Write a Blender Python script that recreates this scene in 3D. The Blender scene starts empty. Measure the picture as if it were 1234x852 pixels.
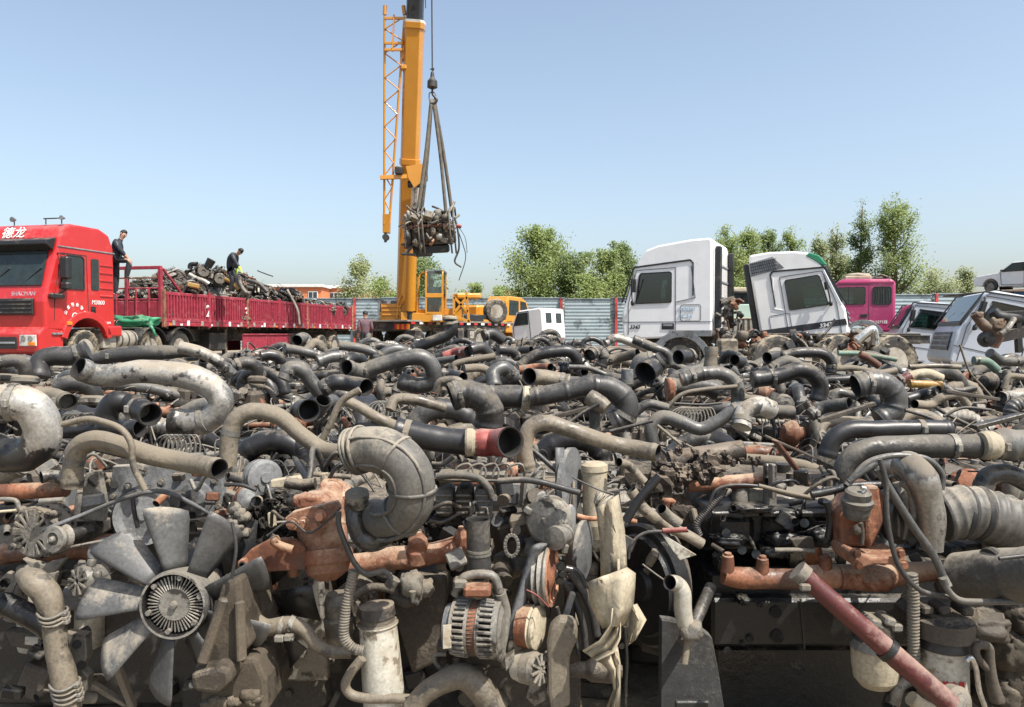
import bpy, bmesh, math, random
from mathutils import Vector, Matrix, noise
PI = math.pi
R = math.radians
scene = bpy.context.scene
COL = scene.collection
V = Vector

# ------------------------------------------------------------------ camera, sky, sun, exposure
F = 920.0                      # focal length in pixels of the 1234 px wide photograph
CAMZ = 1.55
PITCH = R(1.43)
cd = bpy.data.cameras.new('camera')
cam = bpy.data.objects.new('camera', cd)
COL.objects.link(cam)
cam.location = (0, 0, CAMZ)
cam.rotation_euler = (PI/2 - PITCH, 0, 0)
cd.sensor_width = 36
cd.lens = F/1234*36
cd.clip_start = 0.05
cd.clip_end = 3000
scene.camera = cam

SUN_AZ = R(50)                 # degrees to the right of straight behind the camera
SUN_EL = R(58)
world = bpy.data.worlds.new('World')
scene.world = world
world.use_nodes = True
wn = world.node_tree
bg = wn.nodes['Background']
sky = wn.nodes.new('ShaderNodeTexSky')
sky.sky_type = 'NISHITA'
sky.sun_disc = False
sky.sun_elevation = SUN_EL
sky.sun_rotation = PI - SUN_AZ
sky.altitude = 50
sky.air_density = 1.0
sky.dust_density = 3.0
sky.ozone_density = 0.9
hs = wn.nodes.new('ShaderNodeHueSaturation')      # thin spring haze: a little less saturated
hs.inputs['Saturation'].default_value = .84
hs.inputs['Hue'].default_value = .494
wn.links.new(sky.outputs[0], hs.inputs['Color'])
wn.links.new(hs.outputs[0], bg.inputs[0])
bg.inputs[1].default_value = 0.145
sd = bpy.data.lights.new('sun', 'SUN')
sd.energy = 5.0
sd.angle = R(0.53)
sd.color = (1.0, 0.945, 0.86)
sun = bpy.data.objects.new('sun', sd)
COL.objects.link(sun)
to_sun = V((math.sin(SUN_AZ)*math.cos(SUN_EL), -math.cos(SUN_AZ)*math.cos(SUN_EL), math.sin(SUN_EL)))
sun.rotation_euler = to_sun.to_track_quat('Z', 'Y').to_euler()
sun.location = to_sun*30
scene.view_settings.view_transform = 'Standard'
scene.view_settings.look = 'None'
scene.view_settings.gamma = 1
scene.view_settings.use_curve_mapping = False
scene.view_settings.exposure = 0.64
scene.cycles.max_bounces = 6
scene.cycles.transparent_max_bounces = 12
scene.cycles.caustics_reflective = False
scene.cycles.caustics_refractive = False
scene.cycles.use_denoising = True

def px(x, y, d):
    """world point seen at pixel (x, y) of the 1234x852 photograph, at depth d (world Y)"""
    v = V(((x-617)/F, (426-y)/F, -1.0))
    v.rotate(Matrix.Rotation(PI/2-PITCH, 3, 'X'))
    v *= d/v.y
    return V((v.x, v.y, v.z+CAMZ))

GP = [(-50, 0), (3, 0), (6, .10), (10, .22), (16, .38), (19, .5), (28, .7), (45, .85), (200, 1.0), (4000, 1.1)]
def gz(y):
    for (a, za), (b, zb) in zip(GP, GP[1:]):
        if y <= b:
            return za+(zb-za)*max(0, (y-a))/(b-a)
    return 1.0

# ------------------------------------------------------------------ naming and parenting helpers
def setp(o, label=None, cat=None, group=None, kind=None):
    if label: o['label'] = label
    if cat: o['category'] = cat
    if group: o['group'] = group
    if kind: o['kind'] = kind
    return o
def thing(name, label, cat, loc=(0, 0, 0), rz=0.0, group=None, rot=None):
    o = bpy.data.objects.new(name, None)
    COL.objects.link(o)
    o.empty_display_size = .2
    o.location = loc
    o.rotation_euler = rot if rot else (0, 0, rz)
    return setp(o, label, cat, group)
def Wm(o):
    m = Matrix.Identity(4)
    while o is not None:
        m = o.matrix_basis @ m
        o = o.parent
    return m

# ------------------------------------------------------------------ mesh builder
def ortho(d):
    d = d.normalized()
    a = V((0, 0, 1)) if abs(d.z) < .9 else V((1, 0, 0))
    u = d.cross(a).normalized()
    return u, d.cross(u).normalized()
def crom(pts, n=6):
    if len(pts) < 3 or n <= 1:
        return [V(p) for p in pts]
    P = [V(p) for p in pts]
    P = [P[0]*2-P[1]]+P+[P[-1]*2-P[-2]]
    out = []
    for i in range(1, len(P)-2):
        p0, p1, p2, p3 = P[i-1:i+3]
        for k in range(n):
            t = k/n
            out.append(.5*((2*p1)+(p2-p0)*t+(2*p0-5*p1+4*p2-p3)*t*t+(3*p1-p0-3*p2+p3)*t*t*t))
    out.append(P[-2].copy())
    return out
class MB:
    def __init__(s):
        s.v = []; s.f = []; s.m = []; s.s = []; s.mats = []
    def mi(s, m):
        if m not in s.mats: s.mats.append(m)
        return s.mats.index(m)
    def add(s, vs, fs, mat, smooth=False):
        b = len(s.v); k = s.mi(mat)
        s.v += [V(v) for v in vs]
        for f in fs:
            s.f.append(tuple(b+i for i in f)); s.m.append(k); s.s.append(smooth)
        return s
    def box(s, c, d, mat, ch=.006, rot=None):
        c = V(c); hx, hy, hz = d[0]/2, d[1]/2, d[2]/2
        ch = min(ch, hx*.45, hy*.45, hz*.45)
        vs = []
        for sx in (-1, 1):
            for sy in (-1, 1):
                for sz in (-1, 1):
                    vs += [V((sx*hx, sy*(hy-ch), sz*(hz-ch))), V((sx*(hx-ch), sy*hy, sz*(hz-ch))), V((sx*(hx-ch), sy*(hy-ch), sz*hz))]
        def I(sx, sy, sz, k): return ((sx > 0)*4+(sy > 0)*2+(sz > 0))*3+k
        fs = []
        for sg in (-1, 1):
            q = [I(sg, -1, -1, 0), I(sg, 1, -1, 0), I(sg, 1, 1, 0), I(sg, -1, 1, 0)]; fs.append(q if sg > 0 else q[::-1])
            q = [I(-1, sg, -1, 1), I(1, sg, -1, 1), I(1, sg, 1, 1), I(-1, sg, 1, 1)]; fs.append(q[::-1] if sg > 0 else q)
            q = [I(-1, -1, sg, 2), I(1, -1, sg, 2), I(1, 1, sg, 2), I(-1, 1, sg, 2)]; fs.append(q if sg > 0 else q[::-1])
        for a in (-1, 1):
            for b in (-1, 1):
                q = [I(a, b, -1, 0), I(a, b, 1, 0), I(a, b, 1, 1), I(a, b, -1, 1)]; fs.append(q if a*b < 0 else q[::-1])
                q = [I(-1, a, b, 1), I(1, a, b, 1), I(1, a, b, 2), I(-1, a, b, 2)]; fs.append(q if a*b < 0 else q[::-1])
                q = [I(a, -1, b, 0), I(a, 1, b, 0), I(a, 1, b, 2), I(a, -1, b, 2)]; fs.append(q if a*b > 0 else q[::-1])
                for cc in (-1, 1):
                    q = [I(a, b, cc, 0), I(a, b, cc, 1), I(a, b, cc, 2)]; fs.append(q if a*b*cc > 0 else q[::-1])
        if rot is not None:
            m = rot if isinstance(rot, Matrix) else Matrix.Rotation(rot[2], 3, 'Z') @ Matrix.Rotation(rot[1], 3, 'Y') @ Matrix.Rotation(rot[0], 3, 'X')
            vs = [m @ v for v in vs]
        return s.add([v+c for v in vs], fs, mat)
    def bar(s, a, b, w, h, mat, ch=.004, up=(0, 0, 1)):
        a = V(a); b = V(b); d = b-a; L = d.length
        if L < 1e-6: return s
        x = d/L; y = V(up).cross(x)
        if y.length < 1e-4: y = V((0, 1, 0)).cross(x)
        y.normalize(); z = x.cross(y)
        m = Matrix((x, y, z)).transposed()
        return s.box((a+b)/2, (L, w, h), mat, ch, m)
    def tube(s, pts, r, mat, n=12, sm=6, open0=False, open1=False, inner=None, prof=None, sq=1.0, wall=.12):
        """sweep; r number or list per control point; prof(arc length, r) -> r; open ends are hollow"""
        P = crom(pts, sm)
        k = len(P)
        if isinstance(r, (list, tuple)):
            rr = []
            for i in range(k):
                t = i/(k-1)*(len(r)-1); j = min(int(t), len(r)-2); f = t-j
                rr.append(r[j]*(1-f)+r[j+1]*f)
        else: rr = [r]*k
        if prof:
            acc = [0]
            for i in range(1, k): acc.append(acc[-1]+(P[i]-P[i-1]).length)
            step = prof.step
            N = max(2, int(acc[-1]/step)); Q = []; r2 = []
            j = 0
            for i in range(N+1):
                a = acc[-1]*i/N
                while j < k-2 and acc[j+1] < a: j += 1
                f = (a-acc[j])/max(1e-9, acc[j+1]-acc[j])
                Q.append(P[j].lerp(P[j+1], min(1, f))); r2.append(prof(a, rr[j]*(1-f)+rr[j+1]*f, acc[-1]))
            P = Q; rr = r2; k = len(P)
        T = []
        for i in range(k):
            t = P[min(i+1, k-1)]-P[max(i-1, 0)]
            T.append(t.normalized() if t.length > 1e-9 else V((0, 0, 1)))
        u, w = ortho(T[0])
        vs = []; fs = []
        fr = []
        for i in range(k):
            if i:
                q = T[i-1].rotation_difference(T[i]); u = q @ u; w = q @ w
            fr.append((u.copy(), w.copy()))
        def ring(c, u, w, r): return [c+u*(math.cos(2*PI*a/n)*r)+w*(math.sin(2*PI*a/n)*r*sq) for a in range(n)]
        for i in range(k): vs += ring(P[i], fr[i][0], fr[i][1], rr[i])
        if max(rr) > .026 and k > 6:      # dents and out-of-round wear
            for i in range(k):
                for a in range(n):
                    q = vs[i*n+a]; vs[i*n+a] = P[i]+(q-P[i])*(1+.07*noise.noise(q*9)+.03*noise.noise(q*27))
        for i in range(k-1):
            for a in range(n):
                b = (a+1) % n
                fs.append((i*n+a, i*n+b, (i+1)*n+b, (i+1)*n+a))
        s.add(vs, fs, mat, True)
        for end, op in ((0, open0), (k-1, open1)):
            c = P[end]; u, w = fr[end]; t = T[end]*(-1 if end == 0 else 1); r0 = rr[end]
            out = ring(c, u, w, r0)
            if not op:
                ff = tuple(range(n)); s.add(out, [ff[::-1] if end else ff], mat)
                s.f[-1] = s.f[-1]
            else:
                i1 = ring(c, u, w, r0*(1-wall)); dep = min(r0*3, (P[0]-P[-1]).length*.45)
                # follow the path inwards
                e2 = end; tot = 0
                rg = [out, i1]
                cen = [c]
                idx = range(1, k) if end == 0 else range(k-2, -1, -1)
                for j in idx:
                    tot += (P[j]-P[e2]).length; e2 = j
                    rg.append(ring(P[j], fr[j][0], fr[j][1], min(rr[j], r0)*(1-wall)))
                    if tot > dep: break
                vv = [v for g in rg for v in g]; q = []
                for j in range(len(rg)-1):
                    for a in range(n):
                        b = (a+1) % n
                        q.append((j*n+a, j*n+b, (j+1)*n+b, (j+1)*n+a) if end else (j*n+b, j*n+a, (j+1)*n+a, (j+1)*n+b))
                L = (len(rg)-1)*n
                q.append(tuple(L+a for a in range(n)))
                s.add(vv, q, inner or mat, True)
        return s
    def cyl(s, a, b, r, mat, n=16, r2=None, **kw):
        a = V(a); b = V(b)
        return s.tube([a, a.lerp(b, .5), b], [r, (r+(r2 if r2 is not None else r))/2, r2 if r2 is not None else r], mat, n=n, sm=1, **kw)
    def lathe(s, c, axis, prof, mat, n=24, smooth=True, mats=None):
        """prof: list of (distance along axis, radius)"""
        c = V(c); d = V(axis).normalized(); u, w = ortho(d)
        k = len(prof)
        for i in range(k-1):
            (h0, r0), (h1, r1) = prof[i], prof[i+1]
            vs = [c+d*h0+u*(math.cos(2*PI*a/n)*r0)+w*(math.sin(2*PI*a/n)*r0) for a in range(n)] + \
                 [c+d*h1+u*(math.cos(2*PI*a/n)*r1)+w*(math.sin(2*PI*a/n)*r1) for a in range(n)]
            s.add(vs, [(a, (a+1) % n, n+(a+1) % n, n+a) for a in range(n)], mats[i] if mats else mat, smooth)
        for e in (0, k-1):
            if prof[e][1] > 1e-4:
                h, r = prof[e]
                vs = [c+d*h+u*(math.cos(2*PI*a/n)*r)+w*(math.sin(2*PI*a/n)*r) for a in range(n)]
                ff = tuple(range(n)); s.add(vs, [ff[::-1] if e == 0 else ff], mats[min(e, k-2)] if mats else mat)
        return s
    def prism(s, poly, vec, mat, smooth=False):
        """poly: list of 3D points (planar), extruded by vec"""
        n = len(poly); vec = V(vec)
        P = [V(p) for p in poly]; nr = V((0, 0, 0))
        for i in range(n): nr += P[i].cross(P[(i+1) % n])
        if nr.dot(vec) > 0: P = P[::-1]
        vs = P+[p+vec for p in P]
        fs = [tuple(range(n)), tuple(range(2*n-1, n-1, -1))]+[(i, n+i, n+(i+1) % n, (i+1) % n) for i in range(n)]
        return s.add(vs, [f for f in fs], mat, smooth)
    def sheet(s, rows, mat, th=.004, smooth=True):
        """grid of points made into a thin solid sheet"""
        m = len(rows); n = len(rows[0]); P = [[V(p) for p in r] for r in rows]; top = []; bot = []
        for i in range(m):
            for j in range(n):
                a = P[min(i+1, m-1)][j]-P[max(i-1, 0)][j]; b = P[i][min(j+1, n-1)]-P[i][max(j-1, 0)]
                nn = a.cross(b); nn = nn.normalized() if nn.length > 1e-9 else V((0, 0, 1))
                top.append(P[i][j]+nn*th/2); bot.append(P[i][j]-nn*th/2)
        fs = []; o = m*n
        for i in range(m-1):
            for j in range(n-1):
                q = (i*n+j, (i+1)*n+j, (i+1)*n+j+1, i*n+j+1); fs.append(q); fs.append(tuple(o+x for x in q[::-1]))
        edge = [(0, j) for j in range(n)]+[(i, n-1) for i in range(1, m)]+[(m-1, j) for j in range(n-2, -1, -1)]+[(i, 0) for i in range(m-2, 0, -1)]
        for a, b in zip(edge, edge[1:]+edge[:1]):
            x, y = a[0]*n+a[1], b[0]*n+b[1]; fs.append((x, y, o+y, o+x))
        return s.add(top+bot, fs, mat, smooth)
    def lump(s, c, d, mat, seed=0, amp=.25, n=14, sc=2.2, oct=4, smooth=True):
        """noisy rough casting / mud lump, radii d"""
        c = V(c); vs = []; fs = []; off = V((seed*7.3, seed*3.1, seed*1.7))
        for i in range(n+1):
            th = PI*i/n
            for j in range(2*n):
                ph = PI*j/n
                u = V((math.sin(th)*math.cos(ph), math.sin(th)*math.sin(ph), math.cos(th)))
                k = 1+amp*noise.fractal(u*sc+off, .7, 2.1, oct)
                # squarish superellipsoid
                p = V([math.copysign(abs(q)**.7, q) for q in u])
                vs.append(c+V((p.x*d[0], p.y*d[1], p.z*d[2]))*k)
        for i in range(n):
            for j in range(2*n):
                a = i*2*n+j; b = i*2*n+(j+1) % (2*n)
                fs.append((a, a+2*n, b+2*n, b))
        return s.add(vs, fs, mat, smooth)
    def clods(s, c, d, n, mat, seed=0, k=.028):
        r_ = random.Random(seed); c = V(c)
        for i in range(n):
            p = V([r_.gauss(0, .45)*q for q in d]); s.lump(c+p, [k*r_.uniform(.3, 1.3) for _ in range(3)], mat, seed*9+i, .6, 6, 3.5, 4, False)
        return s
    def xf(s, m):
        s.v = [m @ v for v in s.v]; return s
    def merge(s, o):
        b = len(s.v); s.v += o.v
        for f, m, sm in zip(o.f, o.m, o.s):
            s.f.append(tuple(b+i for i in f)); s.m.append(s.mi(o.mats[m])); s.s.append(sm)
        return s
    def mesh(s, name):
        me = bpy.data.meshes.new(name)
        me.from_pydata([tuple(v) for v in s.v], [], s.f)
        for m in s.mats: me.materials.append(m)
        me.polygons.foreach_set('material_index', s.m)
        me.polygons.foreach_set('use_smooth', s.s)
        me.update()
        return me
    def build(s, name, parent=None, world=False, label=None, bevel=0, recalc=False, **kw):
        if parent is not None and world:
            s.xf(Wm(parent).inverted())
        me = s.mesh(name)
        if bevel or recalc:
            bm = bmesh.new(); bm.from_mesh(me)
            bmesh.ops.remove_doubles(bm, verts=bm.verts, dist=1e-5)
            bmesh.ops.recalc_face_normals(bm, faces=bm.faces)
            if bevel:
                ed = [e for e in bm.edges if len(e.link_faces) == 2 and e.calc_face_angle() > R(22)]
                bmesh.ops.bevel(bm, geom=ed, offset=bevel, segments=2, profile=.5, affect='EDGES', clamp_overlap=True)
            bm.to_mesh(me); bm.free()
        o = bpy.data.objects.new(name, me)
        COL.objects.link(o)
        o.parent = parent
        return setp(o, label, kw.get('cat'), kw.get('group'), kw.get('kind'))
def rib(step, period=None, amp=.1, width=.25, at=None, flare=None):
    """radius profile: rings every `period` metres or at the given fractions; flare the two ends"""
    def f(a, r, L):
        k = 1.0
        if period:
            ph = (a/period) % 1
            if ph < width: k += amp*math.sin(PI*ph/width)
        if at:
            for q in at:
                dd = abs(a-q*L)
                if dd < width: k += amp*math.cos(PI*dd/width/2)
        if flare:
            for e, g in ((a, flare[0]), (L-a, flare[1])):
                if g and e < r*.9: k += g*(1-(e/(r*.9))**2*.3) if e < r*.55 else 0
        return r*k
    f.step = step
    return f
def copy_tree(o, parent=None):
    c = o.copy()
    COL.objects.link(c)
    c.parent = parent
    for ch in KIDS.get(o.name, []):
        copy_tree(ch, c)
    return c
KIDS = {}
def index_kids(o):
    KIDS[o.name] = [c for c in bpy.data.objects if c.parent == o]
    for c in KIDS[o.name]: index_kids(c)
def text_mb(body, size, mat, origin, right, up, depth=.003, bold=0.0, shear=0):
    """lettering as a thin mesh; origin = lower left, right/up unit vectors"""
    c = bpy.data.curves.new('lettering', 'FONT')
    c.body = body; c.size = size; c.extrude = depth; c.offset = bold; c.shear = shear
    c.resolution_u = 2
    o = bpy.data.objects.new('lettering', c)
    COL.objects.link(o)
    dg = bpy.context.evaluated_depsgraph_get()
    dg.update()
    me = bpy.data.meshes.new_from_object(o.evaluated_get(dg))
    m = MB(); r = V(right).normalized(); u = V(up).normalized(); nn = r.cross(u)
    m.add([V(origin)+r*v.co.x+u*v.co.y+nn*(v.co.z+depth) for v in me.vertices], [tuple(p.vertices) for p in me.polygons], mat)
    bpy.data.objects.remove(o); bpy.data.curves.remove(c); bpy.data.meshes.remove(me)
    return m

# ------------------------------------------------------------------ materials
def nd(nt, t, **kw):
    n = nt.nodes.new(t)
    for k, v in kw.items(): setattr(n, k, v)
    return n
def math_(nt, op, a, b=None, clamp=False):
    n = nd(nt, 'ShaderNodeMath', operation=op, use_clamp=clamp)
    for i, x in enumerate((a, b)):
        if x is None: continue
        if isinstance(x, (int, float)): n.inputs[i].default_value = x
        else: nt.links.new(x, n.inputs[i])
    return n.outputs[0]
def mixc(nt, f, a, b, mode='MIX'):
    n = nd(nt, 'ShaderNodeMix', data_type='RGBA', blend_type=mode)
    for s, x in ((0, f), (6, a), (7, b)):
        if isinstance(x, (int, float)): n.inputs[s].default_value = x
        elif isinstance(x, tuple): n.inputs[s].default_value = (*x, 1)
        else: nt.links.new(x, n.inputs[s])
    return n.outputs[2]
def noise_(nt, vec, scale, detail=5, rough=.6):
    n = nd(nt, 'ShaderNodeTexNoise')
    n.inputs['Scale'].default_value = scale; n.inputs['Detail'].default_value = detail; n.inputs['Roughness'].default_value = rough
    nt.links.new(vec, n.inputs['Vector'])
    return n.outputs[0]
def maprange(nt, v, a, b, c=0, d=1):
    n = nd(nt, 'ShaderNodeMapRange')
    nt.links.new(v, n.inputs[0])
    for i, x in enumerate((a, b, c, d)): n.inputs[i+1].default_value = x
    return n.outputs[0]
DUST = (.165, .140, .104)
def mat(name, col, dust=.35, dustcol=DUST, rough=.5, metal=0.0, rust=0.0, rustcol=(.20, .075, .03), sc=1.0, bump=.25, var=.3, tint=.25, spots=None, coat=0.0, dmax=.85, grime=None):
    if grime is None: grime = .55 if dust > 0 and not coat else 0.0
    m = bpy.data.materials.new(name)
    m.use_nodes = True
    nt = m.node_tree
    b = nt.nodes['Principled BSDF']
    tc = nd(nt, 'ShaderNodeTexCoord'); oi = nd(nt, 'ShaderNodeObjectInfo')
    off = nd(nt, 'ShaderNodeVectorMath', operation='ADD')
    cmb = nd(nt, 'ShaderNodeCombineXYZ')
    q = math_(nt, 'MULTIPLY', oi.outputs['Random'], 53.0)
    for i in range(3): nt.links.new(q, cmb.inputs[i])
    nt.links.new(tc.outputs['Object'], off.inputs[0]); nt.links.new(cmb.outputs[0], off.inputs[1])
    vec = off.outputs[0]
    n1 = noise_(nt, vec, 5*sc, 6, .62)
    n2 = noise_(nt, vec, 22*sc, 4, .65)
    n3 = noise_(nt, vec, 1.9*sc, 3, .5)
    n4 = noise_(nt, vec, 85*sc, 3, .7)
    geo = nd(nt, 'ShaderNodeNewGeometry'); sep = nd(nt, 'ShaderNodeSeparateXYZ')
    nt.links.new(geo.outputs['Normal'], sep.inputs[0])
    c = mixc(nt, 1.0, col, maprange(nt, n1, .3, .7, 1-var, 1+var*.6), 'MULTIPLY')
    c = mixc(nt, 1.0, c, maprange(nt, oi.outputs['Random'], 0, 1, 1-tint, 1+tint), 'MULTIPLY')
    if var > .2: c = mixc(nt, 1.0, c, maprange(nt, n4, .3, .7, .72, 1.25), 'MULTIPLY')
    if rust > 0:
        rn = noise_(nt, vec, 8*sc, 7, .7)
        rf = maprange(nt, rn, .62-rust*.35, .68-rust*.3)
        rc = mixc(nt, n2, rustcol, tuple(min(1, x*1.9) for x in rustcol))
        c = mixc(nt, rf, c, rc)
    if spots:
        rn = noise_(nt, vec, spots[1]*sc, 5, .7)
        c = mixc(nt, maprange(nt, rn, spots[2], spots[2]+.04), c, spots[0])
    if grime > 0:
        g1 = noise_(nt, vec, 3.1*sc, 8, .72)
        gf = maprange(nt, g1, .53, .60, 0, grime); c = mixc(nt, gf, c, (.020, .018, .016))
    fac = None
    if dust > 0:
        t = 1-dust
        nz = math_(nt, 'MULTIPLY', sep.outputs[2], .30)
        v = math_(nt, 'ADD', n1, nz)
        v = math_(nt, 'ADD', v, math_(nt, 'MULTIPLY', math_(nt, 'SUBTRACT', n2, .5), .6))
        v = math_(nt, 'ADD', v, math_(nt, 'MULTIPLY', math_(nt, 'SUBTRACT', n3, .5), 1.0))
        v = math_(nt, 'ADD', v, math_(nt, 'MULTIPLY', math_(nt, 'SUBTRACT', n4, .5), .35))
        fac = math_(nt, 'MULTIPLY', maprange(nt, v, t-.10, t+.17), dmax)
        dc = mixc(nt, n2, tuple(x*.72 for x in dustcol), tuple(x*1.22 for x in dustcol))
        c = mixc(nt, fac, c, dc)
    nt.links.new(c, b.inputs['Base Color'])
    if fac is not None:
        rgh = maprange(nt, fac, 0, .8, rough, .92)
        if grime > .3: rgh = math_(nt, 'MULTIPLY', rgh, maprange(nt, gf, 0, grime, 1.0, .55))
        nt.links.new(rgh, b.inputs['Roughness'])
        if metal: nt.links.new(maprange(nt, fac, 0, .6, metal, 0), b.inputs['Metallic'])
    else:
        nt.links.new(maprange(nt, n1, .3, .7, rough*.8, min(1, rough*1.2)), b.inputs['Roughness'])
        b.inputs['Metallic'].default_value = metal
    if coat: b.inputs['Coat Weight'].default_value = coat; b.inputs['Coat Roughness'].default_value = .12
    if bump:
        bp = nd(nt, 'ShaderNodeBump')
        bp.inputs['Strength'].default_value = bump; bp.inputs['Distance'].default_value = .006/sc
        h = math_(nt, 'ADD', n1, math_(nt, 'ADD', math_(nt, 'MULTIPLY', n2, .6), math_(nt, 'MULTIPLY', n4, .18)))
        if fac is not None: h = math_(nt, 'ADD', h, math_(nt, 'MULTIPLY', fac, .5))
        nt.links.new(h, bp.inputs['Height'])
        nt.links.new(bp.outputs[0], b.inputs['Normal'])
    return m
RUB = mat('rubber_black', (.022, .022, .023), dust=.20, rough=.42, bump=.15)
RUBD = mat('rubber_dusty', (.038, .037, .036), dust=.30, rough=.5, bump=.3, dustcol=(.135, .120, .095))
GREYP = mat('pipe_grey', (.095, .094, .09), dust=.30, rough=.42, metal=.3, bump=.3, dustcol=(.15, .134, .105))
ALU = mat('pipe_aluminium', (.38, .365, .33), dust=.30, rough=.42, metal=.7, bump=.22, spots=((.12, .11, .10), 5, .56))
TANP = mat('pipe_tan', (.185, .158, .118), dust=.36, rough=.6, bump=.4, spots=((.06, .053, .045), 6, .58))
CAST = mat('cast_alloy', (.205, .195, .172), dust=.36, rough=.5, metal=.25, bump=.5, spots=((.04, .037, .033), 7, .56))
DARK = mat('oily_iron', (.035, .032, .029), dust=.25, rough=.5, bump=.7, dustcol=(.20, .165, .12))
BLACK = mat('oily_black', (.012, .012, .012), dust=.13, rough=.45, bump=.8, dustcol=(.14, .125, .10))
MUD = mat('oily_mud', (.022, .019, .016), dust=.16, rough=.9, bump=1.0, sc=2.5, dustcol=(.10, .085, .065))
BROWN = mat('dirty_casting', (.07, .058, .044), dust=.22, rough=.7, bump=.9)
RUST = mat('rusty_iron', (.20, .080, .040), dust=.24, rough=.75, rust=.38, rustcol=(.07, .026, .014), bump=.7, dustcol=(.30, .21, .14))
RUSTL = mat('rusty_manifold', (.31, .155, .092), dust=.28, rough=.8, rust=.36, rustcol=(.11, .04, .02), bump=.7, dustcol=(.36, .27, .19))
BLUEG = mat('grey_cast', (.165, .17, .172), dust=.25, rough=.6, metal=.1, bump=.4, dustcol=(.30, .27, .22))
CREAM = mat('cream_plastic', (.42, .37, .27), dust=.36, rough=.55, bump=.25, dustcol=(.30, .25, .175), dmax=.75, spots=((.16, .13, .09), 4, .60), grime=.25)
WHITEF = mat('filter_white', (.40, .385, .33), dust=.36, rough=.5, bump=.2, dustcol=(.27, .225, .16), spots=((.14, .12, .09), 5, .58), grime=.35)
BELT = mat('belt_rubber', (.13, .135, .14), dust=.2, rough=.8, bump=.25)
WIRE = mat('wire', (.03, .03, .03), dust=.25, rough=.6, bump=.05)
YCAST = mat('yellow_part', (.34, .20, .05), dust=.34, rough=.5)
GREENP = mat('green_part', (.14, .22, .17), dust=.4, rough=.6)
REDP = mat('red_rubber', (.21, .042, .036), dust=.3, rough=.6, dustcol=(.30, .19, .155))
REDPOLE = mat('red_paint_worn', (.105, .022, .020), dust=.30, rough=.5, dustcol=(.24, .165, .135), spots=((.03, .025, .022), 9, .62), grime=.4)
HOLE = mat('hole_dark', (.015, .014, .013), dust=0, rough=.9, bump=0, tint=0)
TYRE = mat('tyre', (.035, .034, .032), dust=.42, rough=.8, bump=.3, dustcol=(.30, .255, .18))
RIM = mat('wheel_rim', (.30, .28, .24), dust=.45, rough=.6)
CHROME = mat('bright_steel', (.62, .62, .60), dust=.15, rough=.25, metal=.9, bump=.05)
# ------------------------------------------------------------------ ground, far ground
def ground_mat():
    m = bpy.data.materials.new('dirt_ground'); m.use_nodes = True
    nt = m.node_tree; b = nt.nodes['Principled BSDF']
    tc = nd(nt, 'ShaderNodeTexCoord'); vec = tc.outputs['Object']
    a = noise_(nt, vec, .35, 6, .6); c = noise_(nt, vec, 3.0, 8, .7); f = noise_(nt, vec, 30, 4, .7)
    col = mixc(nt, maprange(nt, c, .3, .7), (.16, .125, .085), (.33, .28, .205))
    col = mixc(nt, maprange(nt, a, .48, .62), col, (.05, .042, .034))
    col = mixc(nt, 1.0, col, maprange(nt, f, .3, .7, .75, 1.2), 'MULTIPLY')
    nt.links.new(col, b.inputs['Base Color']); b.inputs['Roughness'].default_value = .95
    bp = nd(nt, 'ShaderNodeBump'); bp.inputs['Strength'].default_value = .8; bp.inputs['Distance'].default_value = .03
    nt.links.new(math_(nt, 'ADD', c, math_(nt, 'MULTIPLY', f, .5)), bp.inputs['Height']); nt.links.new(bp.outputs[0], b.inputs['Normal'])
    return m
def make_ground():
    ys = [-60, -20, -6, -2, 0, 1, 2, 2.5, 3, 3.5, 4, 5, 6, 8, 10, 13, 16, 19, 23, 28, 35, 45, 60, 90, 140, 200, 400, 900, 1800]
    xs = [-1500, -600, -250, -120, -60, -35, -25]+list(range(-20, 21, 1))+[25, 35, 60, 120, 250, 600, 1500]
    vs = []
    for y in ys:
        for x in xs:
            b = .05*noise.fractal(V((x*.5, y*.5, 0)), .8, 2, 3) if abs(x) < 40 and y < 60 else 0
            vs.append((x, y, gz(y)+b-.02))
    n = len(xs); fs = [(i*n+j, i*n+j+1, (i+1)*n+j+1, (i+1)*n+j) for i in range(len(ys)-1) for j in range(n-1)]
    mb = MB(); mb.add(vs, fs, ground_mat(), True)
    mb.build('ground', kind='structure')
make_ground()

# ------------------------------------------------------------------ corrugated steel fence
STEEL = mat('galvanised_sheet', (.235, .295, .32), dust=.22, rough=.55, metal=.15, bump=.1, sc=.25, var=.12, tint=0, dustcol=(.36, .36, .33))
REDPOST = mat('red_post', (.42, .05, .045), dust=.2, rough=.6, sc=.5)
def make_fence(name, label, x0, x1, y, top, step, posts, slope=0.0):
    t = thing(name, label, 'fence', (x0, y, gz(y)))
    h = top-gz(y); n = int((x1-x0)/step)
    for i in range(n):
        a = i*step+.01; b = (i+1)*step-.01; mb = MB()
        dy = .02*(i % 2); prof = []
        k = int(h/.19)
        for j in range(k*4+1):
            z = j*h/(k*4); prof.append((z, (0, .016, .016, 0)[j % 4]))
        jz = .035*math.sin(i*2.3)
        rows = [[V((a, dy-o, z+jz)), V((b, dy-o, z+jz))] for z, o in prof]
        mb.sheet(rows, STEEL, .004, smooth=False)
        mb.box(((a+b)/2, dy-.03, h+jz+.02), (b-a, .08, .05), STEEL)
        mb.build('panel', t)
    for p in posts:
        mb = MB(); mb.box((p-x0, -.14, h/2-.05), (.16, .10, h+.15), REDPOST, .01)
        mb.box((p-x0, -.14, h+.08), (.05, .05, .3), DARK)
        mb.build('post', t)
    return t
FX = [(q-617)/F*45 for q in (428, 520, 621, 676, 742, 806)]
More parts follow.
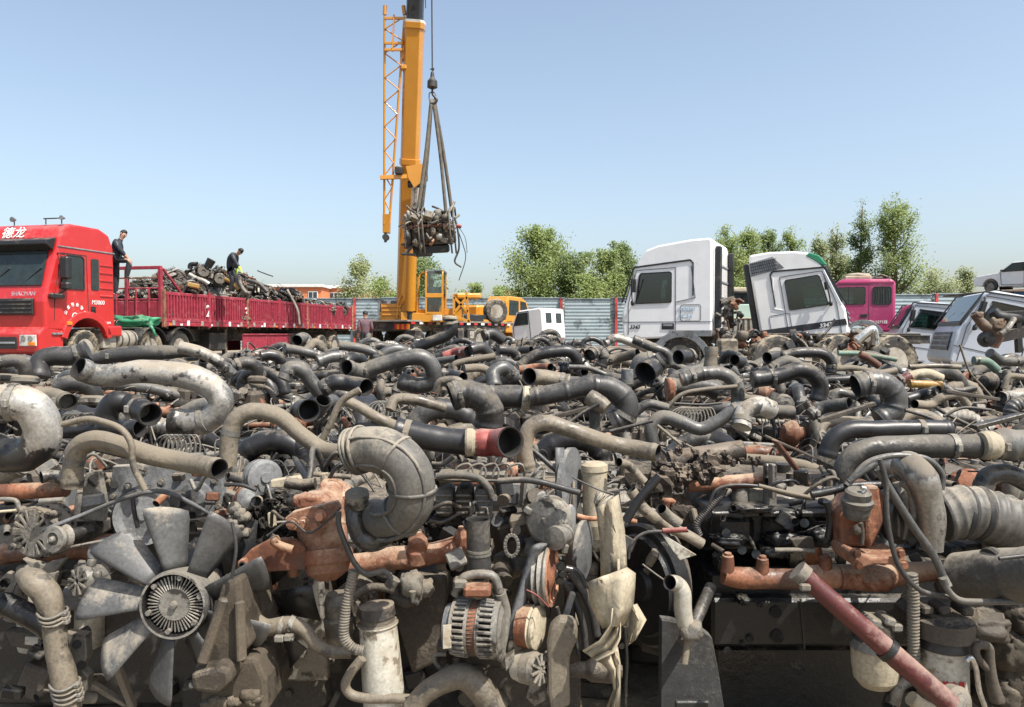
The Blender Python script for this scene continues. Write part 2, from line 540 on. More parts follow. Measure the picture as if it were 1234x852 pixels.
make_fence('fence', 'grey corrugated steel fence with red posts behind the crane and white cabs', -32, 14, 45, 3.66, 2.7, [-22, -14]+FX)
make_fence('fence', 'grey corrugated steel fence between the pink cab and the stacked car', 15.5, 36, 43, 3.80, 2.7, [23.8, 29])

# ------------------------------------------------------------------ distant buildings
ORW = mat('orange_render', (.62, .20, .085), dust=.0, rough=.85, bump=.05, sc=.1, tint=0, var=.1)
WHT = mat('white_trim', (.66, .65, .62), dust=0, rough=.8, bump=0, tint=0)
ROOFR = mat('red_tile', (.36, .13, .09), dust=0, rough=.85, bump=.1, tint=.1)
WGL = mat('window_glass', (.04, .055, .07), dust=0, rough=.12, bump=0, tint=0)
BRICKT = mat('brown_brick', (.38, .22, .15), dust=0, rough=.9, bump=.1, tint=.1)
def building(label, x0, x1, y, ytop, wall, d=10, wins=4, gable=False):
    X0 = (x0-617)/F*y; X1 = (x1-617)/F*y; z = CAMZ+(403-ytop)/F*y
    t = thing('building', label, 'building', ((X0+X1)/2, y, 0))
    w = X1-X0; mb = MB()
    if gable:
        e = z*.78
        mb.box((0, d/2, e/2), (w, d, e), wall, .02); mb.build('wall', t)
        mb = MB(); mb.prism([(-w/2-.3, -.4, e), (w/2+.3, -.4, e), (w/2-.6, d/2, z), (-w/2+.6, d/2, z)], (0, .01, .12), ROOFR)
        mb.prism([(-w/2-.3, d+.4, e), (w/2+.3, d+.4, e), (w/2-.6, d/2, z), (-w/2+.6, d/2, z)], (0, -.01, .12), ROOFR)
        mb.build('roof', t)
    else:
        mb.box((0, d/2, z/2), (w, d, z), wall, .02); mb.build('wall', t)
        mb = MB(); mb.box((0, d/2-.1, z-.1), (w+.4, d+.4, .3), WHT, .02); mb.box((0, -.06, z-2.3), (w+.1, .12, .18), WHT, .01)
        mb.build('roof', t)
    for i in range(wins):
        x = -w/2+(i+.5)*w/wins
        mb = MB(); mb.box((x, -.03, z-1.25 if not gable else z*.5), (1.1, .12, 1.1), WHT, .01)
        f = mb.build('window', t)
        mb = MB()
        for s in (-.25, .25): mb.box((x+s, -.06, z-1.25 if not gable else z*.5), (.42, .1, .9), WGL, .005)
        mb.build('pane', f)
    return t
building('long orange rendered building with white roof edge beyond the trailer', 326, 388, 86, 343.5, ORW, 12, 3)
building('orange building corner with white band left of the leafy willow', 388, 428, 90, 345, ORW, 12, 4)
building('low brick house with red roof behind the fence between trailer and crane boom', 428, 470, 95, 349, BRICKT, 8, 3, True)
building('small red tiled roof showing above the fence left of the tall poplar', 603, 632, 110, 349, BRICKT, 8, 2, True)
building('reddish brick house glimpsed through shrubs behind the crane', 552, 580, 105, 352, BRICKT, 8, 2, True)

# ------------------------------------------------------------------ trees
def leaf_mat(name, col, col2):
    m = bpy.data.materials.new(name); m.use_nodes = True
    nt = m.node_tree; b = nt.nodes['Principled BSDF']; out = nt.nodes['Material Output']
    tc = nd(nt, 'ShaderNodeTexCoord')
    a = noise_(nt, tc.outputs['Object'], .9, 4, .6); g = noise_(nt, tc.outputs['Object'], 9, 2, .6)
    c = mixc(nt, maprange(nt, a, .35, .65), col, col2)
    c = mixc(nt, 1.0, c, maprange(nt, g, .3, .7, .65, 1.35), 'MULTIPLY')
    nt.links.new(c, b.inputs['Base Color']); b.inputs['Roughness'].default_value = .6
    tr = nd(nt, 'ShaderNodeBsdfTranslucent'); nt.links.new(mixc(nt, 1.0, c, (1.3, 1.4, .6), 'MULTIPLY'), tr.inputs[0])
    mx = nd(nt, 'ShaderNodeMixShader'); mx.inputs[0].default_value = .35
    nt.links.new(b.outputs[0], mx.inputs[1]); nt.links.new(tr.outputs[0], mx.inputs[2]); nt.links.new(mx.outputs[0], out.inputs[0])
    return m
LEAF1 = leaf_mat('leaves_fresh', (.17, .235, .065), (.25, .295, .11))
LEAF2 = leaf_mat('leaves_dark', (.12, .18, .055), (.19, .235, .09))
LEAF3 = leaf_mat('leaves_pale', (.23, .27, .13), (.29, .31, .17))
BARK = mat('bark', (.17, .14, .10), dust=0, rough=.95, bump=.5, tint=.1)
def tree(label, xc, yt, wpx, d, kind='poplar', seed=0, leaf=LEAF1, dens=1.0, group='trees beyond the fence', ybase=None):
    rg = random.Random(seed)
    X = (xc-617)/F*d; ztop = CAMZ+(403-yt)/F*d; g = gz(d); H = ztop-g; W = wpx/F*d
    t = thing({'poplar': 'poplar_tree', 'bush': 'leafy_tree', 'willow': 'willow_tree'}[kind], label, 'tree', (X, d, g), 0, group)
    tk = MB()
    nt_ = 1 if kind == 'bush' else (1 if W/H > .28 else 1)
    r0 = .018*H+.05
    lean = rg.uniform(-.03, .03)*H
    sp = [(0, 0, -.2), (lean*.3, 0, H*.3), (lean*.8, .1, H*.6), (lean, 0, H*.93)]
    tk.tube(sp, [r0, r0*.7, r0*.4, .03], BARK, n=8, sm=4)
    sp = crom(sp, 8)
    # limbs
    tips = []
    nl = int((52 if kind == 'poplar' else 24)*max(.6, min(1.5, H/11)))
    for i in range(nl):
        f = rg.uniform(.10 if kind == 'bush' else .14, .97)
        a = rg.uniform(0, 2*PI)
        p = sp[min(len(sp)-1, int(f*(len(sp)-1)/.93*.93))]
        if kind == 'poplar':
            env = min(1, f/.3)**.5*(1-f**3.2)**.45
            L = W*.52*env*rg.uniform(.5, 1.1); up = L*rg.uniform(.6, 1.5)
        elif kind == 'willow':
            env = math.sin(PI*min(1, f)**.9)**.5
            L = W*.52*env*rg.uniform(.5, 1.1); up = L*rg.uniform(-.1, .8)
        else:
            env = math.sin(PI*(f*.8+.12))**.5
            L = W*.52*env*rg.uniform(.6, 1.1); up = L*rg.uniform(.2, .9)
        p = V(p); 
        q = p+V((math.cos(a)*L, math.sin(a)*L, min(up, max(.3, ztop-g-p.z))))
        mid = p.lerp(q, .5)+V((0, 0, -.1*L))
        tk.tube([p, mid, q], [r0*.5*(1-f*.6), r0*.3*(1-f*.6), .025], BARK, n=5, sm=3)
        for e in (.45, .7, .9, 1.05): tips.append((p.lerp(q, e)+V((0, 0, -.05)), L, f))
    tk.build('trunk', t)
    cr = MB(); vs = []; fs = []
    N = int(23000*dens*min(1.6, max(.5, W*H/45)))
    tips.append((V((lean, 0, H*.95)), W*.3, .95))
    for i in range(N):
        p, L, f = tips[rg.randrange(len(tips))]
        s = max(.24, L*.30)*(1.0 if kind != 'poplar' else .85)
        o = V((rg.gauss(0, s), rg.gauss(0, s), rg.gauss(0, s*1.15)))
        if kind == 'willow': o.z -= abs(rg.gauss(0, s))
        c = p+o
        if c.z < H*.04: continue
        if c.z > H: c.z = H-rg.random()*.5
        k = rg.uniform(.05, .125)*(d/62)
        u = V((rg.gauss(0, 1), rg.gauss(0, 1), rg.gauss(0, 1))).normalized(); w = u.orthogonal().normalized()
        b = len(vs)
        vs += [c+u*k, c+w*k*.6, c-u*k, c-w*k*.6]; fs.append((b, b+1, b+2, b+3))
    cr.add(vs, fs, leaf)
    cr.build('crown', t)
    return t
TR = [
 ('loose pale willow standing left of the crane boom', 437, 306, 52, 64, 'willow', LEAF3, .55),
 ('low scrubby tree at the foot of the willow beside the boom', 462, 333, 36, 60, 'bush', LEAF1, .5),
 ('small tree rising behind the crane operator cab', 519, 309, 44, 66, 'bush', LEAF2, .6),
 ('little round green tree above the yellow engine hood of the crane', 567, 341, 30, 72, 'bush', LEAF1, .5),
 ('low wide green tree above the spare wheel of the crane', 600, 344, 42, 74, 'bush', LEAF1, .5),
 ('tallest broad poplar left of the high roofed white cab', 647, 272, 62, 62, 'poplar', LEAF1, 1.15),
 ('shorter dark green tree touching the right of the broad poplar', 690, 304, 48, 60, 'poplar', LEAF2, 1.0),
 ('bushy light green tree beside the windscreen of the high roofed cab', 728, 299, 42, 64, 'poplar', LEAF1, .9),
 ('green tree half hidden by the high roofed white cab', 752, 290, 42, 66, 'poplar', LEAF2, .9),
 ('low green bush filling the gap above the fence behind white cabs', 712, 330, 34, 56, 'bush', LEAF1, .6),
 ('slim poplar directly behind the rear edge of the high roofed cab', 872, 270, 42, 60, 'poplar', LEAF1, .8),
 ('slim poplar with bare pale stem between the two big white cabs', 898, 270, 42, 62, 'poplar', LEAF1, .75),
 ('slim poplar above the grille vent of the tilted white cab', 926, 273, 40, 64, 'poplar', LEAF2, .75),
 ('thin poplar above the roof of the tilted white cab', 956, 270, 38, 62, 'poplar', LEAF1, .6),
 ('sparse thin poplar above the green visor of the tilted cab', 988, 278, 26, 60, 'poplar', LEAF3, .4),
 ('sparse twiggy poplar just left of the tall pair', 1004, 266, 28, 63, 'poplar', LEAF3, .4),
 ('left tree of the tall pair behind the pink cab', 1034, 236, 34, 60, 'poplar', LEAF2, .65),
 ('right and fullest tree of the tall pair behind the pink cab', 1080, 231, 50, 58, 'poplar', LEAF1, .9),
 ('rounded light green tree in the gap left of the stacked car', 1125, 323, 46, 60, 'bush', LEAF3, .7),
 ('narrow light green tree nearest the stacked car', 1160, 320, 28, 62, 'poplar', LEAF3, .6),
 ('dark hedge-like tree low behind the two big white cabs', 888, 300, 60, 70, 'bush', LEAF2, .8),
 ('low tree beneath the thin poplars behind the pink cab', 1000, 312, 70, 72, 'bush', LEAF2, .7),
]
for i, (lb, x, y, w, d, k, lf, dn) in enumerate(TR):
    tree(lb, x, y, w, d, k, 100+i, lf, dn)
# ------------------------------------------------------------------ vehicle paints and helpers
def paint(name, col, dust=.12, sc=.5, **k): return mat(name, col, dust=dust, rough=.32, bump=.03, sc=sc, var=.08, tint=0, coat=.4, **k)
RED = paint('red_paint', (.46, .022, .022), .24, dustcol=(.42, .17, .14), dmax=.4)
WHITE = paint('white_paint', (.74, .74, .73), .15, dustcol=(.45, .42, .36), dmax=.6)
WHITE2 = paint('white_paint_dirty', (.74, .75, .76), .15, dustcol=(.42, .38, .31), dmax=.6)
SILVB = paint('silver_blue_paint', (.46, .50, .56), .22, dustcol=(.40, .36, .30), dmax=.6)
PINK = paint('magenta_paint', (.36, .036, .125), .26, dustcol=(.50, .22, .25), dmax=.5)
MINT = paint('mint_paint', (.42, .55, .47), .22)
YEL = paint('crane_yellow', (.52, .225, .02), .2, dustcol=(.5, .33, .14), dmax=.5, sc=.25)
TRED = mat('trailer_red', (.29, .026, .048), dust=.30, rough=.6, bump=.1, sc=1.2, dustcol=(.36, .19, .18), dmax=.5, tint=0, grime=.25)
BLKP = mat('black_plastic', (.02, .021, .023), dust=.18, rough=.4, bump=.05)
CHAS = mat('chassis_black', (.035, .034, .033), dust=.38, rough=.7, bump=.2, sc=.5, dustcol=(.26, .22, .16))
GREYPL = mat('grey_plastic', (.22, .235, .25), dust=.2, rough=.55, bump=.05)
GLASS = mat('dark_glass', (.022, .034, .034), dust=.06, rough=.05, bump=0, tint=0, dmax=.35)
LAMP = mat('headlamp_glass', (.55, .55, .52), dust=.1, rough=.15, bump=0, tint=0)
ORL = mat('orange_lens', (.75, .22, .02), dust=0, rough=.25, bump=0, tint=0)
WTXT = mat('white_lettering', (.75, .74, .72), dust=0, rough=.6, bump=0, tint=0)
BTXT = mat('black_lettering', (.03, .03, .035), dust=0, rough=.5, bump=0, tint=0)
BLTXT = mat('blue_lettering', (.25, .38, .50), dust=0, rough=.6, bump=0, tint=0)
SEAM = mat('panel_gap', (.03, .03, .03), dust=0, rough=.9, bump=0, tint=0)
def clear_glass():
    m = bpy.data.materials.new('clear_glass'); m.use_nodes = True
    nt = m.node_tree; out = nt.nodes['Material Output']
    t = nd(nt, 'ShaderNodeBsdfTransparent'); t.inputs[0].default_value = (.80, .88, .88, 1)
    g = nd(nt, 'ShaderNodeBsdfGlossy'); g.inputs['Roughness'].default_value = .04
    fr = nd(nt, 'ShaderNodeFresnel'); fr.inputs[0].default_value = 1.5
    mx = nd(nt, 'ShaderNodeMixShader')
    nt.links.new(math_(nt, 'ADD', fr.outputs[0], .06), mx.inputs[0]); nt.links.new(t.outputs[0], mx.inputs[1]); nt.links.new(g.outputs[0], mx.inputs[2])
    nt.links.new(mx.outputs[0], out.inputs[0])
    return m
CGL = clear_glass()
TGL = clear_glass(); TGL.name = 'tinted_glass'; [n for n in TGL.node_tree.nodes if n.type == 'BSDF_TRANSPARENT'][0].inputs[0].default_value = (.42, .52, .50, 1)
def wheel(t, c, axis, r, w=.28, name='wheel', rim=True, tread=True):
    """tyre, rim; axis = outward direction"""
    o = V(axis).normalized(); c = V(c); mb = MB()
    ri = r*.56
    mb.lathe(c, o, [(-w/2, ri), (-w/2, r*.93), (-w*.38, r), (w*.38, r), (w/2, r*.93), (w/2+.005, r*.8), (w*.44, ri), (w*.3, ri*.98)], TYRE, 32)
    if tread:
        u, v = ortho(o)
        for i in range(36):
            a = 2*PI*i/36
            d = u*math.cos(a)+v*math.sin(a); tg = o.cross(d)
            m = Matrix((tg, o, d)).transposed()
            mb.box(c+d*(r+.004)+o*(w*.2 if i % 2 else -w*.2), (r*.1, w*.42, .02), TYRE, .004, m)
    ty = mb.build(name, t)
    if rim:
        mb = MB()
        mb.lathe(c, o, [(w*.42, ri*1.0), (w*.40, ri*.92), (w*.1, ri*.82), (w*.05, ri*.45), (w*.28, ri*.42), (w*.3, ri*.2), (w*.3, .001)], RIM, 24)
        u, v = ortho(o)
        for i in range(8):
            a = 2*PI*i/8; d = u*math.cos(a)+v*math.sin(a)
            mb.cyl(c+d*ri*.6+o*w*.07, c+d*ri*.6+o*w*.2, ri*.06, DARK, 6)
        mb.build('rim', ty)
    return ty
def poly_side(t, name, prof, y0, y1, m, bevel=.03):
    """extrude an (x,z) outline between y0 and y1"""
    mb = MB(); mb.prism([(x, y0, z) for x, z in prof], (0, y1-y0, 0), m)
    return mb.build(name, t, bevel=bevel, recalc=True)
INTR = mat('cab_interior', (.10, .10, .10), dust=0, rough=.9, bump=0, tint=0)
def cut_through(o, poly, W):
    """open a side window right through the cab body"""
    o.data.materials.append(INTR)
    c = MB(); c.mi(o.data.materials[0]); c.mi(INTR); c.prism([(x, -W, z) for x, z in poly], (0, 2*W, 0), INTR)
    co = c.build('cutter', o.parent, recalc=True)
    m = o.modifiers.new('cut', 'BOOLEAN'); m.operation = 'DIFFERENCE'; m.object = co; m.solver = 'EXACT'
    dg = bpy.context.evaluated_depsgraph_get(); dg.update()
    nm = bpy.data.meshes.new_from_object(o.evaluated_get(dg)); o.modifiers.clear(); o.data = nm
    bpy.data.objects.remove(co)
    x0, x1 = min(p[0] for p in poly), max(p[0] for p in poly); z0 = min(p[1] for p in poly)
    mb = MB()
    for s in (-.55, .55): mb.box((x0+(x1-x0)*.22, s, z0+.26), (.12, .48, .5), BLKP, .05); mb.box((x0+(x1-x0)*.22, s, z0+.60), (.09, .26, .2), BLKP, .04)
    mb.tube([(x1-.12, .35, z0+.05), (x1-.06, .55, z0+.16), (x1-.12, .75, z0+.05)], .018, BLKP, 6, 6)
    mb.build('seat_back', o.parent)
def panel(prof, y, th, m):
    mb = MB(); mb.prism([(x, y, z) for x, z in prof], (0, th, 0), m); return mb
def rrect(x0, x1, z0, z1, r=.05, n=3, sh=0):
    out = []
    for cx, cz, a0 in ((x1-r, z1-r, 0), (x0+r, z1-r, 90), (x0+r, z0+r, 180), (x1-r, z0+r, 270)):
        for i in range(n+1):
            a = R(a0+90*i/n); out.append((cx+r*math.cos(a), cz+r*math.sin(a)))
    if sh: out = [(x+sh*(z-z0), z) for x, z in out]
    return out
def strip(pts, y, w, th, m, mb=None):
    mb = mb or MB()
    for (a, b) in zip(pts, pts[1:]):
        mb.bar((a[0], y, a[1]), (b[0], y, b[1]), th, w, m, .002)
    return mb
def arch(cx, cz, r, a0, a1, n=10): return [(cx+r*math.cos(R(a0+(a1-a0)*i/n)), cz+r*math.sin(R(a0+(a1-a0)*i/n))) for i in range(n+1)]

# ---------------- red tractor truck: local x = heading, y = its left side positive, origin under the front centre
def red_truck():
    th = R(12)                               # body runs away from the camera
    fx, fy = -math.sin(th), -math.cos(th)    # heading
    rz = math.atan2(fy, fx)
    # near (camera-right) front corner at (-11.55, 19)
    near = V((-11.62, 19.0, .62))
    left = V((-fy, fx, 0))                   # local +y
    loc = near-left*1.25
    t = thing('tractor_truck', 'bright red high roofed tractor truck with two white characters above its windscreen', 'truck', loc, rz)
    W = 2.5; y = 1.25
    # x=0 front, negative backwards
    body = [(-.02, 1.02), (.0, 1.75), (-.10, 2.15), (-.42, 3.10), (-.50, 3.42), (-.62, 3.66), (-.85, 3.80), (-1.9, 3.80), (-2.25, 3.66), (-2.42, 3.3), (-2.45, 1.12)]
    ar = [(-2.3, 1.12)]+arch(-1.30, .72, .72, 30, 150, 10)[::1]
    prof = body+[(-2.05, 1.12)]+[(x, z) for x, z in arch(-1.38, .62, .74, 138, 42, 10)]+[(-.62, 1.02)]
    prof = body+[(-2.05, 1.12)]+arch(-1.38, .62, .74, 42, 138, 10)[::-1][::1]+[(-.62, 1.02)]
    poly_side(t, 'body', prof, -y, y, RED, .06)
    # windscreen
    mb = MB(); mb.prism([(-.085, -1.1, 2.16), (-.085, 1.1, 2.16), (-.40, 1.02, 3.06), (-.40, -1.02, 3.06)], (.02, 0, .006), GLASS)
    ws = mb.build('windscreen', t)
    mb = MB()
    for s in (-.45, .5): mb.bar((-.075, s, 2.18), (-.20, s+.5, 2.62), .02, .02, BLKP)
    mb.build('wiper', ws)
    mb = MB(); mb.prism([(-.13, .25, 2.20), (-.13, .75, 2.20), (-.19, .75, 2.36), (-.19, .25, 2.36)], (.045, 0, .012), mat('paper_blue', (.35, .62, .68), dust=0, bump=0)); mb.build('dashboard_card', ws)
    # sun visor
    mb = MB(); mb.prism([(-.36, -1.2, 3.06), (-.10, -1.18, 3.20), (-.12, -1.18, 3.30), (-.46, -1.2, 3.40)], (0, 2.4, 0), BLKP); mb.build('sun_visor', t, bevel=.02, recalc=True)
    mb = text_mb('德龙', .36, WTXT, (-.475, -.50, 3.44), (0, 1, 0), (-.12, 0, .24), .004, .002, 0)
    mb.build('roof_lettering', t)
    # grille
    mb = MB(); mb.box((.02, 0, 1.62), (.08, 1.9, .42), BLKP, .02)
    for i in range(4): mb.box((.07, 0, 1.47+i*.10), (.05, 1.84, .045), BLKP, .01)
    mb.build('grille', t)
    text_mb('SHACMAN', .15, CHROME, (.03, .30, 1.90), (0, 1, 0), (-.1, 0, 1), .004, .0).build('badge_lettering', t)
    # bumper
    mb = MB(); mb.prism([(.02, -y, .42), (.16, -y, .50), (.18, -y, .95), (.02, -y, 1.12), (-.60, -y, 1.02), (-.60, -y, .5)], (0, W, 0), RED)
    bp = mb.build('bumper', t, bevel=.04, recalc=True)
    mb = MB(); mb.box((.17, 0, .72), (.04, 1.2, .30), BLKP, .02); mb.box((.19, 0, .72), (.03, 1.1, .05), GREYPL, .01); mb.build('lower_grille', bp)
    for s in (-1, 1):
        mb = MB(); mb.box((.165, s*.92, .78), (.05, .50, .28), LAMP, .03); mb.box((.185, s*.92+s*.12, .70), (.03, .2, .09), ORL, .01)
        for q in (-.12, .08): mb.lathe((.185, s*.92+q, .82), (1, 0, 0), [(0, .07), (.012, .075), (.012, .001)], CHROME, 12)
        mb.build('headlight', bp)
    # doors seams, side windows (both sides)
    for s in (-1, 1):
        Y = s*(y+.004)
        mb = MB()
        strip([(-.30, 1.28), (-.33, 2.0), (-.56, 3.02), (-1.40, 3.02), (-1.46, 1.34), (-.95, 1.30)], Y, .014, .014, SEAM, mb)
        strip([(-.45, 3.18), (-2.44, 3.18)], Y, .03, .035, GREYPL, mb)
        for i in range(5): mb.box((-2.12, s*y, 1.98+.21*i), (.48, .05, .05), RED, .02)
        mb.build('door', t)
        mb = MB(); mb.prism([(x, s*(y-.005), z) for x, z in [(-.50, 2.12), (-1.30, 2.12), (-1.30, 2.92), (-1.22, 2.98), (-.74, 2.98)]], (0, s*.018, 0), GLASS); w1 = mb.build('side_window', t)
        mb = MB(); mb.prism([(x, s*(y-.005), z) for x, z in rrect(-1.84, -1.56, 2.12, 2.96, .05)], (0, s*.018, 0), GLASS); mb.build('rear_window', t)
        mb = MB(); strip([(-.50, 2.12), (-1.30, 2.12), (-1.30, 2.92), (-1.22, 2.98), (-.74, 2.98), (-.5, 2.12)], s*(y+.012), .03, .03, BLKP, mb); mb.build('window_frame', w1)
        # mirrors
        mb = MB(); mb.box((-.48, s*(y+.20), 2.62), (.20, .26, .58), BLKP, .05); mb.box((-.48, s*(y+.20), 2.16), (.18, .24, .20), BLKP, .04)
        mb.bar((-.42, s*y, 3.0), (-.46, s*(y+.2), 2.95), .03, .03, BLKP); mb.bar((-.42, s*y, 1.95), (-.46, s*(y+.2), 2.05), .04, .04, BLKP)
        mb.box((-.30, s*(y+.08), 1.90), (.42, .14, .13), BLKP, .03)
        mb.build('mirror', t)
        mb = MB(); mb.box((-1.62, s*(y+.012), 1.56), (.16, .03, .24), BLKP, .02); mb.box((-1.62, s*(y+.03), 1.6), (.12, .03, .05), BLKP, .01); mb.build('door_handle', t)
        # mudguard
        mb = MB(); o = arch(-1.38, .62, .92, 15, 165, 12); i_ = arch(-1.38, .62, .74, 165, 15, 12)
        mb.prism([(x, s*(y-.10), z) for x, z in o+i_], (0, s*.16, 0), RED); mb.box((-2.35, s*(y-.02), 1.02), (.62, .16, .3), RED, .04)
        mg = mb.build('mudguard', t, bevel=.02, recalc=True)
        mb = MB(); mb.box((-.72, s*(y+.07), 1.22), (.16, .04, .09), ORL, .01); mb.build('side_lamp', mg)
        mb = MB(); mb.box((-.45, s*(y-.06), .95), (.5, .2, .05), GREYPL); mb.box((-.45, s*(y-.06), .6), (.5, .2, .05), GREYPL); mb.build('step', t)
        wheel(t, (-1.38, s*(y-.17), .525), (0, s, 0), .525)
        for xx in (-4.0, -5.35):
            wheel(t, (xx, s*(y-.17), .525), (0, s, 0), .525)
            mb = MB(); o = arch(xx, .5, .66, 20, 160, 10); i_ = arch(xx, .5, .63, 160, 20, 10)
            mb.prism([(x, s*(y-.35), z) for x, z in o+i_], (0, s*.42, 0), BLKP); mb.build('rear_mudguard', t, recalc=True)
    Y = y+.006
    # lettering on the visible (left, +y) side: right direction when looking at it from +y is -x
    text_mb('M3000', .17, WTXT, (-1.56, Y, 1.74), (-1, 0, 0), (0, 0, 1), .003, .0, .15).build('side_lettering', t)
    text_mb('380 6X4', .09, WTXT, (-1.95, Y, 1.22), (-1, 0, 0), (0, 0, 1), .003).build('side_lettering', t)
    for i, ch in enumerate('山东联合物流'):
        a = R(160-28*i); c = V((-.98, Y, 1.38)); rr = .30
        p = c+V((-math.cos(a), 0, math.sin(a)))*rr
        up = V((-math.cos(a), 0, math.sin(a))); rt = V((-math.sin(a), 0, -math.cos(a)))
        text_mb(ch, .10, WTXT, p-rt*.05, rt, up, .003, .003).build('door_lettering', t)
    mb = MB()
    for k in range(16):
        a0, a1 = 2*PI*k/16, 2*PI*(k+1)/16
        mb.bar((-.98+.09*math.cos(a0), Y, 1.40+.09*math.sin(a0)), (-.98+.09*math.cos(a1), Y, 1.40+.09*math.sin(a1)), .008, .025, WTXT, .001)
    mb.box((-.98, Y, 1.40), (.06, .008, .06), WTXT, .01); mb.build('door_emblem', t)
    # roof horns / lamp bar
    mb = MB(); mb.bar((-.75, .55, 3.93), (-.75, 1.15, 3.93), .03, .03, DARK); mb.cyl((-.75, .62, 3.78), (-.75, .62, 3.93), .015, DARK, 6); mb.cyl((-.75, 1.1, 3.78), (-.75, 1.1, 3.93), .015, DARK, 6)
    mb.lathe((-.75, 1.15, 3.93), (1, 0, 0), [(-.05, .02), (.06, .06), (.08, .06)], GREYPL, 12); mb.lathe((-.75, -.35, 3.93), (1, 0, 0), [(-.05, .02), (.06, .07), (.08, .07)], GREYPL, 12)
    mb.cyl((-.75, -.35, 3.78), (-.75, -.35, 3.93), .015, DARK, 6)
    mb.build('air_horn', t)
    # chassis, tank, boxes
    mb = MB()
    for s in (-.42, .42): mb.box((-3.4, s, .95), (6.4, .08, .26), CHAS, .01)
    for xx in (-.8, -2.6, -4.0, -5.35): mb.box((xx, 0, .9 if xx > -3 else .55), (.16, 1.6, .2), CHAS, .02)
    mb.box((-4.6, 0, 1.16), (1.1, .9, .12), CHAS, .02)
    mb.build('chassis', t)
    for s in (-1, 1):
        mb = MB(); mb.cyl((-2.62, s*.95, .78), (-3.42, s*.95, .78), .27, RIM, 20, open0=False)
        for xx in (-2.75, -3.02, -3.3): mb.cyl((xx, s*.95, .78), (xx-.05, s*.95, .78), .28, CHAS, 20)
        mb.build('fuel_tank', t)
        mb = MB(); mb.box((-2.33, s*.98, .78), (.5, .42, .48), RIM, .03); mb.box((-2.33, s*1.2, .84), (.36, .03, .2), GREYPL, .01); mb.build('battery_box', t)
    for q in range(3):
        mb = MB(); rg = random.Random(q); a = V((-2.5, .1+q*.12, 1.6)); b = V((-3.6, .2+q*.1, 1.35))
        mb.tube([a, a.lerp(b, .3)+V((0, 0, -.3)), a.lerp(b, .7)+V((0, 0, -.35)), b], .02, YCAST if q == 1 else RUB, 6); mb.build('air_hose', t)
    return t, loc, V((fx, fy, 0)), left
TRUCK, TLOC, THEAD, TLEFT = red_truck()

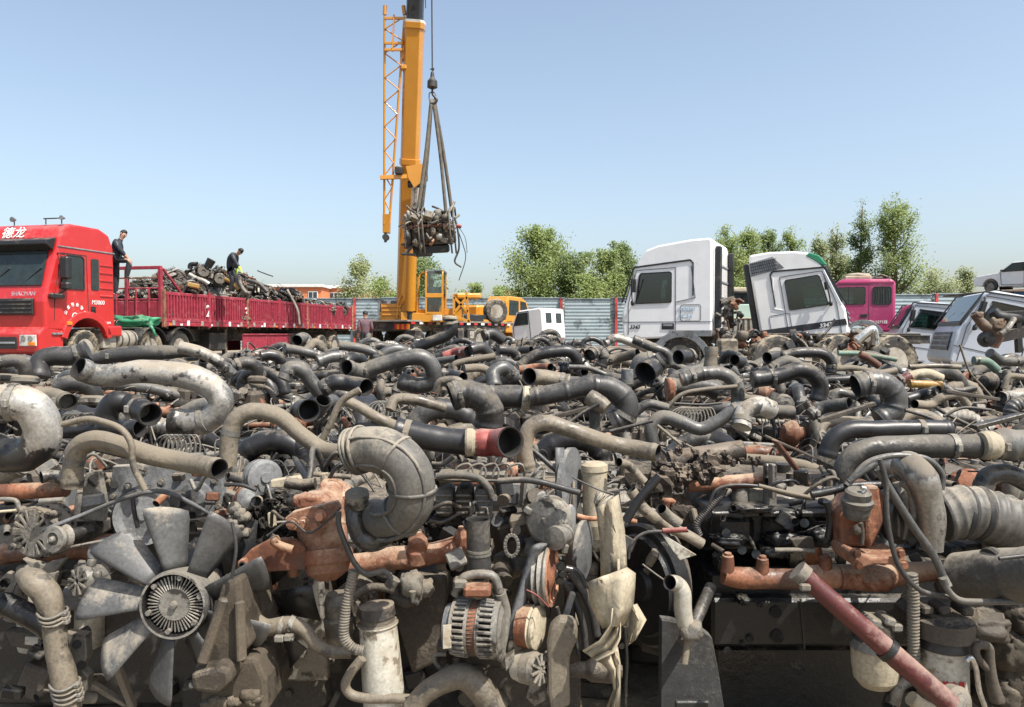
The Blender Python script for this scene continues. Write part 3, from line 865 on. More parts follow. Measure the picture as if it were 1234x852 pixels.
# ---------------- red drop side trailer behind it
def trailer():
    t0 = 4.55; L = 14.0; W = 2.45
    org = TLOC+TLEFT*0.0-THEAD*t0; org.z = .55
    t = thing('semi_trailer', 'faded dark red drop side trailer loaded with scrap engines behind the red tractor', 'trailer', org, math.atan2(THEAD.y, THEAD.x))
    # x from 0 (front) to -L, z relative
    zd = 1.38; zt = 2.30
    mb = MB(); mb.box((-L/2, 0, zd-.05), (L, W-.04, .10), TRED, .01)
    for s in (-1, 1): mb.box((-L/2, s*.5, zd-.36), (L-.4, .1, .52), CHAS, .01)
    for xx in (-3.3, -8.6): mb.box((xx, 0, .75), (1.0, 1.9, .6), CHAS, .03)
    n = 26
    for i in range(n): mb.box((-(i+.5)*L/n, 0, zd-.16), (.08, W-.1, .1), CHAS, .01)
    mb.build('deck', t)
    for s in (-1, 1):
        Y = s*W/2
        # drop side panels with vertical corrugation
        npan = 6; pw = L/npan
        for k in range(npan):
            mb = MB(); x1 = -k*pw-.06; x0 = -(k+1)*pw+.06
            nx = 15; rows = []
            for z in (zd+.10, zt-.08):
                r = []
                for i in range(nx*4+1):
                    x = x1+(x0-x1)*min(1, (i//4+(0, .48, .54, .94)[i % 4])/nx); r.append(V((x, Y+s*(-.05, -.05, .045, .045)[i % 4], z)))
                rows.append(r)
            mb.sheet(rows, TRED, .006, smooth=False)
            mb.box(((x0+x1)/2, Y+s*.01, zt-.03), (x1-x0, .07, .10), TRED, .01)
            mb.box(((x0+x1)/2, Y+s*.01, zd+.06), (x1-x0, .07, .10), TRED, .01)
            sp = mb.build('side_panel', t)
            if s > 0:
                if k >= 1 and k <= 5:
                    text_mb(str(k+1), .55, WTXT if k < 3 else TRED, (x1+.28, Y+.045, zd+.22), (-1, 0, 0), (0, 0, 1), .004, .004).build('painted_number', sp)
            mb = MB()
            for i in range(3):
                xx = x1+(x0-x1)*(i+.5)/3
                mb.box((xx, Y+s*.03, zd-.02), (.12, .06, .16), RIM if i != 1 else WTXT, .01)
            mb.build('hinge', sp)
        for k in range(npan+1):
            mb = MB(); mb.box((-k*pw*.998, Y+s*.02, (zd+zt)/2-.03), (.11, .10, zt-zd+.26), TRED if k % 2 else RUSTL, .01); mb.build('stake', t)
        mb = MB(); mb.box((-L/2, Y, zd-.06), (L, .08, .12), TRED, .01)
        for i in range(26): mb.box((-(i+.5)*L/26, Y+s*.045, zd-.07), (.12, .01, .06), (ORL, WTXT, RED)[i % 3], .002)
        mb.build('side_rail', t)
        # red side boards low between wheels
        for k in range(2):
            mb = MB(); mb.box((-5.4-k*1.78, Y-s*.10, .68), (1.72, .05, .66), TRED, .01); mb.box((-5.4-k*1.78, Y-s*.06, 1.0), (1.72, .05, .05), TRED, .01); mb.build('underrun_board', t)
        mb = MB(); mb.box((-3.9, s*.8, .75), (.14, .14, 1.1), CHAS, .01); mb.box((-3.9, s*.8, .22), (.3, .25, .05), CHAS, .01); mb.build('landing_leg', t)
        for xx in (-9.6, -10.9, -12.2): wheel(t, (xx, s*(W/2-.18), .48), (0, s, 0), .50)
    # front bulkhead: frame with bars above a solid board
    zb = 3.02
    mb = MB()
    for yy in (-W/2+.05, 0, W/2-.05): mb.box((.06, yy, (zd+zb)/2), (.1, .11, zb-zd), TRED, .01)
    mb.box((.06, 0, zb+.03), (.1, W, .1), TRED, .01)
    for zz in (2.08, 2.42, 2.74): mb.box((.06, 0, zz), (.05, W, .05), RUSTL if zz > 2.5 else TRED, .01)
    mb.box((.06, 0, 1.72), (.05, W-.1, .62), TRED, .01)
    for yy in (-.8, -.35, .35, .8): mb.box((.10, yy, 1.9), (.05, .05, 1.0), TRED, .01)
    # side return of the bulkhead
    mb.bar((0, W/2, zb), (-.9, W/2, zt), .06, .06, TRED)
    mb.build('bulkhead', t)
    mb = MB(); mb.box((-L, 0, (zd+zt)/2), (.07, W, zt-zd), TRED, .01); mb.build('tailboard', t)
    mb = MB()
    for s in (-1, 1):
        for i in range(5): mb.box((-L-.06, s*(.62+.11*i), zd-.30), (.03, .11, .14), ORL if i % 2 else RED, .004)
    mb.box((-L-.02, 0, zd-.30), (.05, 2.3, .2), CHAS, .01)
    mb.build('tail_light', t)
    mb = MB()
    for s in (-.5, .5): mb.box((-L/2-2, s, .95), (7, .1, .3), CHAS, .01)
    for xx in (-9.6, -10.9, -12.2): mb.cyl((xx, -1.0, .5), (xx, 1.0, .5), .08, CHAS, 10); mb.box((xx, .5, .72), (1.0, .09, .1), CHAS); mb.box((xx, -.5, .72), (1.0, .09, .1), CHAS)
    mb.build('axle_frame', t)
    return t, org
TRAILER, TORG = trailer()
def on_trailer(xl, yl, z): 
    p = TORG+THEAD*xl+TLEFT*yl; p.z = .55+z; return p
# green tarpaulin bundle in front of the bulkhead
mb = MB(); TARP = mat('green_tarpaulin', (.03, .22, .11), dust=.15, rough=.6, bump=.4)
mb.lump((0, 0, .17), (.30, .62, .20), TARP, 3, .35, 16, 2.6, 5)
mb.tube([(.1, .5, .1), (.25, .7, .0), (.2, .8, -.25)], [.08, .06, .03], TARP, 8)
o = mb.build('tarpaulin', label='crumpled green tarpaulin bundled in front of the trailer bulkhead', cat='tarpaulin'); o.location = on_trailer(.42, .62, 1.20); o.rotation_euler.z = math.atan2(THEAD.y, THEAD.x)
mb = MB(); mb.box((0, 0, -.06), (.75, 2.1, .05), CHAS, .01); mb.build('front_platform', TRAILER).location = (.45, 0, 1.24)

# ---------------- dismantled cab (tall sleeper cab) : local x = heading, +y its left
def sleeper_cab(t, high=True, body=WHITE, lower=WHITE2, green=False, wheel_=True, mega=True, stripe=None, W=2.4, L=2.35, vent=False):
    """z=0 is the sill line of the cab, nose at x=L/2"""
    a = L/2
    if high:
        prof = [(a, .10), (a+.02, .75), (a-.08, 1.02), (a-.32, 1.85), (a-.40, 2.05), (a-.62, 2.36), (a-.95, 2.47), (-a+.55, 2.58), (-a+.05, 2.60), (-a, 2.50), (-a, .22)]
    else:
        prof = [(a, .10), (a+.02, .75), (a-.08, 1.02), (a-.36, 1.78), (a-.50, 1.90), (-a+.2, 1.96), (-a, 1.88), (-a, .22)]
    prof += [(-a+.05, .10), (-a+1.5, .02), (a-.1, .0)]
    b = poly_side(t, 'body', prof, -W/2, W/2, body, .05)
    zr = 1.85 if high else 1.76
    mb = MB(); mb.prism([(a-.07, -W/2+.12, 1.05), (a-.07, W/2-.12, 1.05), (a-.315, W/2-.16, zr), (a-.315, -W/2+.16, zr)], (.028, 0, .01), GLASS)
    ws = mb.build('windscreen', t)
    mb = MB(); mb.bar((a-.05, -.7, 1.03), (a-.13, -.1, 1.3), .02, .02, BLKP); mb.bar((a-.05, .1, 1.03), (a-.13, .7, 1.3), .02, .02, BLKP)
    mb.bar((a-.045, -W/2+.1, 1.0), (a-.045, W/2-.1, 1.0), .05, .08, BLKP, .02); mb.build('wiper', ws)
    # front dark panel and lamp
    mb = MB(); mb.box((a+.015, 0, .55), (.05, W*.72, .45), BLKP, .02)
    for i in range(3): mb.box((a+.045, 0, .42+i*.13), (.03, W*.7, .05), GREYPL, .01)
    mb.build('grille', t)
    for s in (-1, 1):
        Y = s*W/2; O = s*.006
        # black edge round windscreen pillar and along the roof line
        mb = MB(); strip([(a+.02, .98), (a-.03, 1.12), (a-.30, zr+.06), (-a+.55 if mega else -a+.1, zr+.20), (-a+.48 if mega else -a+.1, zr+.12), (-a+.48 if mega else -a+.1, zr-.72 if mega else zr)], Y+O, .035 if not mega else .045, .03, BLKP, mb); mb.build('weather_strip', t)
        # door
        mb = MB()
        strip([(a-.16, .12), (a-.16, .95), (a-.38, zr-.02), (a-1.42, zr+.02), (a-1.42, .20)], Y+O, .014, .012, SEAM, mb)
        strip([(a-.0, .46), (-a, .46)], Y+O, .012, .01, SEAM, mb)
        dr = mb.build('door', t)
        if mega:
            mb = MB(); strip(rrect(-a+.28, -a+.80, .48, .90, .05)+[rrect(-a+.28, -a+.80, .48, .90, .05)[0]], Y+O, .010, .008, SEAM, mb)
            strip([(-a+.53, zr+.05), (-a+.42, 1.08), (a-1.44, .98)], Y+O, .02, .02, lower, mb); mb.build('locker_lid', t)
        # window
        wp = [(a-.36, .95), (a-1.28, .97), (a-1.31, 1.0), (a-1.31, 1.72), (a-1.27, 1.76), (a-.50, 1.74), (a-.46, 1.70)] if high else [(a-.32, 1.05), (-a+.85, 1.08), (-a+.85, 1.58), (-a+.95, 1.64), (a-.52, 1.64), (a-.56, 1.58)]
        if s < 0: cut_through(b, wp, W)
        mb = MB(); mb.prism([(x, Y-s*.012, z) for x, z in wp], (0, s*.008, 0), TGL); wi = mb.build('side_window', t)
        mb = MB(); strip(wp+[wp[0]], Y+s*.013, .03, .02, BLKP, mb)
        mb.bar((a-.40, Y+s*.014, 1.08), (a-.56, Y+s*.014, 1.6), .03, .012, BLKP, .002); mb.build('window_frame', wi)
        # mirror arm
        mb = MB(); mb.tube([(a-.34, Y, 1.68), (a-.33, Y+s*.16, 1.66), (a-.30, Y+s*.18, 1.2), (a-.30, Y+s*.1, .98), (a-.3, Y, .95)], .018, BLKP, 6)
        mb.box((a-.33, Y+s*.14, 1.42), (.14, .05, .36) if green is False else (.1, .04, .2), BLKP, .02); mb.lump((a-.30, Y+s*.10, .96), (.05, .05, .07), BLKP, 2, .1, 6)
        mb.build('mirror', t)
        mb = MB(); mb.box((a-1.22, Y+s*.006, .34), (.32, .02, .16), BLKP, .02); mb.box((a-1.22, Y+s*.02, .37), (.24, .02, .04), GREYPL, .01); mb.build('door_handle', t)
        # wheel arch cover
        mb = MB(); o = arch(-a+.80, -.58, .80, 165, 15, 12); i_ = arch(-a+.80, -.58, .64, 15, 165, 12)
        mb.prism([(x, Y-s*.06, z) for x, z in o+i_], (0, s*.085, 0), lower); mb.box((-a+.55, Y+s*.002, .16), (1.1, .03, .16), lower, .02)
        mb.build('wheel_arch', t, bevel=.01, recalc=True)
        if stripe:
            mb = MB(); mb.prism([(x, Y+s*.002, z) for x, z in [(a, .36), (a-.02, .52), (-a, .56), (-a, .40)]], (0, s*.006, 0), BTXT); mb.build('black_stripe', t)
        if vent:
            mb = MB(); mb.prism([(x, Y-s*.02, z) for x, z in [(-a-.02, 2.02), (-a+.85, 2.10), (-a+.62, 2.44), (-a-.02, 2.38)]], (0, s*.045, 0), GREYPL); mb.build('air_vent', t, bevel=.01)
            mb = MB()
            for i in range(12): mb.bar((-a+.04+i*.055, Y+s*.03, 2.07), (-a+.04+i*.05, Y+s*.03, 2.38), .012, .012, BLKP)
            for i in range(4): mb.bar((-a+.02, Y+s*.032, 2.10+i*.08), (-a+.7, Y+s*.032, 2.13+i*.08), .012, .012, BLKP)
            mb.build('vent_grille', t)
    if green:
        mb = MB(); G = paint('green_visor', (.02, .20, .10), .05)
        mb.prism([(a-.34, -W/2-.01, 1.96), (a-.22, -W/2-.01, 1.95), (a-.38, -W/2-.01, 2.24), (a-.60, -W/2-.01, 2.36), (a-.72, -W/2-.01, 2.30)], (0, W+.02, 0), G); mb.build('sun_visor', t, bevel=.03, recalc=True)
    # rear wall clutter
    mb = MB(); mb.box((-a-.02, 0, 1.4 if high else 1.05), (.03, W-.3, 1.9 if high else 1.4), WHITE, .02)
    for i in range(4): mb.box((-a-.045, 0, .7+i*.42 if high else .6+i*.3), (.03, W-.6, .05), lower, .01)
    mb.build('rear_wall', t)
    for s in (-1, 1):
        mb = MB(); mb.bar((-a-.12, s*(W/2-.20), .3), (-a-.12, s*(W/2-.25), 2.4 if high else 1.6), .16, .14, BLKP, .04); mb.build('air_deflector', t)
    return t
def chassis_under(t, zs, L=6, wheels=((.2, 1), (-3.6, 1), (-4.9, 1)), a=1.17, W=2.3):
    """frame rails and wheels under/behind a cab whose sill sits zs above ground"""
    mb = MB()
    for s in (-.4, .4): mb.box((a-L/2-.1, s, -zs+.95), (L, .08, .26), CHAS, .01)
    for i in range(5): mb.box((a-.6-i*(L-1)/4, 0, -zs+.92), (.12, .9, .18), CHAS, .01)
    rg = random.Random(7)
    mb.build('chassis', t)
    for x, k in wheels:
        for s in (-1, 1): wheel(t, (x, s*(W/2-.17), -zs+.5), (0, s, 0), .5)
def junk(t, c, d, n, seed, name='mechanical_parts'):
    rg = random.Random(seed); mb = MB(); c = V(c)
    M = [DARK, RUST, BLACK, BROWN, CAST, RUB]
    for i in range(n):
        p = c+V([rg.uniform(-1, 1)*q for q in d]); m = rg.choice(M); k = rg.random()
        if k < .35: mb.box(p, [rg.uniform(.05, .22) for _ in range(3)], m, .012, V([rg.uniform(-1, 1) for _ in range(3)]))
        elif k < .6:
            q = p+V([rg.uniform(-.35, .35) for _ in range(3)]); mb.tube([p, p.lerp(q, .5)+V((0, 0, rg.uniform(-.1, .15))), q], rg.uniform(.012, .04), m, 7, 4)
        elif k < .85:
            q = p+V([rg.uniform(-1, 1) for _ in range(3)])*.12; mb.cyl(p, q, rg.uniform(.04, .11), m, 12)
        else: mb.lump(p, [rg.uniform(.05, .13) for _ in range(3)], m, i, .25, 6)
    return mb.build(name, t)

# cab A: high roof, heading left, rear sliver towards camera
SILL = 1.42
def place_cab(name, label, near_rear, phi, left_heading, z, group='dismantled white truck cabs', pitch=0, cat='truck cab', L=2.35, W=2.4):
    """near_rear: world (x,y) of the rear near corner"""
    if left_heading:
        f = V((-math.cos(phi), math.sin(phi), 0)); near = V((-math.sin(phi), -math.cos(phi), 0))
        rz = math.atan2(f.y, f.x)
    else:
        f = V((math.cos(phi), -math.sin(phi), 0)); near = V((-math.sin(phi), -math.cos(phi), 0))
        rz = math.atan2(f.y, f.x)
    c = V((near_rear[0], near_rear[1], 0))+f*L/2-near*W/2
    t = thing(name, label, cat, (c.x, c.y, z), 0, group)
    t.rotation_mode = 'XYZ'
    m = Matrix.Rotation(rz, 4, 'Z') @ Matrix.Rotation(pitch, 4, 'Y')
    t.rotation_euler = m.to_euler()
    return t
cabA = place_cab('truck_cab', 'tall white high roofed truck cab facing left with bare chassis behind', (5.10, 19.5), R(25), True, SILL)
sleeper_cab(cabA, True, WHITE2, GREYPL)
chassis_under(cabA, SILL-.5, 7.0, ((-.35, 1), (-4.1, 1)))
junk(cabA, (-1.55, .6, .3), (.25, .5, .75), 46, 5)
YA = 1.2+.010
# near side for heading left is local +y? decide by sign below
def near_side(t):
    m = Wm(t); return 1 if (m @ V((0, 1, 0))).length < (m @ V((0, -1, 0))).length else -1
sA = near_side(cabA)
def side_text(t, s, body, size, x_left, z, m, bold=.003, shear=0, W=2.4, name='side_lettering', off=.010):
    right = V((-1, 0, 0)) if s > 0 else V((1, 0, 0))
    text_mb(body, size, m, (x_left, s*(W/2+off), z), right, (0, 0, 1), .003, bold, shear).build(name, t)
side_text(cabA, sA, '3343', .14, .98 if sA > 0 else -.98, .28, BTXT, .004, .2)
side_text(cabA, sA, '17970201', .12, -.28 if sA > 0 else .28, .74, BLTXT, .002)
side_text(cabA, sA, 'HC 2·6', .12, -.32 if sA > 0 else .32, .56, BLTXT, .002)
# cab B: tilted, heading right, green visor
cabB = place_cab('truck_cab', 'tilted white truck cab with green visor and black side stripe facing right', (6.68, 20.3), R(25), False, 1.27, pitch=R(-9.5), L=2.12)
sleeper_cab(cabB, True, WHITE, WHITE, green=True, stripe=True, vent=True, L=2.12)
sB = near_side(cabB)
side_text(cabB, sB, '3343', .15, .40 if sB < 0 else -.40, .385, WTXT, .005, .2, off=.012)
junk(cabB, (.3, -.6, -.12), (1.0, .5, .12), 30, 9)
# ---------------- two more white cabs at the right, low roofs
cabC = place_cab('truck_cab', 'low white cab with big dark windscreen between the pink cab and the nearest white cab', (14.0, 23.25), R(20), True, .62, pitch=R(-9), L=2.2)
sleeper_cab(cabC, False, SILVB, SILVB, mega=False, L=2.2)
junk(cabC, (.6, .9, -.1), (.8, .4, .15), 24, 11)
cabD = place_cab('truck_cab', 'white cab nose up with huge dark windscreen at the right edge, behind rusty axle scrap', (12.65, 17.3), R(17), True, .55, pitch=R(-14), L=2.5)
sleeper_cab(cabD, False, SILVB, SILVB, mega=False, L=2.5)
# ---------------- magenta cab
def pink_cab():
    L = 2.15; W = 2.4; a = L/2
    t = place_cab('truck_cab', 'magenta truck cab with rounded corners, curtained rear window and grey wheel arch', (13.55, 27.0), R(20), True, 1.62, L=L)
    prof = [(a, .12), (a+.02, .85), (a-.10, 1.05), (a-.16, 1.72), (a-.28, 1.86), (a-.45, 1.92), (-a+.12, 1.90), (-a, 1.78), (-a, .02), (-a+.32, .0)]+arch(-a+1.05, -.28, .60, 150, 35, 8)+[(a-.4, .0)]
    pb = poly_side(t, 'body', prof, -W/2, W/2, PINK, .09)
    mb = MB(); mb.prism([(a-.07, -W/2+.1, 1.08), (a-.07, W/2-.1, 1.08), (a-.13, W/2-.14, 1.66), (a-.13, -W/2+.14, 1.66)], (.02, 0, .004), GLASS); mb.build('windscreen', t)
    for s in (-1, 1):
        Y = s*W/2; mb = MB()
        strip([(a-.12, .1), (a-.16, 1.0), (a-.2, 1.72), (-a+.86, 1.72), (-a+.86, .12)], Y, .014, .014, SEAM, mb); mb.bar((a-.3, Y, 1.80), (-a+.05, Y, 1.78), .05, .04, PINK); mb.build('door', t)
        wp = rrect(-a+.98, a-.26, 1.02, 1.62, .06); mb = MB()
        if s < 0: cut_through(pb, wp, W)
        mb.prism([(x, Y-s*.012, z) for x, z in wp], (0, s*.008, 0), TGL); wi = mb.build('side_window', t)
        mb = MB(); strip(wp+[wp[0]], Y+s*.012, .03, .02, BLKP, mb); mb.bar((a-.62, Y+s*.012, 1.05), (a-.62, Y+s*.012, 1.6), .03, .03, BLKP); mb.build('window_frame', wi)
        wp = rrect(-a+.14, -a+.74, 1.00, 1.62, .08); mb = MB(); mb.prism([(x, Y-s*.01, z) for x, z in wp], (0, s*.02, 0), GLASS); wi = mb.build('rear_window', t)
        mb = MB(); strip(wp+[wp[0]], Y+s*.012, .03, .02, BLKP, mb); mb.build('window_frame', wi)
        mb = MB()
        for i in range(6): mb.tube([(-a+.22+i*.09, Y+s*.012, 1.04), (-a+.2+i*.09+.02*math.sin(i), Y+s*.012, 1.3), (-a+.24+i*.085, Y+s*.012, 1.56)], .014, BLKP if i % 2 else CHAS, 5)
        mb.build('curtain', wi)
        mb = MB(); mb.box((-a+1.02, Y+s*.01, .60), (.22, .03, .12), BLKP, .02); mb.build('door_handle', t)
        mb = MB(); o = arch(-a+1.05, -.28, .74, 160, 20, 12); i_ = arch(-a+1.05, -.28, .58, 20, 160, 12)
        mb.prism([(x, Y-s*.06, z) for x, z in o+i_], (0, s*.08, 0), GREYPL); mb.build('wheel_arch', t, bevel=.01, recalc=True)
    s = near_side(t)
    side_text(t, s, '蒙B·0271挂', .13, -a+.88 if s > 0 else a-.88, .33, WHT, .003, W=W)
    text_mb('2629K', .08, BLKP, ((a-.30) if s > 0 else -(a-.3), s*(W/2+.01), .82), (-s, 0, 0), (0, 0, 1), .003).build('side_lettering', t)
    mb = MB(); mb.box((.1, 0, 2.0), (.9, 1.3, .16), CREAM, .05); mb.lump((.1, 0, 2.1), (.45, .6, .10), CREAM, 4, .2, 8); mb.build('roof_deflector', t)
    mb = MB(); mb.box((-.75, -.2, 1.98), (.5, 1.2, .10), CHAS, .03); mb.tube([(-.9, .5, 2.0), (-.7, .2, 2.1), (-.5, -.6, 2.02)], .04, CHAS, 6); mb.build('roof_rack', t)
    junk(t, (.9, 1.0, -.1), (.5, .5, .2), 24, 17)
pink_cab()
# ---------------- small white crew cab by the crane
def small_cab():
    L = 1.75; W = 2.0; a = L/2
    t = place_cab('truck_cab', 'small white flat roofed cab lying tilted in front of the fence beside the yellow crane', (1.15, 26.6), R(35), True, 1.36, pitch=R(5), L=L, W=W); t.scale = (.76, .76, .86)
    prof = [(a, .0), (a+.02, .62), (a-.30, 1.18), (a-.5, 1.25), (-a+.1, 1.27), (-a, 1.18), (-a, 0)]
    poly_side(t, 'body', prof, -W/2, W/2, WHITE, .06)
    mb = MB(); mb.prism([(a-.02, -W/2+.1, .66), (a-.02, W/2-.1, .66), (a-.28, W/2-.12, 1.14), (a-.28, -W/2+.12, 1.14)], (.02, 0, .01), GLASS); mb.build('windscreen', t)
    for s in (-1, 1):
        Y = s*W/2; wp = [(a-.14, .64), (a-.95, .64), (a-.95, 1.12), (a-.42, 1.12)]
        mb = MB(); mb.prism([(x, Y-s*.01, z) for x, z in wp], (0, s*.02, 0), GLASS); wi = mb.build('side_window', t)
        mb = MB(); strip(wp+[wp[0]], Y+s*.012, .03, .03, BLKP, mb); mb.build('window_frame', wi)
        mb = MB(); strip([(a-.1, .02), (a-.1, .6), (a-.42, 1.18), (a-1.0, 1.18), (a-1.05, .02)], Y, .03, .03, SEAM, mb); mb.build('door', t)
    for yy in (-.45, .45):
        mb = MB(); mb.box((-a-.003, yy, .85), (.02, .42, .36), GLASS, .03); w_ = mb.build('rear_window', t)
        mb = MB()
        for q in (-.22, .22): mb.box((-a-.01, yy+q, .85), (.03, .03, .4), BLKP); 
        for q in (-.19, .19): mb.box((-a-.01, yy, .85+q), (.03, .45, .03), BLKP)
        mb.build('window_frame', w_)
small_cab()
# ---------------- pale green cab glimpsed between the big white cabs
def mint_cab():
    d = 26; X = (888-617)/F*d
    t = thing('truck_cab', 'pale green cab with cream roof glimpsed between the two big white cabs', 'truck cab', (X, d, 1.35), R(-8), 'dismantled white truck cabs')
    t['group'] = 'older dismantled cabs'
    mb = MB(); mb.box((0, 1, .75), (2.2, 2.0, 1.1), MINT, .10); mb.build('body', t)
    mb = MB(); mb.box((0, 1, 1.72), (2.3, 2.1, .16), CREAM, .05); mb.box((0, .9, 1.62), (2.2, 2, .06), BLKP, .01); mb.build('roof', t)
    mb = MB(); mb.box((0, .06, 1.42), (2.0, .1, .36), GLASS, .04); mb.build('windscreen', t)
    for s in (-1, 1):
        mb = MB(); mb.box((s*1.08, .05, 1.44), (.08, .12, .42), MINT, .02); mb.build('pillar', t)
    mb = MB()
    for i in range(14): mb.box((-1.1+i*.17, -.12, .52), (.09, .08, .42), RIM, .01)
    mb.box((0, -.08, .52), (2.4, .06, .50), RIM, .01); mb.box((0, -.12, .75), (2.4, .12, .05), CREAM, .01); mb.build('ribbed_panel', t)
    junk(t, (0, -.3, -.15), (1.3, .4, .4), 60, 23)
mint_cab()
# ---------------- long bare chassis with big tyres in front of the white cabs
def bare_chassis():
    d = 17.3
    A = px(903, 408, d); B = px(1120, 410, d-.4); A.z = B.z = 0
    t = thing('truck_chassis', 'bare truck chassis rail with large dusty tyres in front of the tilted white cab', 'chassis', (A.x, A.y, 1.38))
    Z = .06; D = (B-A); Lh = D.length; ux = D/Lh
    mb = MB()
    for o in (0, .8):
        a = V((0, o, Z)); mb.bar(a, a+ux*Lh, .09, .16, CHAS, .01)
        mb.bar(a+V((0, -.01, .09)), a+ux*Lh+V((0, -.01, .09)), .14, .012, BROWN, .002); mb.bar(a+V((0, -.01, -.085)), a+ux*Lh+V((0, -.01, -.085)), .14, .012, BROWN, .002)
    for i in range(6):
        c = ux*(Lh*(i+.3)/6); mb.box(c+V((0, .4, Z)), (.12, .8, .12), CHAS, .01)
    mb.build('frame_rail', t)
    for i, q in enumerate((933, 1010, 1073)):
        c = px(q, 437, d-.35); r = .62
        wheel(t, c-t.location, (.25, -1, .05) if i != 1 else (.4, -1, .2), r, .32)
    for i, q in enumerate((975, 1040, 900)):
        junk(t, px(q, 414, d-.3)-t.location, (.5, .25, .22), 26, 31+i)
    mb = MB(); mb.box(px(876, 418, 16.6)-t.location, (.42, .3, .36), TANP, .05); mb.build('air_tank_box', t)
    mb = MB(); c = px(1052, 405, 16.2)-t.location; mb.tube([c+V((-.35, 0, -.1)), c+V((-.1, 0, .1)), c+V((.02, 0, .12)), c+V((.06, 0, -.18))], .085, CHROME, 14, open0=True); mb.build('bright_elbow', t)
bare_chassis()
# ---------------- saloon car on a stack at the right edge
def old_car():
    d = 33; W = 1.62
    phi = R(58)
    f = V((-math.cos(phi), math.sin(phi), 0))
    base = px(1180, 357, d)
    t = thing('saloon_car', 'old stripped white saloon car parked high on a stack at the right edge', 'car', (0, 0, 0), math.atan2(f.y, f.x))
    near = V((-math.sin(phi), -math.cos(phi), 0))
    c = V((22.55, 33.4, 3.40)); t.location = c; t.scale = (.93, .93, .95)
    CW = paint('car_white', (.76, .78, .78), .16)
    prof = [(2.05, .35), (2.08, .62), (1.95, .80), (.95, .92), (.35, 1.36), (-.85, 1.40), (-1.35, .98), (-2.0, .92), (-2.08, .7), (-2.05, .34)]+[(-1.72, .30)]+arch(-1.35, .30, .36, 175, 5, 8)+[(-.9, .26), (.9, .26)]+arch(1.3, .30, .36, 175, 5, 8)+[(1.75, .32)]
    poly_side(t, 'body', prof, -W/2, W/2, CW, .06)
    for s in (-1, 1):
        Y = s*W/2
        for nm, wp in (('front_window', [(.78, .95), (.32, 1.30), (-.15, 1.32), (-.15, .95)]), ('rear_window', [(-.22, .95), (-.22, 1.32), (-.78, 1.34), (-.98, .97)])):
            mb = MB(); mb.prism([(x, Y-s*.01, z) for x, z in wp], (0, s*.02, 0), GLASS if s < 0 else GLASS); w_ = mb.build(nm, t)
            mb = MB(); strip(wp+[wp[0]], Y+s*.012, .03, .03, BLKP, mb); mb.build('window_frame', w_)
        mb = MB(); strip([(.85, .92), (.80, .35), (-.18, .33)], Y+s*.003, .02, .02, SEAM, mb); strip([(-.18, .33), (-.18, 1.34)], Y+s*.003, .03, .02, SEAM, mb); strip([(-.85, .40), (-1.0, .95)], Y+s*.003, .02, .02, SEAM, mb); mb.build('door', t)
        wheel(t, (1.3, s*(W/2-.1), .30), (0, s, 0), .29, .18, tread=False); wheel(t, (-1.35, s*(W/2-.1), .30), (0, s, 0), .29, .18, tread=False)
        mb = MB(); mb.box((-2.07, s*.62, .72), (.05, .22, .16), RUST, .01); mb.build('tail_lamp', t)
        mb = MB(); mb.box((.75, s*(W/2+.08), 1.0), (.1, .14, .1), BLKP, .03); mb.build('mirror', t)
    mb = MB(); mb.prism([(-.92, -W/2+.14, 1.345), (-.92, W/2-.14, 1.345), (-1.32, W/2-.12, 1.02), (-1.32, -W/2+.12, 1.02)], (-.02, 0, .02), mat('dusty_glass', (.20, .27, .24), dust=.3, rough=.2, bump=0)); mb.build('rear_windscreen', t)
    mb = MB(); mb.prism([(.93, -W/2+.14, .96), (.93, W/2-.14, .96), (.37, W/2-.16, 1.33), (.37, -W/2+.16, 1.33)], (.02, 0, .02), GLASS); mb.build('windscreen', t)
    mb = MB(); mb.box((-2.09, 0, .45), (.08, W, .12), RUST, .02); mb.build('rear_bumper', t)
    return c
CARP = old_car()
BLUESH = mat('blue_sheet', (.05, .17, .42), dust=.2, rough=.5, sc=.4)
WOODG = mat('weathered_boards', (.30, .27, .22), dust=.3, rough=.9, bump=.4, sc=.6)
t = thing('storage_container', 'blue ribbed container carrying the old white saloon car', 'container', (CARP.x+.4, CARP.y+.1, gz(34)))
h = 3.30-gz(34); mb = MB(); rows = []
for z in (0, h):
    r = []
    for i in range(61): r.append(V((-2.0+4.4*i/60, -1.6+(.0, .0, .06, .06)[i % 4], z)))
    rows.append(r)
mb.sheet(rows, BLUESH, .01, smooth=False); mb.build('front_wall', t)
mb = MB(); mb.box((.2, .4, h/2-.05), (4.4, 3.8, h-.1), BLUESH, .02); mb.build('body', t)
mb = MB(); mb.box((.0, .3, h+.03), (5.4, 4.3, .08), BROWN, .02, (0, .01, 0)); mb.box((-1.6, -1.2, h+.12), (2.2, .8, .06), RUST, .01, (.0, -.05, .1)); mb.build('roof_boards', t)
t = thing('plank_crate', 'grey weathered plank crate standing right of the blue container', 'crate', (CARP.x+1.6, CARP.y-2.0, gz(31)))
for i in range(9):
    mb = MB(); mb.box((-.72+i*.18, 0, 1.32), (.165, .04, 2.64), WOODG, .008, (0, .01*((i*7) % 3-1), 0)); mb.build('plank', t)
mb = MB(); mb.box((0, .07, 2.3), (1.6, .06, .12), WOODG); mb.box((0, .07, .4), (1.6, .06, .12), WOODG); mb.box((0, .5, 1.3), (1.55, .8, 2.58), WOODG, .02); mb.build('crate_body', t)

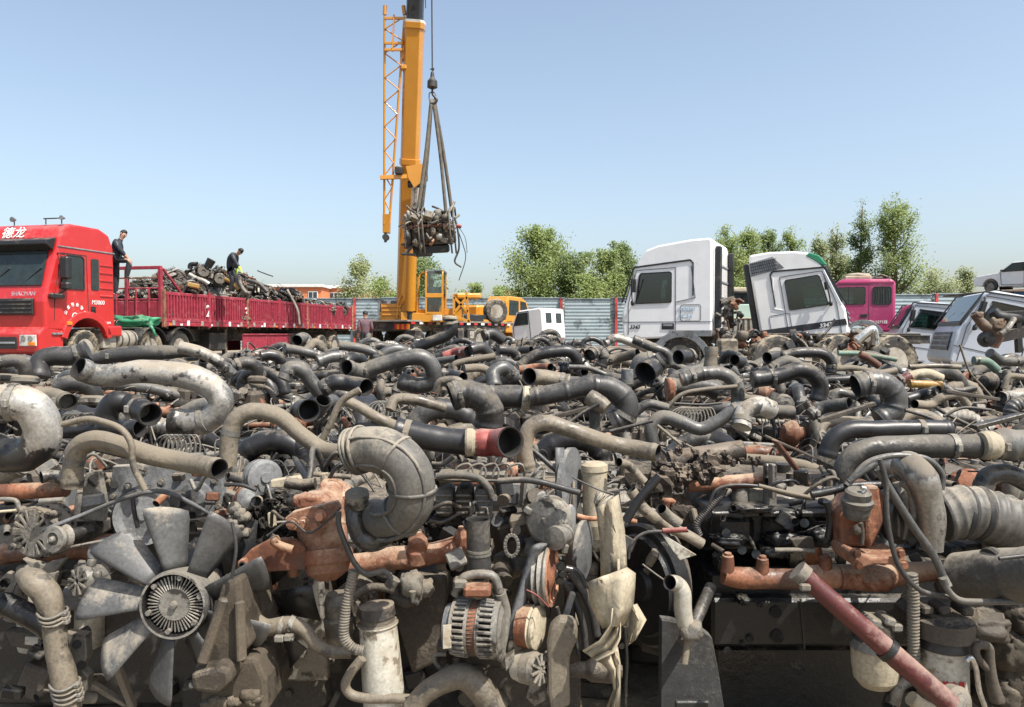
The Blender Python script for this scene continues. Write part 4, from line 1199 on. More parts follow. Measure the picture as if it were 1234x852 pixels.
# ---------------- rusty axle scrap standing at the right edge
t = thing('scrap_axle', 'rusty brown hub and black axle beam propped up before the right hand cab', 'axle', (*px(1195, 420, 14.2)[:2], 1.15))
RB = mat('rust_brown', (.13, .085, .06), dust=.35, rough=.85, rust=.2, bump=.7)
def q(x, y, d=14.2): return px(x, y, d)
mb = MB(); mb.tube([q(1173, 378), q(1186, 392), q(1200, 402), q(1196, 418)], [.07, .10, .13, .10], RB, 14)
mb.lump(q(1200, 391), (.15, .14, .14), RB, 6, .35, 12, 3.5); mb.lump(q(1178, 380), (.09, .08, .07), RB, 8, .35, 9); mb.build('hub', t, world=True)
mb = MB(); mb.tube([q(1196, 374), q(1206, 383), q(1234, 384, 14.3), q(1262, 386, 14.5)], [.09, .13, .14, .14], BLACK, 10); mb.bar(q(1205, 380), q(1265, 378), .12, .14, BLACK); mb.bar(q(1226, 388), q(1228, 425), .1, .1, BLACK); mb.bar(q(1205, 406), q(1262, 394), .1, .2, DARK); mb.bar(q(1245, 388), q(1247, 425), .08, .08, BLACK)
mb.build('axle_beam', t, world=True)
mb = MB(); mb.tube([q(1222, 384, 14.0), q(1214, 396, 13.9), q(1206, 402, 13.9)], .05, CAST, 10); mb.build('strut', t, world=True)
mb = MB(); mb.lathe(q(1188, 409), (-.3, -1, 0), [(-.1, .12), (0, .15), (.06, .14), (.07, .06), (.12, .05)], BLACK, 18); mb.build('brake_drum', t, world=True)

# ---------------- mobile crane
def crane():
    O = V((-4.2, 30.0, gz(30)+.1))          # slewing centre
    rear = V(((458-617)/F*28.3, 28.3, 0)); front = V(((628-617)/F*36.5, 36.5, 0))
    f = (front-rear).normalized()
    t = thing('mobile_crane', 'yellow truck mounted crane with raised boom lifting a scrap engine', 'crane', (O.x, O.y, O.z), math.atan2(f.y, f.x))
    # chassis in local frame, x forward; slew centre at x=0; rear at -2.6, front at +7.3
    mb = MB()
    mb.box((2.95, 0, 1.02), (8.3, 2.3, .34), CHAS, .03); mb.box((2.9, 0, 1.24), (8.4, 2.5, .07), RIM, .01)
    for i in range(17): mb.box((-1.0+i*.5, -1.26, 1.16), (.24, .02, .08), WTXT if i % 2 else RED, .003)
    mb.build('chassis', t)
    for x in (-.7, .55, 3.4, 4.8):
        for s in (-1, 1): wheel(t, (x, s*1.05, .5), (0, s, 0), .5)
    for i, x in enumerate((-1.1, 1.5)):
        for s in (-1, 1):
            mb = MB(); mb.box((x, s*1.35, .75), (.32, .5, .3), CHAS, .02); mb.cyl((x, s*1.5, .8), (x, s*1.5, .1), .07, RIM, 10); mb.box((x, s*1.5, .06), (.4, .4, .06), CHAS); mb.build('outrigger', t)
    mb = MB()
    for s in (-1, 1):
        for i in range(6): mb.box((-1.24, s*(.62+.12*i), 1.02), (.03, .12, .2), ORL if i % 2 else RED, .003)
    mb.build('tail_light', t)
    for x, w in ((.5, .55), (1.9, .6), (2.7, .5)):
        mb = MB(); mb.box((x, -1.12, .72), (w, .3, .5), CHAS, .03); mb.box((x, -1.28, .72), (w*.6, .02, .3), RIM, .02); mb.build('side_box', t)
    mb = MB(); mb.box((3.2, 0, 1.4), (1.6, 2.3, .34), BLKP, .04); mb.box((4.8, 0, 1.3), (2.2, 2.4, .12), YEL, .03); mb.build('deck', t)
    # low driver cab / engine hood at front
    prof = [(7.6, .75), (7.6, 1.55), (7.1, 2.25), (6.7, 2.42), (5.6, 2.45), (5.4, 2.2), (5.4, .8)]
    mb = MB(); mb.prism([(x, -1.2, z) for x, z in prof], (0, 1.1, 0), YEL); dc = mb.build('driver_cab', t, bevel=.06, recalc=True)
    mb = MB(); mb.prism([(x, -1.215, z) for x, z in [(7.3, 1.6), (7.0, 2.2), (6.55, 2.25), (6.55, 1.6)]], (0, .02, 0), GLASS); mb.prism([(x, -1.215, z) for x, z in [(6.4, 1.6), (6.4, 2.25), (5.65, 2.27), (5.6, 1.6)]], (0, .02, 0), GLASS); mb.build('window', dc)
    mb = MB(); mb.box((6.9, -.9, .85), (1.4, .9, .5), YEL, .08); mb.box((5.9, .4, 1.7), (2.4, 1.1, .7), YEL, .1); mb.build('engine_hood', t)
    mb = MB(); mb.box((7.75, 0, .75), (.25, 2.5, .4), YEL, .05); mb.box((7.45, -1.2, 1.0), (.5, .1, .65), BLKP, .05); mb.build('bumper', t)
    # superstructure frame: turned so its cab faces the camera. world frame via inverse
    S = lambda x, y, z: V((x, y, z))
    # world-space pieces (depth 29-30) in pixel coordinates
    def w(x, y, d=29.2): return px(x, y, d)
    mb = MB()
    mb.prism([w(458, 366), w(487, 366), w(494, 371), w(494, 386), w(458, 386)], (0, 2.2, 0), YEL)
    for i in range(3): mb.bar(w(460, 369+i*5, 29.15), w(484, 369+i*5, 29.15), .05, .06, YEL)
    mb.build('counterweight', t, world=True, bevel=.02, recalc=True)
    mb = MB(); mb.prism([w(455, 361), w(459, 361), w(459, 386), (w(455, 386))], (0, 2.4, 0), GREYPL); mb.build('counterweight_guard', t, world=True)
    mb = MB()
    mb.prism([w(483, 376, 28.9), w(540, 379, 28.9), w(540, 388, 28.9), w(483, 388, 28.9)], (0, 1.9, 0), YEL)
    mb.prism([w(535, 372, 29.1), w(556, 372, 29.1), w(556, 387, 29.1), w(535, 387, 29.1)], (0, 1.5, 0), YEL)
    mb.bar(w(548, 357, 29), w(578, 357, 29.4), .5, .22, YEL, .05); mb.box(w(553, 368, 29.5), (.35, .5, .7), BLKP, .04)
    c = w(497, 386, 29.9); mb.cyl(c, c+V((0, 0, -.35)), .8, CHAS, 24)
    mb.build('turntable', t, world=True, bevel=.015, recalc=True)
    mb = MB()
    for a, b in (((547, 356), (547, 383)), ((562, 352), (565, 388)), ((547, 358), (564, 376)), ((563, 358), (548, 376)), ((545, 380), (567, 388))):
        mb.bar(w(*a, 28.6), w(*b, 28.6), .09, .09, YEL)
    mb.build('ladder_rack', t, world=True)
    mb = MB(); mb.tube([w(484, 386), w(482, 370), w(489, 362)], .05, YEL, 6); mb.tube([w(478, 384), w(480, 366), w(484, 356)], .07, YEL, 6); mb.build('hoist_frame', t, world=True)
    mb = MB(); c = w(487, 372, 29.9); mb.cyl(c+V((-.5, 0, 0)), c+V((.5, 0, 0)), .32, DARK, 20); mb.build('winch_drum', t, world=True)
    # operator cab with clear glass
    def wb(p): return p
    x0, x1 = w(502, 380, 29).x, w(534.5, 380, 29).x; zt = w(0, 326, 29).z; zb = w(0, 379, 29).z; D = 1.35; y0 = 28.9
    cabm = thing('operator_cab', None, None); cabm.parent = t; 
    mb = MB(); cw = x1-x0
    xm = x0+.34
    mb.prism([(xm, y0, zb), (x1, y0, zb), (x1, y0, zb+.10), (xm, y0, zb+.10)], (0, D, 0), YEL)
    for xx in (xm+.03, x1-.03):
        mb.bar((xx, y0+.03, zb), (xx, y0+.03, zt-.18), .07, .07, YEL); mb.bar((xx, y0+D, zb), (xx, y0+D, zt-.05), .07, .07, YEL)
        mb.tube([(xx, y0+.03, zt-.2), (xx, y0+.08, zt-.08), (xx, y0+.2, zt-.02)], .04, YEL, 6)
    mb.bar((xm, y0+.02, zb+.72), (x1, y0+.02, zb+.72), .07, .16, YEL)
    mb.box(((xm+x1)/2, y0+D/2+.1, zt), (x1-xm+.06, D-.1, .08), GREYPL, .03)
    mb.bar((x0, y0+.25, zb), (x0+.05, y0+.35, zt-.25), .08, .08, YEL); mb.tube([(x0+.05, y0+.35, zt-.3), (x0+.15, y0+.35, zt-.12), (xm, y0+.2, zt-.05)], .04, YEL, 6); mb.bar((x0, y0+.3, zb+.05), (xm, y0+.1, zb+.05), .1, .3, YEL)
    mb.box(((xm+x1)/2, y0+D, zb+.5), (x1-xm, .04, .9), YEL, .01)
    mb.build('cab_frame', cabm, world=True)
    mb = MB(); mb.box(((xm+x1)/2, y0+.03, zb+1.25), (x1-xm-.1, .01, .9), CGL, .001); mb.box(((xm+x1)/2, y0+.03, zb+.37), (x1-xm-.1, .01, .5), CGL, .001)
    mb.box((x1-.02, y0+D/2, zb+1.2), (.01, D-.1, .85), CGL, .001); mb.box((xm+.02, y0+D/2, zb+1.2), (.01, D-.1, .85), CGL, .001)
    mb.build('cab_glass', cabm, world=True)
    mb = MB(); mb.box(((xm+x1)/2, y0+.8, zb+.45), (.5, .5, .12), BLKP, .04); mb.box(((xm+x1)/2, y0+1.05, zb+.8), (.5, .1, .6), BLKP, .04); mb.bar(((xm+x1)/2, y0+.9, zb), ((xm+x1)/2, y0+.9, zb+.4), .2, .2, BLKP); mb.build('seat', cabm, world=True)
    mb = MB(); mb.box(w(527, 383, 28.8), (.36, .06, .22), LAMP, .03); mb.build('work_lamp', t, world=True)
    # spare wheel
    c = px(597, 375, 33); wheel(t, Wm(t).inverted() @ c, Wm(t).inverted().to_3x3() @ V((.55, -1, 0)), .53, .34, 'spare_wheel', tread=False)
    # boom: main section, black inner section
    def bp(s): return V((-4.2+1.7*s, 30-6*s, 2+24*s))
    bdir = (bp(1)-bp(0)).normalized(); side = V((1, 0, 0)); side = (side-bdir*side.dot(bdir)).normalized(); nrm = bdir.cross(side).normalized()
    def oct_(c, hw, hd):
        P = [(-hw, -hd*.55), (-hw*.72, -hd), (hw*.72, -hd), (hw, -hd*.55), (hw, hd*.6), (hw*.6, hd), (-hw*.6, hd), (-hw, hd*.6)]
        return [c+side*a+nrm*b for a, b in P]
    def section(s0, s1, hw, hd, m):
        mb = MB(); a = oct_(bp(s0), hw, hd); d = bp(s1)-bp(s0); mb.prism(a, d, m); return mb
    def sy(y):  # param s at which the boom crosses image row y
        k = (403-y)/F; return (k*30-.45)/(24+6*k)
    mb = section(sy(372), sy(33), .335, .44, YEL)
    for yy in (40, 200): 
        c = bp(sy(yy)); mb.prism(oct_(c, .37, .48), bdir*.22, YEL)
    mb.build('boom', t, world=True, bevel=.02, recalc=True)
    mb = section(sy(34), .99, .285, .37, BLKP); mb.build('boom_extension', t, world=True, bevel=.03, recalc=True)
    mb = MB(); c = bp(sy(33)); mb.prism(oct_(c, .36, .47), bdir*.10, WHT)
    c = bp(sy(99))+nrm*-.5; mb.build('boom_collar', t, world=True)
    mb = MB(); c = bp(.99); mb.box(c, (.5, .9, .7), YEL, .05); mb.cyl(c+V((-.3, -.6, 0)), c+V((.3, -.6, 0)), .3, DARK, 20); mb.build('boom_head', t, world=True)
    # bracket and luffing cylinder
    mb = MB(); c = bp(sy(210))-nrm*0
    yv = -.62
    mb.prism([w(489, 200, 27.7), w(512, 197, 27.7), (w(512, 203, 27.7)), w(507, 220, 27.7), w(499, 226, 27.7), w(492, 214, 27.7)], (0, .25, 0), YEL)
    c0 = w(500, 222, 27.9); mb.cyl(c0+V((-.25, 0, 0)), c0+V((.25, 0, 0)), .13, DARK, 14); mb.build('cylinder_bracket', t, world=True, recalc=True)
    mb = MB(); mb.cyl(w(500, 224, 27.9), w(496, 290, 28.4), .11, CHROME, 16); cy = mb.build('cylinder_rod', t, world=True)
    mb = MB(); mb.cyl(w(496.5, 268, 28.3), w(494, 374, 29), .21, YEL, 20); c = w(494, 374, 29); mb.cyl(c, c+V((0, 0, -.35)), .14, DARK, 14); mb.build('luffing_cylinder', t, world=True)
    # stowed lattice jib at the left of the boom
    mb = MB(); A0 = lambda x, y: px(x, y, 27.6); 
    L_ = lambda y: 462+ (y-60)*(-.0)+ (464-463)*(y/290); 
    def ed(y): # left/right edges in photo
        f_ = (y-20)/260.; return 463.5+(461.5-463.5)*0-1.5*f_+1.0*f_, 487.5-19.0*f_
    for k, (dy, dd) in enumerate(((0, 0), (0, .55))):
        for e in (0, 1): mb.tube([px(ed(20)[e], 20, 27.2+dd), px(ed(270)[e], 270, 27.9+dd*.5)], .045, YEL, 6, 1)
    n = 17
    for i in range(n):
        ya, yb = 20+250*i/n, 20+250*(i+1)/n
        for dd in (0, .55):
            e0, e1 = (0, 1) if i % 2 else (1, 0)
            mb.tube([px(ed(ya)[e0], ya, 27.2+dd*(1-i/n*.5)+.7*i/n), px(ed(yb)[e1], yb, 27.2+dd*(1-i/n*.5)+.7*i/n)], .024, YEL, 5, 1)
        for e in (0, 1): mb.tube([px(ed(ya)[e], ya, 27.2+.7*i/n), px(ed(yb)[e], yb, 27.75+.4*i/n)], .02, YEL, 5, 1)
    for y in (22, 52, 60): mb.bar(px(ed(y)[0], y, 27.2), px(ed(y)[1], y, 27.2), .08, .08, YEL)
    for e, xx in ((0, 464), (1, 486)): mb.cyl(px(xx, 7, 27.2), px(ed(20)[e], 18, 27.2), .07, YEL, 8)
    mb.bar(px(475, 18, 27.2), px(473, 62, 27.2), .12, .05, YEL)
    mb.prism([px(461, 258, 27.8), px(469, 258, 27.8), px(468.5, 280, 27.9), px(461, 280, 27.9)], (0, .4, 0), YEL)
    mb.cyl(px(464.5, 280, 28), px(464.5, 292, 28), .05, DARK, 8); mb.lathe(px(465, 286, 28), (0, -1, 0), [(-.1, .12), (.1, .12)], DARK, 14)
    mb.build('lattice_jib', t, world=True)
    mb = MB()
    mb.bar(px(458, 214, 27.6), px(491, 213, 27.8), .16, .14, YEL); mb.box(px(481, 206, 27.7), (.28, .3, .3), DARK, .04); mb.box(px(487, 68, 27.5), (.24, .4, .32), YEL, .03); mb.box(px(487, 82, 27.4), (.2, .3, .16), YEL, .03)
    mb.cyl(px(512, 213, 27.6), px(515, 213, 27.6), .17, DARK, 12); mb.build('jib_mount', t, world=True)
    # rope and hook block
    mb = MB(); top = V((-2.55, 24.0, 26.0)); hk = px(521, 86, 24)
    mb.tube([top, hk], .022, WIRE, 5, 1); mb.tube([top+V((-.35, 1, .0)), bp(sy(20))+V((.42, -.4, 0))], .015, WIRE, 5, 1); mb.build('hoist_rope', t, world=True)
    mb = MB(); c = px(521, 100, 24)
    mb.lathe(c, (0, 0, 1), [(-.17, .10), (-.14, .16), (.05, .155), (.16, .07), (.32, .05), (.36, .02)], DARK, 20)
    mb.tube([c+V((0, 0, -.15)), c+V((0, 0, -.34)), c+V((.06, 0, -.42)), c+V((.13, 0, -.52)), c+V((.07, 0, -.63)), c+V((-.05, 0, -.62)), c+V((-.09, 0, -.53))], [.035, .03, .035, .045, .045, .03, .015], DARK, 8)
    mb.tube([c+V((0, 0, .35)), c+V((.05, 0, .45)), c+V((-.07, 0, .42))], .02, DARK, 6)
    mb.build('hook_block', t, world=True)
    return t
crane()
# slings
SL = mat('sling_webbing', (.10, .088, .07), dust=.3, rough=.9)
hp = px(521, 119, 24)
mb = MB()
for x0, x1, ye, dd in ((520, 503, 258, -.25), (520, 508, 256, .25), (522, 538, 262, -.2), (523, 545, 258, .25)):
    a = px(x0, 119, 24); b = px(x1, ye, 24+dd); m_ = a.lerp(b, .5)+V((.03, 0, 0))
    P = crom([a, m_, b], 8); d0 = V((1, 0, 0))
    mb.sheet([[p-d0*.055, p+d0*.055] for p in P], SL, .02)
mb.tube([hp+V((-.1, 0, 0)), hp+V((-.08, 0, .18)), hp+V((.08, 0, .18)), hp+V((.1, 0, 0)), hp+V((0, 0, -.1)), hp+V((-.1, 0, 0))], .022, RIM, 6)
mb.build('lifting_sling', label='long worn webbing slings hanging from the crane hook around the lifted engine', cat='sling')
# ------------------------------------------------------------------ scrap engines
def duct(mb, kind, rg, m, base, k=1.0):
    """large air ducts on top of an engine; base = start point"""
    r = rg.uniform(.036, .056)*k; b = V(base); s = rg.choice((-1, 1))
    if kind == 'elbow':
        P = [b, b+V((0, 0, .14)), b+V((s*.07, 0, .22)), b+V((s*.2, .02, .235)), b+V((s*.33, .03, .17)), b+V((s*.38, .03, .06))]
        mb.tube(P, r*1.15, m, 14, 5, True, True, HOLE, rib(.016, at=(.03, .25, .5, .75, .97), amp=.10, width=.018))
    elif kind == 'long':
        L = rg.uniform(.55, .85)
        P = [b, b+V((0, 0, .12)), b+V((s*.08, .02, .19)), b+V((s*L*.5, .05, .20)), b+V((s*L, .02, .16+rg.uniform(-.03, .05)))]
        mb.tube(P, r*.85, m, 14, 6, True, True, HOLE, rib(.03, at=(.97, .03), amp=.12, width=.03))
    elif kind == 'crushed':
        P = [b, b+V((s*.03, 0, .12)), b+V((s*.14, .03, .17)), b+V((s*.3, .02, .13)), b+V((s*.42, -.03, .15))]
        mb.tube(P, [r, r*.95, r*.7, r*1.05, r*.8], m, 14, 6, True, True, HOLE, None, .55)
    elif kind == 's':
        P = [b, b+V((s*.02, 0, .13)), b+V((s*.12, .05, .18)), b+V((s*.24, .1, .12)), b+V((s*.38, .1, .12)), b+V((s*.48, .06, .2))]
        mb.tube(P, r*.9, m, 14, 6, True, True, HOLE, rib(.03, at=(.03, .97), amp=.1, width=.03))
    elif kind == 'u':
        P = [b+V((-s*.3, 0, .18)), b+V((0, 0, .19)), b+V((s*.2, .0, .18)), b+V((s*.3, .06, .15)), b+V((s*.27, .16, .1)), b+V((s*.1, .2, .08))]
        mb.tube(P, r*.95, m, 14, 6, True, True, HOLE, rib(.03, at=(.03, .5, .97), amp=.08, width=.02))
    elif kind == 'corr':
        P = [b, b+V((0, 0, .12)), b+V((s*.12, .03, .2)), b+V((s*.3, .05, .17)), b+V((s*.42, .0, .05))]
        mb.tube(P, r*1.05, m, 14, 6, True, True, HOLE, rib(.007, period=.038, amp=.13, width=.6))
    # clamp
    q = P[1]; d = (P[2]-P[0]).normalized()
    mb.cyl(q-d*.012, q+d*.012, r*1.12, ALU, 14)
DMATS = [RUBD, RUBD, GREYP, ALU, RUBD, RUB, GREYP, RUBD, TANP, RUB]
def engine_parts(seed, top=True):
    rg = random.Random(seed); parts = []
    U = rg.uniform
    bm_ = rg.choice([BROWN, DARK, DARK, BLACK, BROWN, BLUEG])
    H = U(.72, .80)
    mb = MB()
    mb.box((0, 0, .50), (.92, .36, .46), bm_, .02)
    mb.box((0, 0, H-.03), (.94, .40, .07), bm_, .01)
    for s in (-1, 1):
        for i in range(6):
            x = -.38+i*.152
            mb.box((x, s*.19, .52), (.10, .04, U(.25, .4)), bm_, .015)
            mb.cyl((x+.07, s*.18, .62), (x+.07, s*.225, .62), .02, DARK, 6)
        for i in range(5):
            mb.box((U(-.4, .4), s*U(.2, .25), U(.35, .68)), (U(.05, .18), U(.05, .12), U(.05, .16)), rg.choice([bm_, DARK, CAST]), .012)
        for i in range(9): mb.cyl((-.42+i*.105, s*.2, .30), (-.42+i*.105, s*.215, .30), .012, CAST, 6)
    mb.box((.475, 0, .50), (.04, .44, .50), rg.choice([CAST, bm_]), .02)
    for i in range(8): mb.cyl((.49, .19*math.cos(i*PI/4), .5+.2*math.sin(i*PI/4)), (.51, .19*math.cos(i*PI/4), .5+.2*math.sin(i*PI/4)), .014, CAST, 6)
    for i in range(60):
        p = V((U(-.47, .47), U(-.30, .30), H+U(-.12, .10))); m = rg.choice([DARK, BLACK, BROWN, CAST, DARK, RUST, BROWN, ALU])
        if rg.random() < .6: mb.box(p, (U(.02, .12), U(.02, .07), U(.02, .09)), m, .006, V((U(-.6, .6), U(-.6, .6), U(-1.5, 1.5))))
        else: mb.cyl(p, p+V((U(-.08, .08), U(-.08, .08), U(-.03, .08))), U(.008, .03), m, 8)
    parts.append(('engine_block', mb))
    mb = MB(); mb.box((-.02, 0, .17), (.86, .30, .20), rg.choice([DARK, BLACK, bm_]), .04); mb.box((-.2, 0, .07), (.4, .26, .14), DARK, .04)
    parts.append(('oil_pan', mb))
    mb = MB(); mb.lathe((-.47, 0, .46), (-1, 0, 0), [(0, .20), (.03, .25), (.12, .27), (.14, .24), (.145, .10), (.10, .09)], rg.choice([CAST, BROWN, DARK]), 20)
    for i in range(10): a = i*PI/5; mb.cyl((-.61, .25*math.cos(a), .46+.25*math.sin(a)), (-.625, .25*math.cos(a), .46+.25*math.sin(a)), .014, DARK, 6)
    parts.append(('flywheel_housing', mb))
    # heads
    mb = MB(); hm = rg.choice([CAST, DARK, BLACK, BROWN, BROWN, DARK])
    if rg.random() < .55:
        for i in range(6):
            x = -.38+i*.152
            mb.box((x, 0, H+.06), (.135, .22, .12), hm, .025); mb.cyl((x, 0, H+.12), (x, 0, H+.14), .018, CAST, 6)
            mb.box((x, .15, H+.03), (.11, .08, .08), hm, .015)
    else:
        mb.box((0, 0, H+.03), (.92, .26, .08), hm, .015); mb.box((0, 0, H+.10), (.90, .20, .09), hm, .035)
        for i in range(7): mb.box((-.42+i*.14, 0, H+.10), (.02, .23, .11), hm, .006)
        mb.cyl((.25, 0, H+.13), (.25, 0, H+.18), .035, DARK, 12)
    parts.append(('head_cover', mb))
    # exhaust manifold + turbo
    mb = MB(); y = -.30; mr = rg.choice([RUSTL, RUST, RUSTL, DARK])
    mb.tube([(-.42, y, H-.06), (0, y-.01, H-.05), (.42, y, H-.06)], .038, mr, 10, 5, True, True, HOLE, rib(.02, period=.152, amp=.18, width=.3))
    for i in range(6): mb.tube([(-.38+i*.152, -.19, H-.02), (-.38+i*.152, -.25, H-.03), (-.38+i*.152, y, H-.05)], .026, mr, 8, 3)
    parts.append(('exhaust_manifold', mb))
    if rg.random() < .7:
        tx = U(-.2, .2); mb = MB(); zz = H+.08
        mb.lathe((tx-.06, y-.04, zz), (1, 0, 0), [(-.06, .03), (-.05, .055), (-.03, .07), (0, .085), (.03, .085), (.045, .05), (.09, .045), (.1, .09), (.13, .095), (.16, .08), (.17, .045), (.22, .042)], mr, 20, mats=[mr]*6+[DARK]+[CAST]*4)
        mb.tube([(tx+.07, y-.04, zz-.09), (tx+.07, y-.08, zz-.05), (tx+.07, y-.12, zz+.03), (tx+.07, y-.1, zz+.10)], .035, CAST, 10, 4, False, True, HOLE)
        mb.box((tx-.05, y-.02, zz-.09), (.09, .09, .03), mr, .008); mb.cyl((tx-.05, y-.02, H-.03), (tx-.05, y-.02, zz), .03, mr, 10)
        parts.append(('turbocharger', mb))
    # intake manifold
    mb = MB(); mi_ = rg.choice([CAST, BLUEG, DARK, ALU])
    mb.box((0, .27, H-.02), (.84, .10, .11), mi_, .03)
    for i in range(6): mb.box((-.38+i*.152, .21, H-.02), (.07, .08, .08), mi_, .015)
    parts.append(('intake_manifold', mb))
    # injection pump and pipes
    mb = MB(); mb.box((.12, .30, .52), (.36, .12, .14), CAST, .02); mb.cyl((.30, .30, .52), (.42, .30, .52), .07, CAST, 16); mb.lathe((-.06, .3, .5), (-1, 0, 0), [(0, .05), (.04, .08), (.09, .08), (.1, .04)], DARK, 14)
    for i in range(6): mb.cyl((-.02+i*.055, .3, .58), (-.02+i*.055, .3, .63), .014, ALU, 6)
    parts.append(('injection_pump', mb))
    mb = MB()
    for i in range(6):
        a = V((-.02+i*.055, .3, .62)); b = V((-.38+i*.152, .1, H+.10)); mb.tube([a, a+V((0, .05, .16)), b+V((0, .10, .10+.02*(i % 2))), b], .0055, rg.choice([CAST, DARK]), 5, 5)
    parts.append(('injection_pipe', mb))
    # alternator
    s = rg.choice((-1, 1)); mb = MB(); ax = V((.34, s*.31, U(.5, .75)))
    mb.lathe(ax, (1, 0, 0), [(-.09, .03), (-.085, .07), (-.03, .08), (-.028, .075), (.025, .075), (.027, .08), (.07, .07), (.08, .03), (.09, .03), (.092, .04), (.12, .04), (.122, .01)], CAST, 18, mats=[CAST, CAST, RUST, RUST, RUST, CAST, CAST, CAST, DARK, DARK, DARK])
    for i in range(12): a = i*PI/6; mb.box(ax+V((.048, .072*math.cos(a), .072*math.sin(a))), (.05, .014, .014), ALU, .003)
    parts.append(('alternator', mb))
    # pulleys
    mb = MB(); mb.lathe((.50, 0, .40), (1, 0, 0), [(0, .05), (.02, .12), (.035, .10), (.05, .12), (.065, .10), (.08, .12), (.082, .04), (.09, .04)], rg.choice([DARK, RUST, CAST]), 22)
    mb.lathe((.50, U(-.05, .05), .64), (1, 0, 0), [(0, .03), (.03, .08), (.07, .08), (.075, .03), (.10, .03)], rg.choice([RUST, CAST, DARK]), 18)
    parts.append(('pulley', mb))
    if rg.random() < .4:
        mb = MB(); c = V((.66, 0, .60)); nb = 8
        mb.lathe(c, (1, 0, 0), [(-.05, .04), (-.04, .09), (.03, .09), (.035, .03)], CAST, 16)
        for i in range(nb):
            a = 2*PI*i/nb; u = V((0, math.cos(a), math.sin(a))); w = V((0, -math.sin(a), math.cos(a))); n_ = V((1, 0, 0))
            rows = []
            for f in (0, .5, 1):
                rr = .08+f*.20; hw = .035+f*.035; p = c+u*rr
                rows.append([p-w*hw-n_*.025, p+n_*.004, p+w*hw+n_*.025])
            mb.sheet(rows, rg.choice([BLKP, GREYP]) if i == 0 else mb.mats[-1] if len(mb.mats) > 1 else BLKP, .004)
        parts.append(('fan', mb))
    # filters
    for q in range(rg.choice((0, 1, 2))):
        mb = MB(); fx = -.28+q*.17+U(-.03, .03); fy = rg.choice((-1, 1))*.33; fm = rg.choice([WHITEF, CREAM, BLACK, DARK, YCAST if rg.random() < .15 else WHITEF])
        mb.lathe((fx, fy, .34), (0, 0, 1), [(0, .03), (.01, .05), (.03, .055), (.24, .055), (.25, .045), (.255, .06), (.29, .06), (.30, .03)], fm, 16, mats=[fm]*4+[DARK]*3)
        mb.box((fx, fy*.8, .65), (.12, .16, .05), CAST, .015)
        parts.append(('oil_filter', mb))
    # hoses and wiring
    for q in range(rg.choice((2, 3))):
        mb = MB(); a = V((U(-.45, .45), U(-.25, .3), H+U(-.1, .12))); b = V((U(-.5, .55), U(-.3, .3), H+U(-.2, .12)))
        m1 = a.lerp(b, .33)+V((U(-.1, .1), U(-.12, .12), U(.1, .24))); m2 = a.lerp(b, .66)+V((U(-.1, .1), U(-.12, .12), U(.03, .22)))
        mb.tube([a, m1, m2, b], U(.007, .016), rg.choice([RUB, WIRE, GREYP, RUBD]), 7, 7); parts.append(('hose', mb))
    mb = MB()
    for q in range(15):
        a = V((U(-.45, .45), U(-.2, .25), H+U(.0, .12))); b = a+V((U(-.4, .4), U(-.3, .3), U(-.2, .08)))
        mb.tube([a, a.lerp(b, .5)+V((U(-.05, .05), U(-.05, .05), U(.03, .14))), b], .004, WIRE, 4, 5)
    parts.append(('wiring', mb))
    # bracket and small fittings
    for q in range(5):
        mb = MB(); p = V((U(-.4, .4), U(-.28, .28), H+U(.02, .14))); m = rg.choice([CAST, RUST, DARK, BROWN, DARK, ALU])
        if rg.random() < .5: mb.box(p, (U(.06, .2), U(.02, .08), U(.03, .12)), m, .008, V((U(-.5, .5), U(-.5, .5), U(-1.5, 1.5))))
        else: mb.cyl(p, p+V((U(-.12, .12), U(-.12, .12), U(-.05, .12))), U(.018, .05), m, 10, open1=rg.random() < .5, inner=HOLE)
        parts.append(('bracket', mb))
    # coolant pipe along head
    mb = MB(); yy = U(.08, .2); mb.tube([(-.4, yy, H+.13), (0, yy+.02, H+.15), (.35, yy, H+.14), (.48, yy-.03, H+.06), (.52, yy-.05, H-.08)], U(.018, .028), rg.choice([CAST, RUST, DARK, TANP, GREENP if rg.random() < .2 else CAST]), 9, 5, True)
    parts.append(('coolant_pipe', mb))
    if top:
        for q in range(rg.choice((2, 2, 3))):
            mb = MB(); duct(mb, rg.choice(['elbow', 'long', 's', 'u', 'corr', 'crushed', 'elbow', 'crushed']), rg, rg.choice(DMATS), (U(-.3, .3), U(-.26, .26), H-.02+.06*q), 1.0)
            parts.append(('air_duct', mb))
    for q in range(4):
        mb = MB(); a = V((U(-.45, .45), U(-.26, .26), H+U(.0, .10))); b = a+V((U(-.35, .35), U(-.22, .22), U(-.06, .12))); c_ = b+V((U(-.1, .1), U(-.1, .1), U(-.12, .02))); w2 = V((b-a).cross(V((0, 0, 1)))).normalized()*U(.012, .035)
        mb.sheet([[p-w2, p+w2] for p in (a, a.lerp(b, .5)+V((0, 0, U(-.02, .04))), b, c_)], rg.choice([DARK, RUST, BROWN, CAST, BLACK]), .006, False)
        parts.append(('steel_strap', mb))
    # lumpy oily dirt
    mb = MB()
    for q in range(3): mb.lump((U(-.4, .4), rg.choice((-1, 1))*U(.12, .26), H-U(0, .08)), (U(.05, .13), U(.04, .08), U(.03, .06)), rg.choice([MUD, BLACK, BROWN]), seed*5+q, .35, 7)
    parts.append(('oily_dirt', mb))
    return parts
NP = 16
LOOK = {}
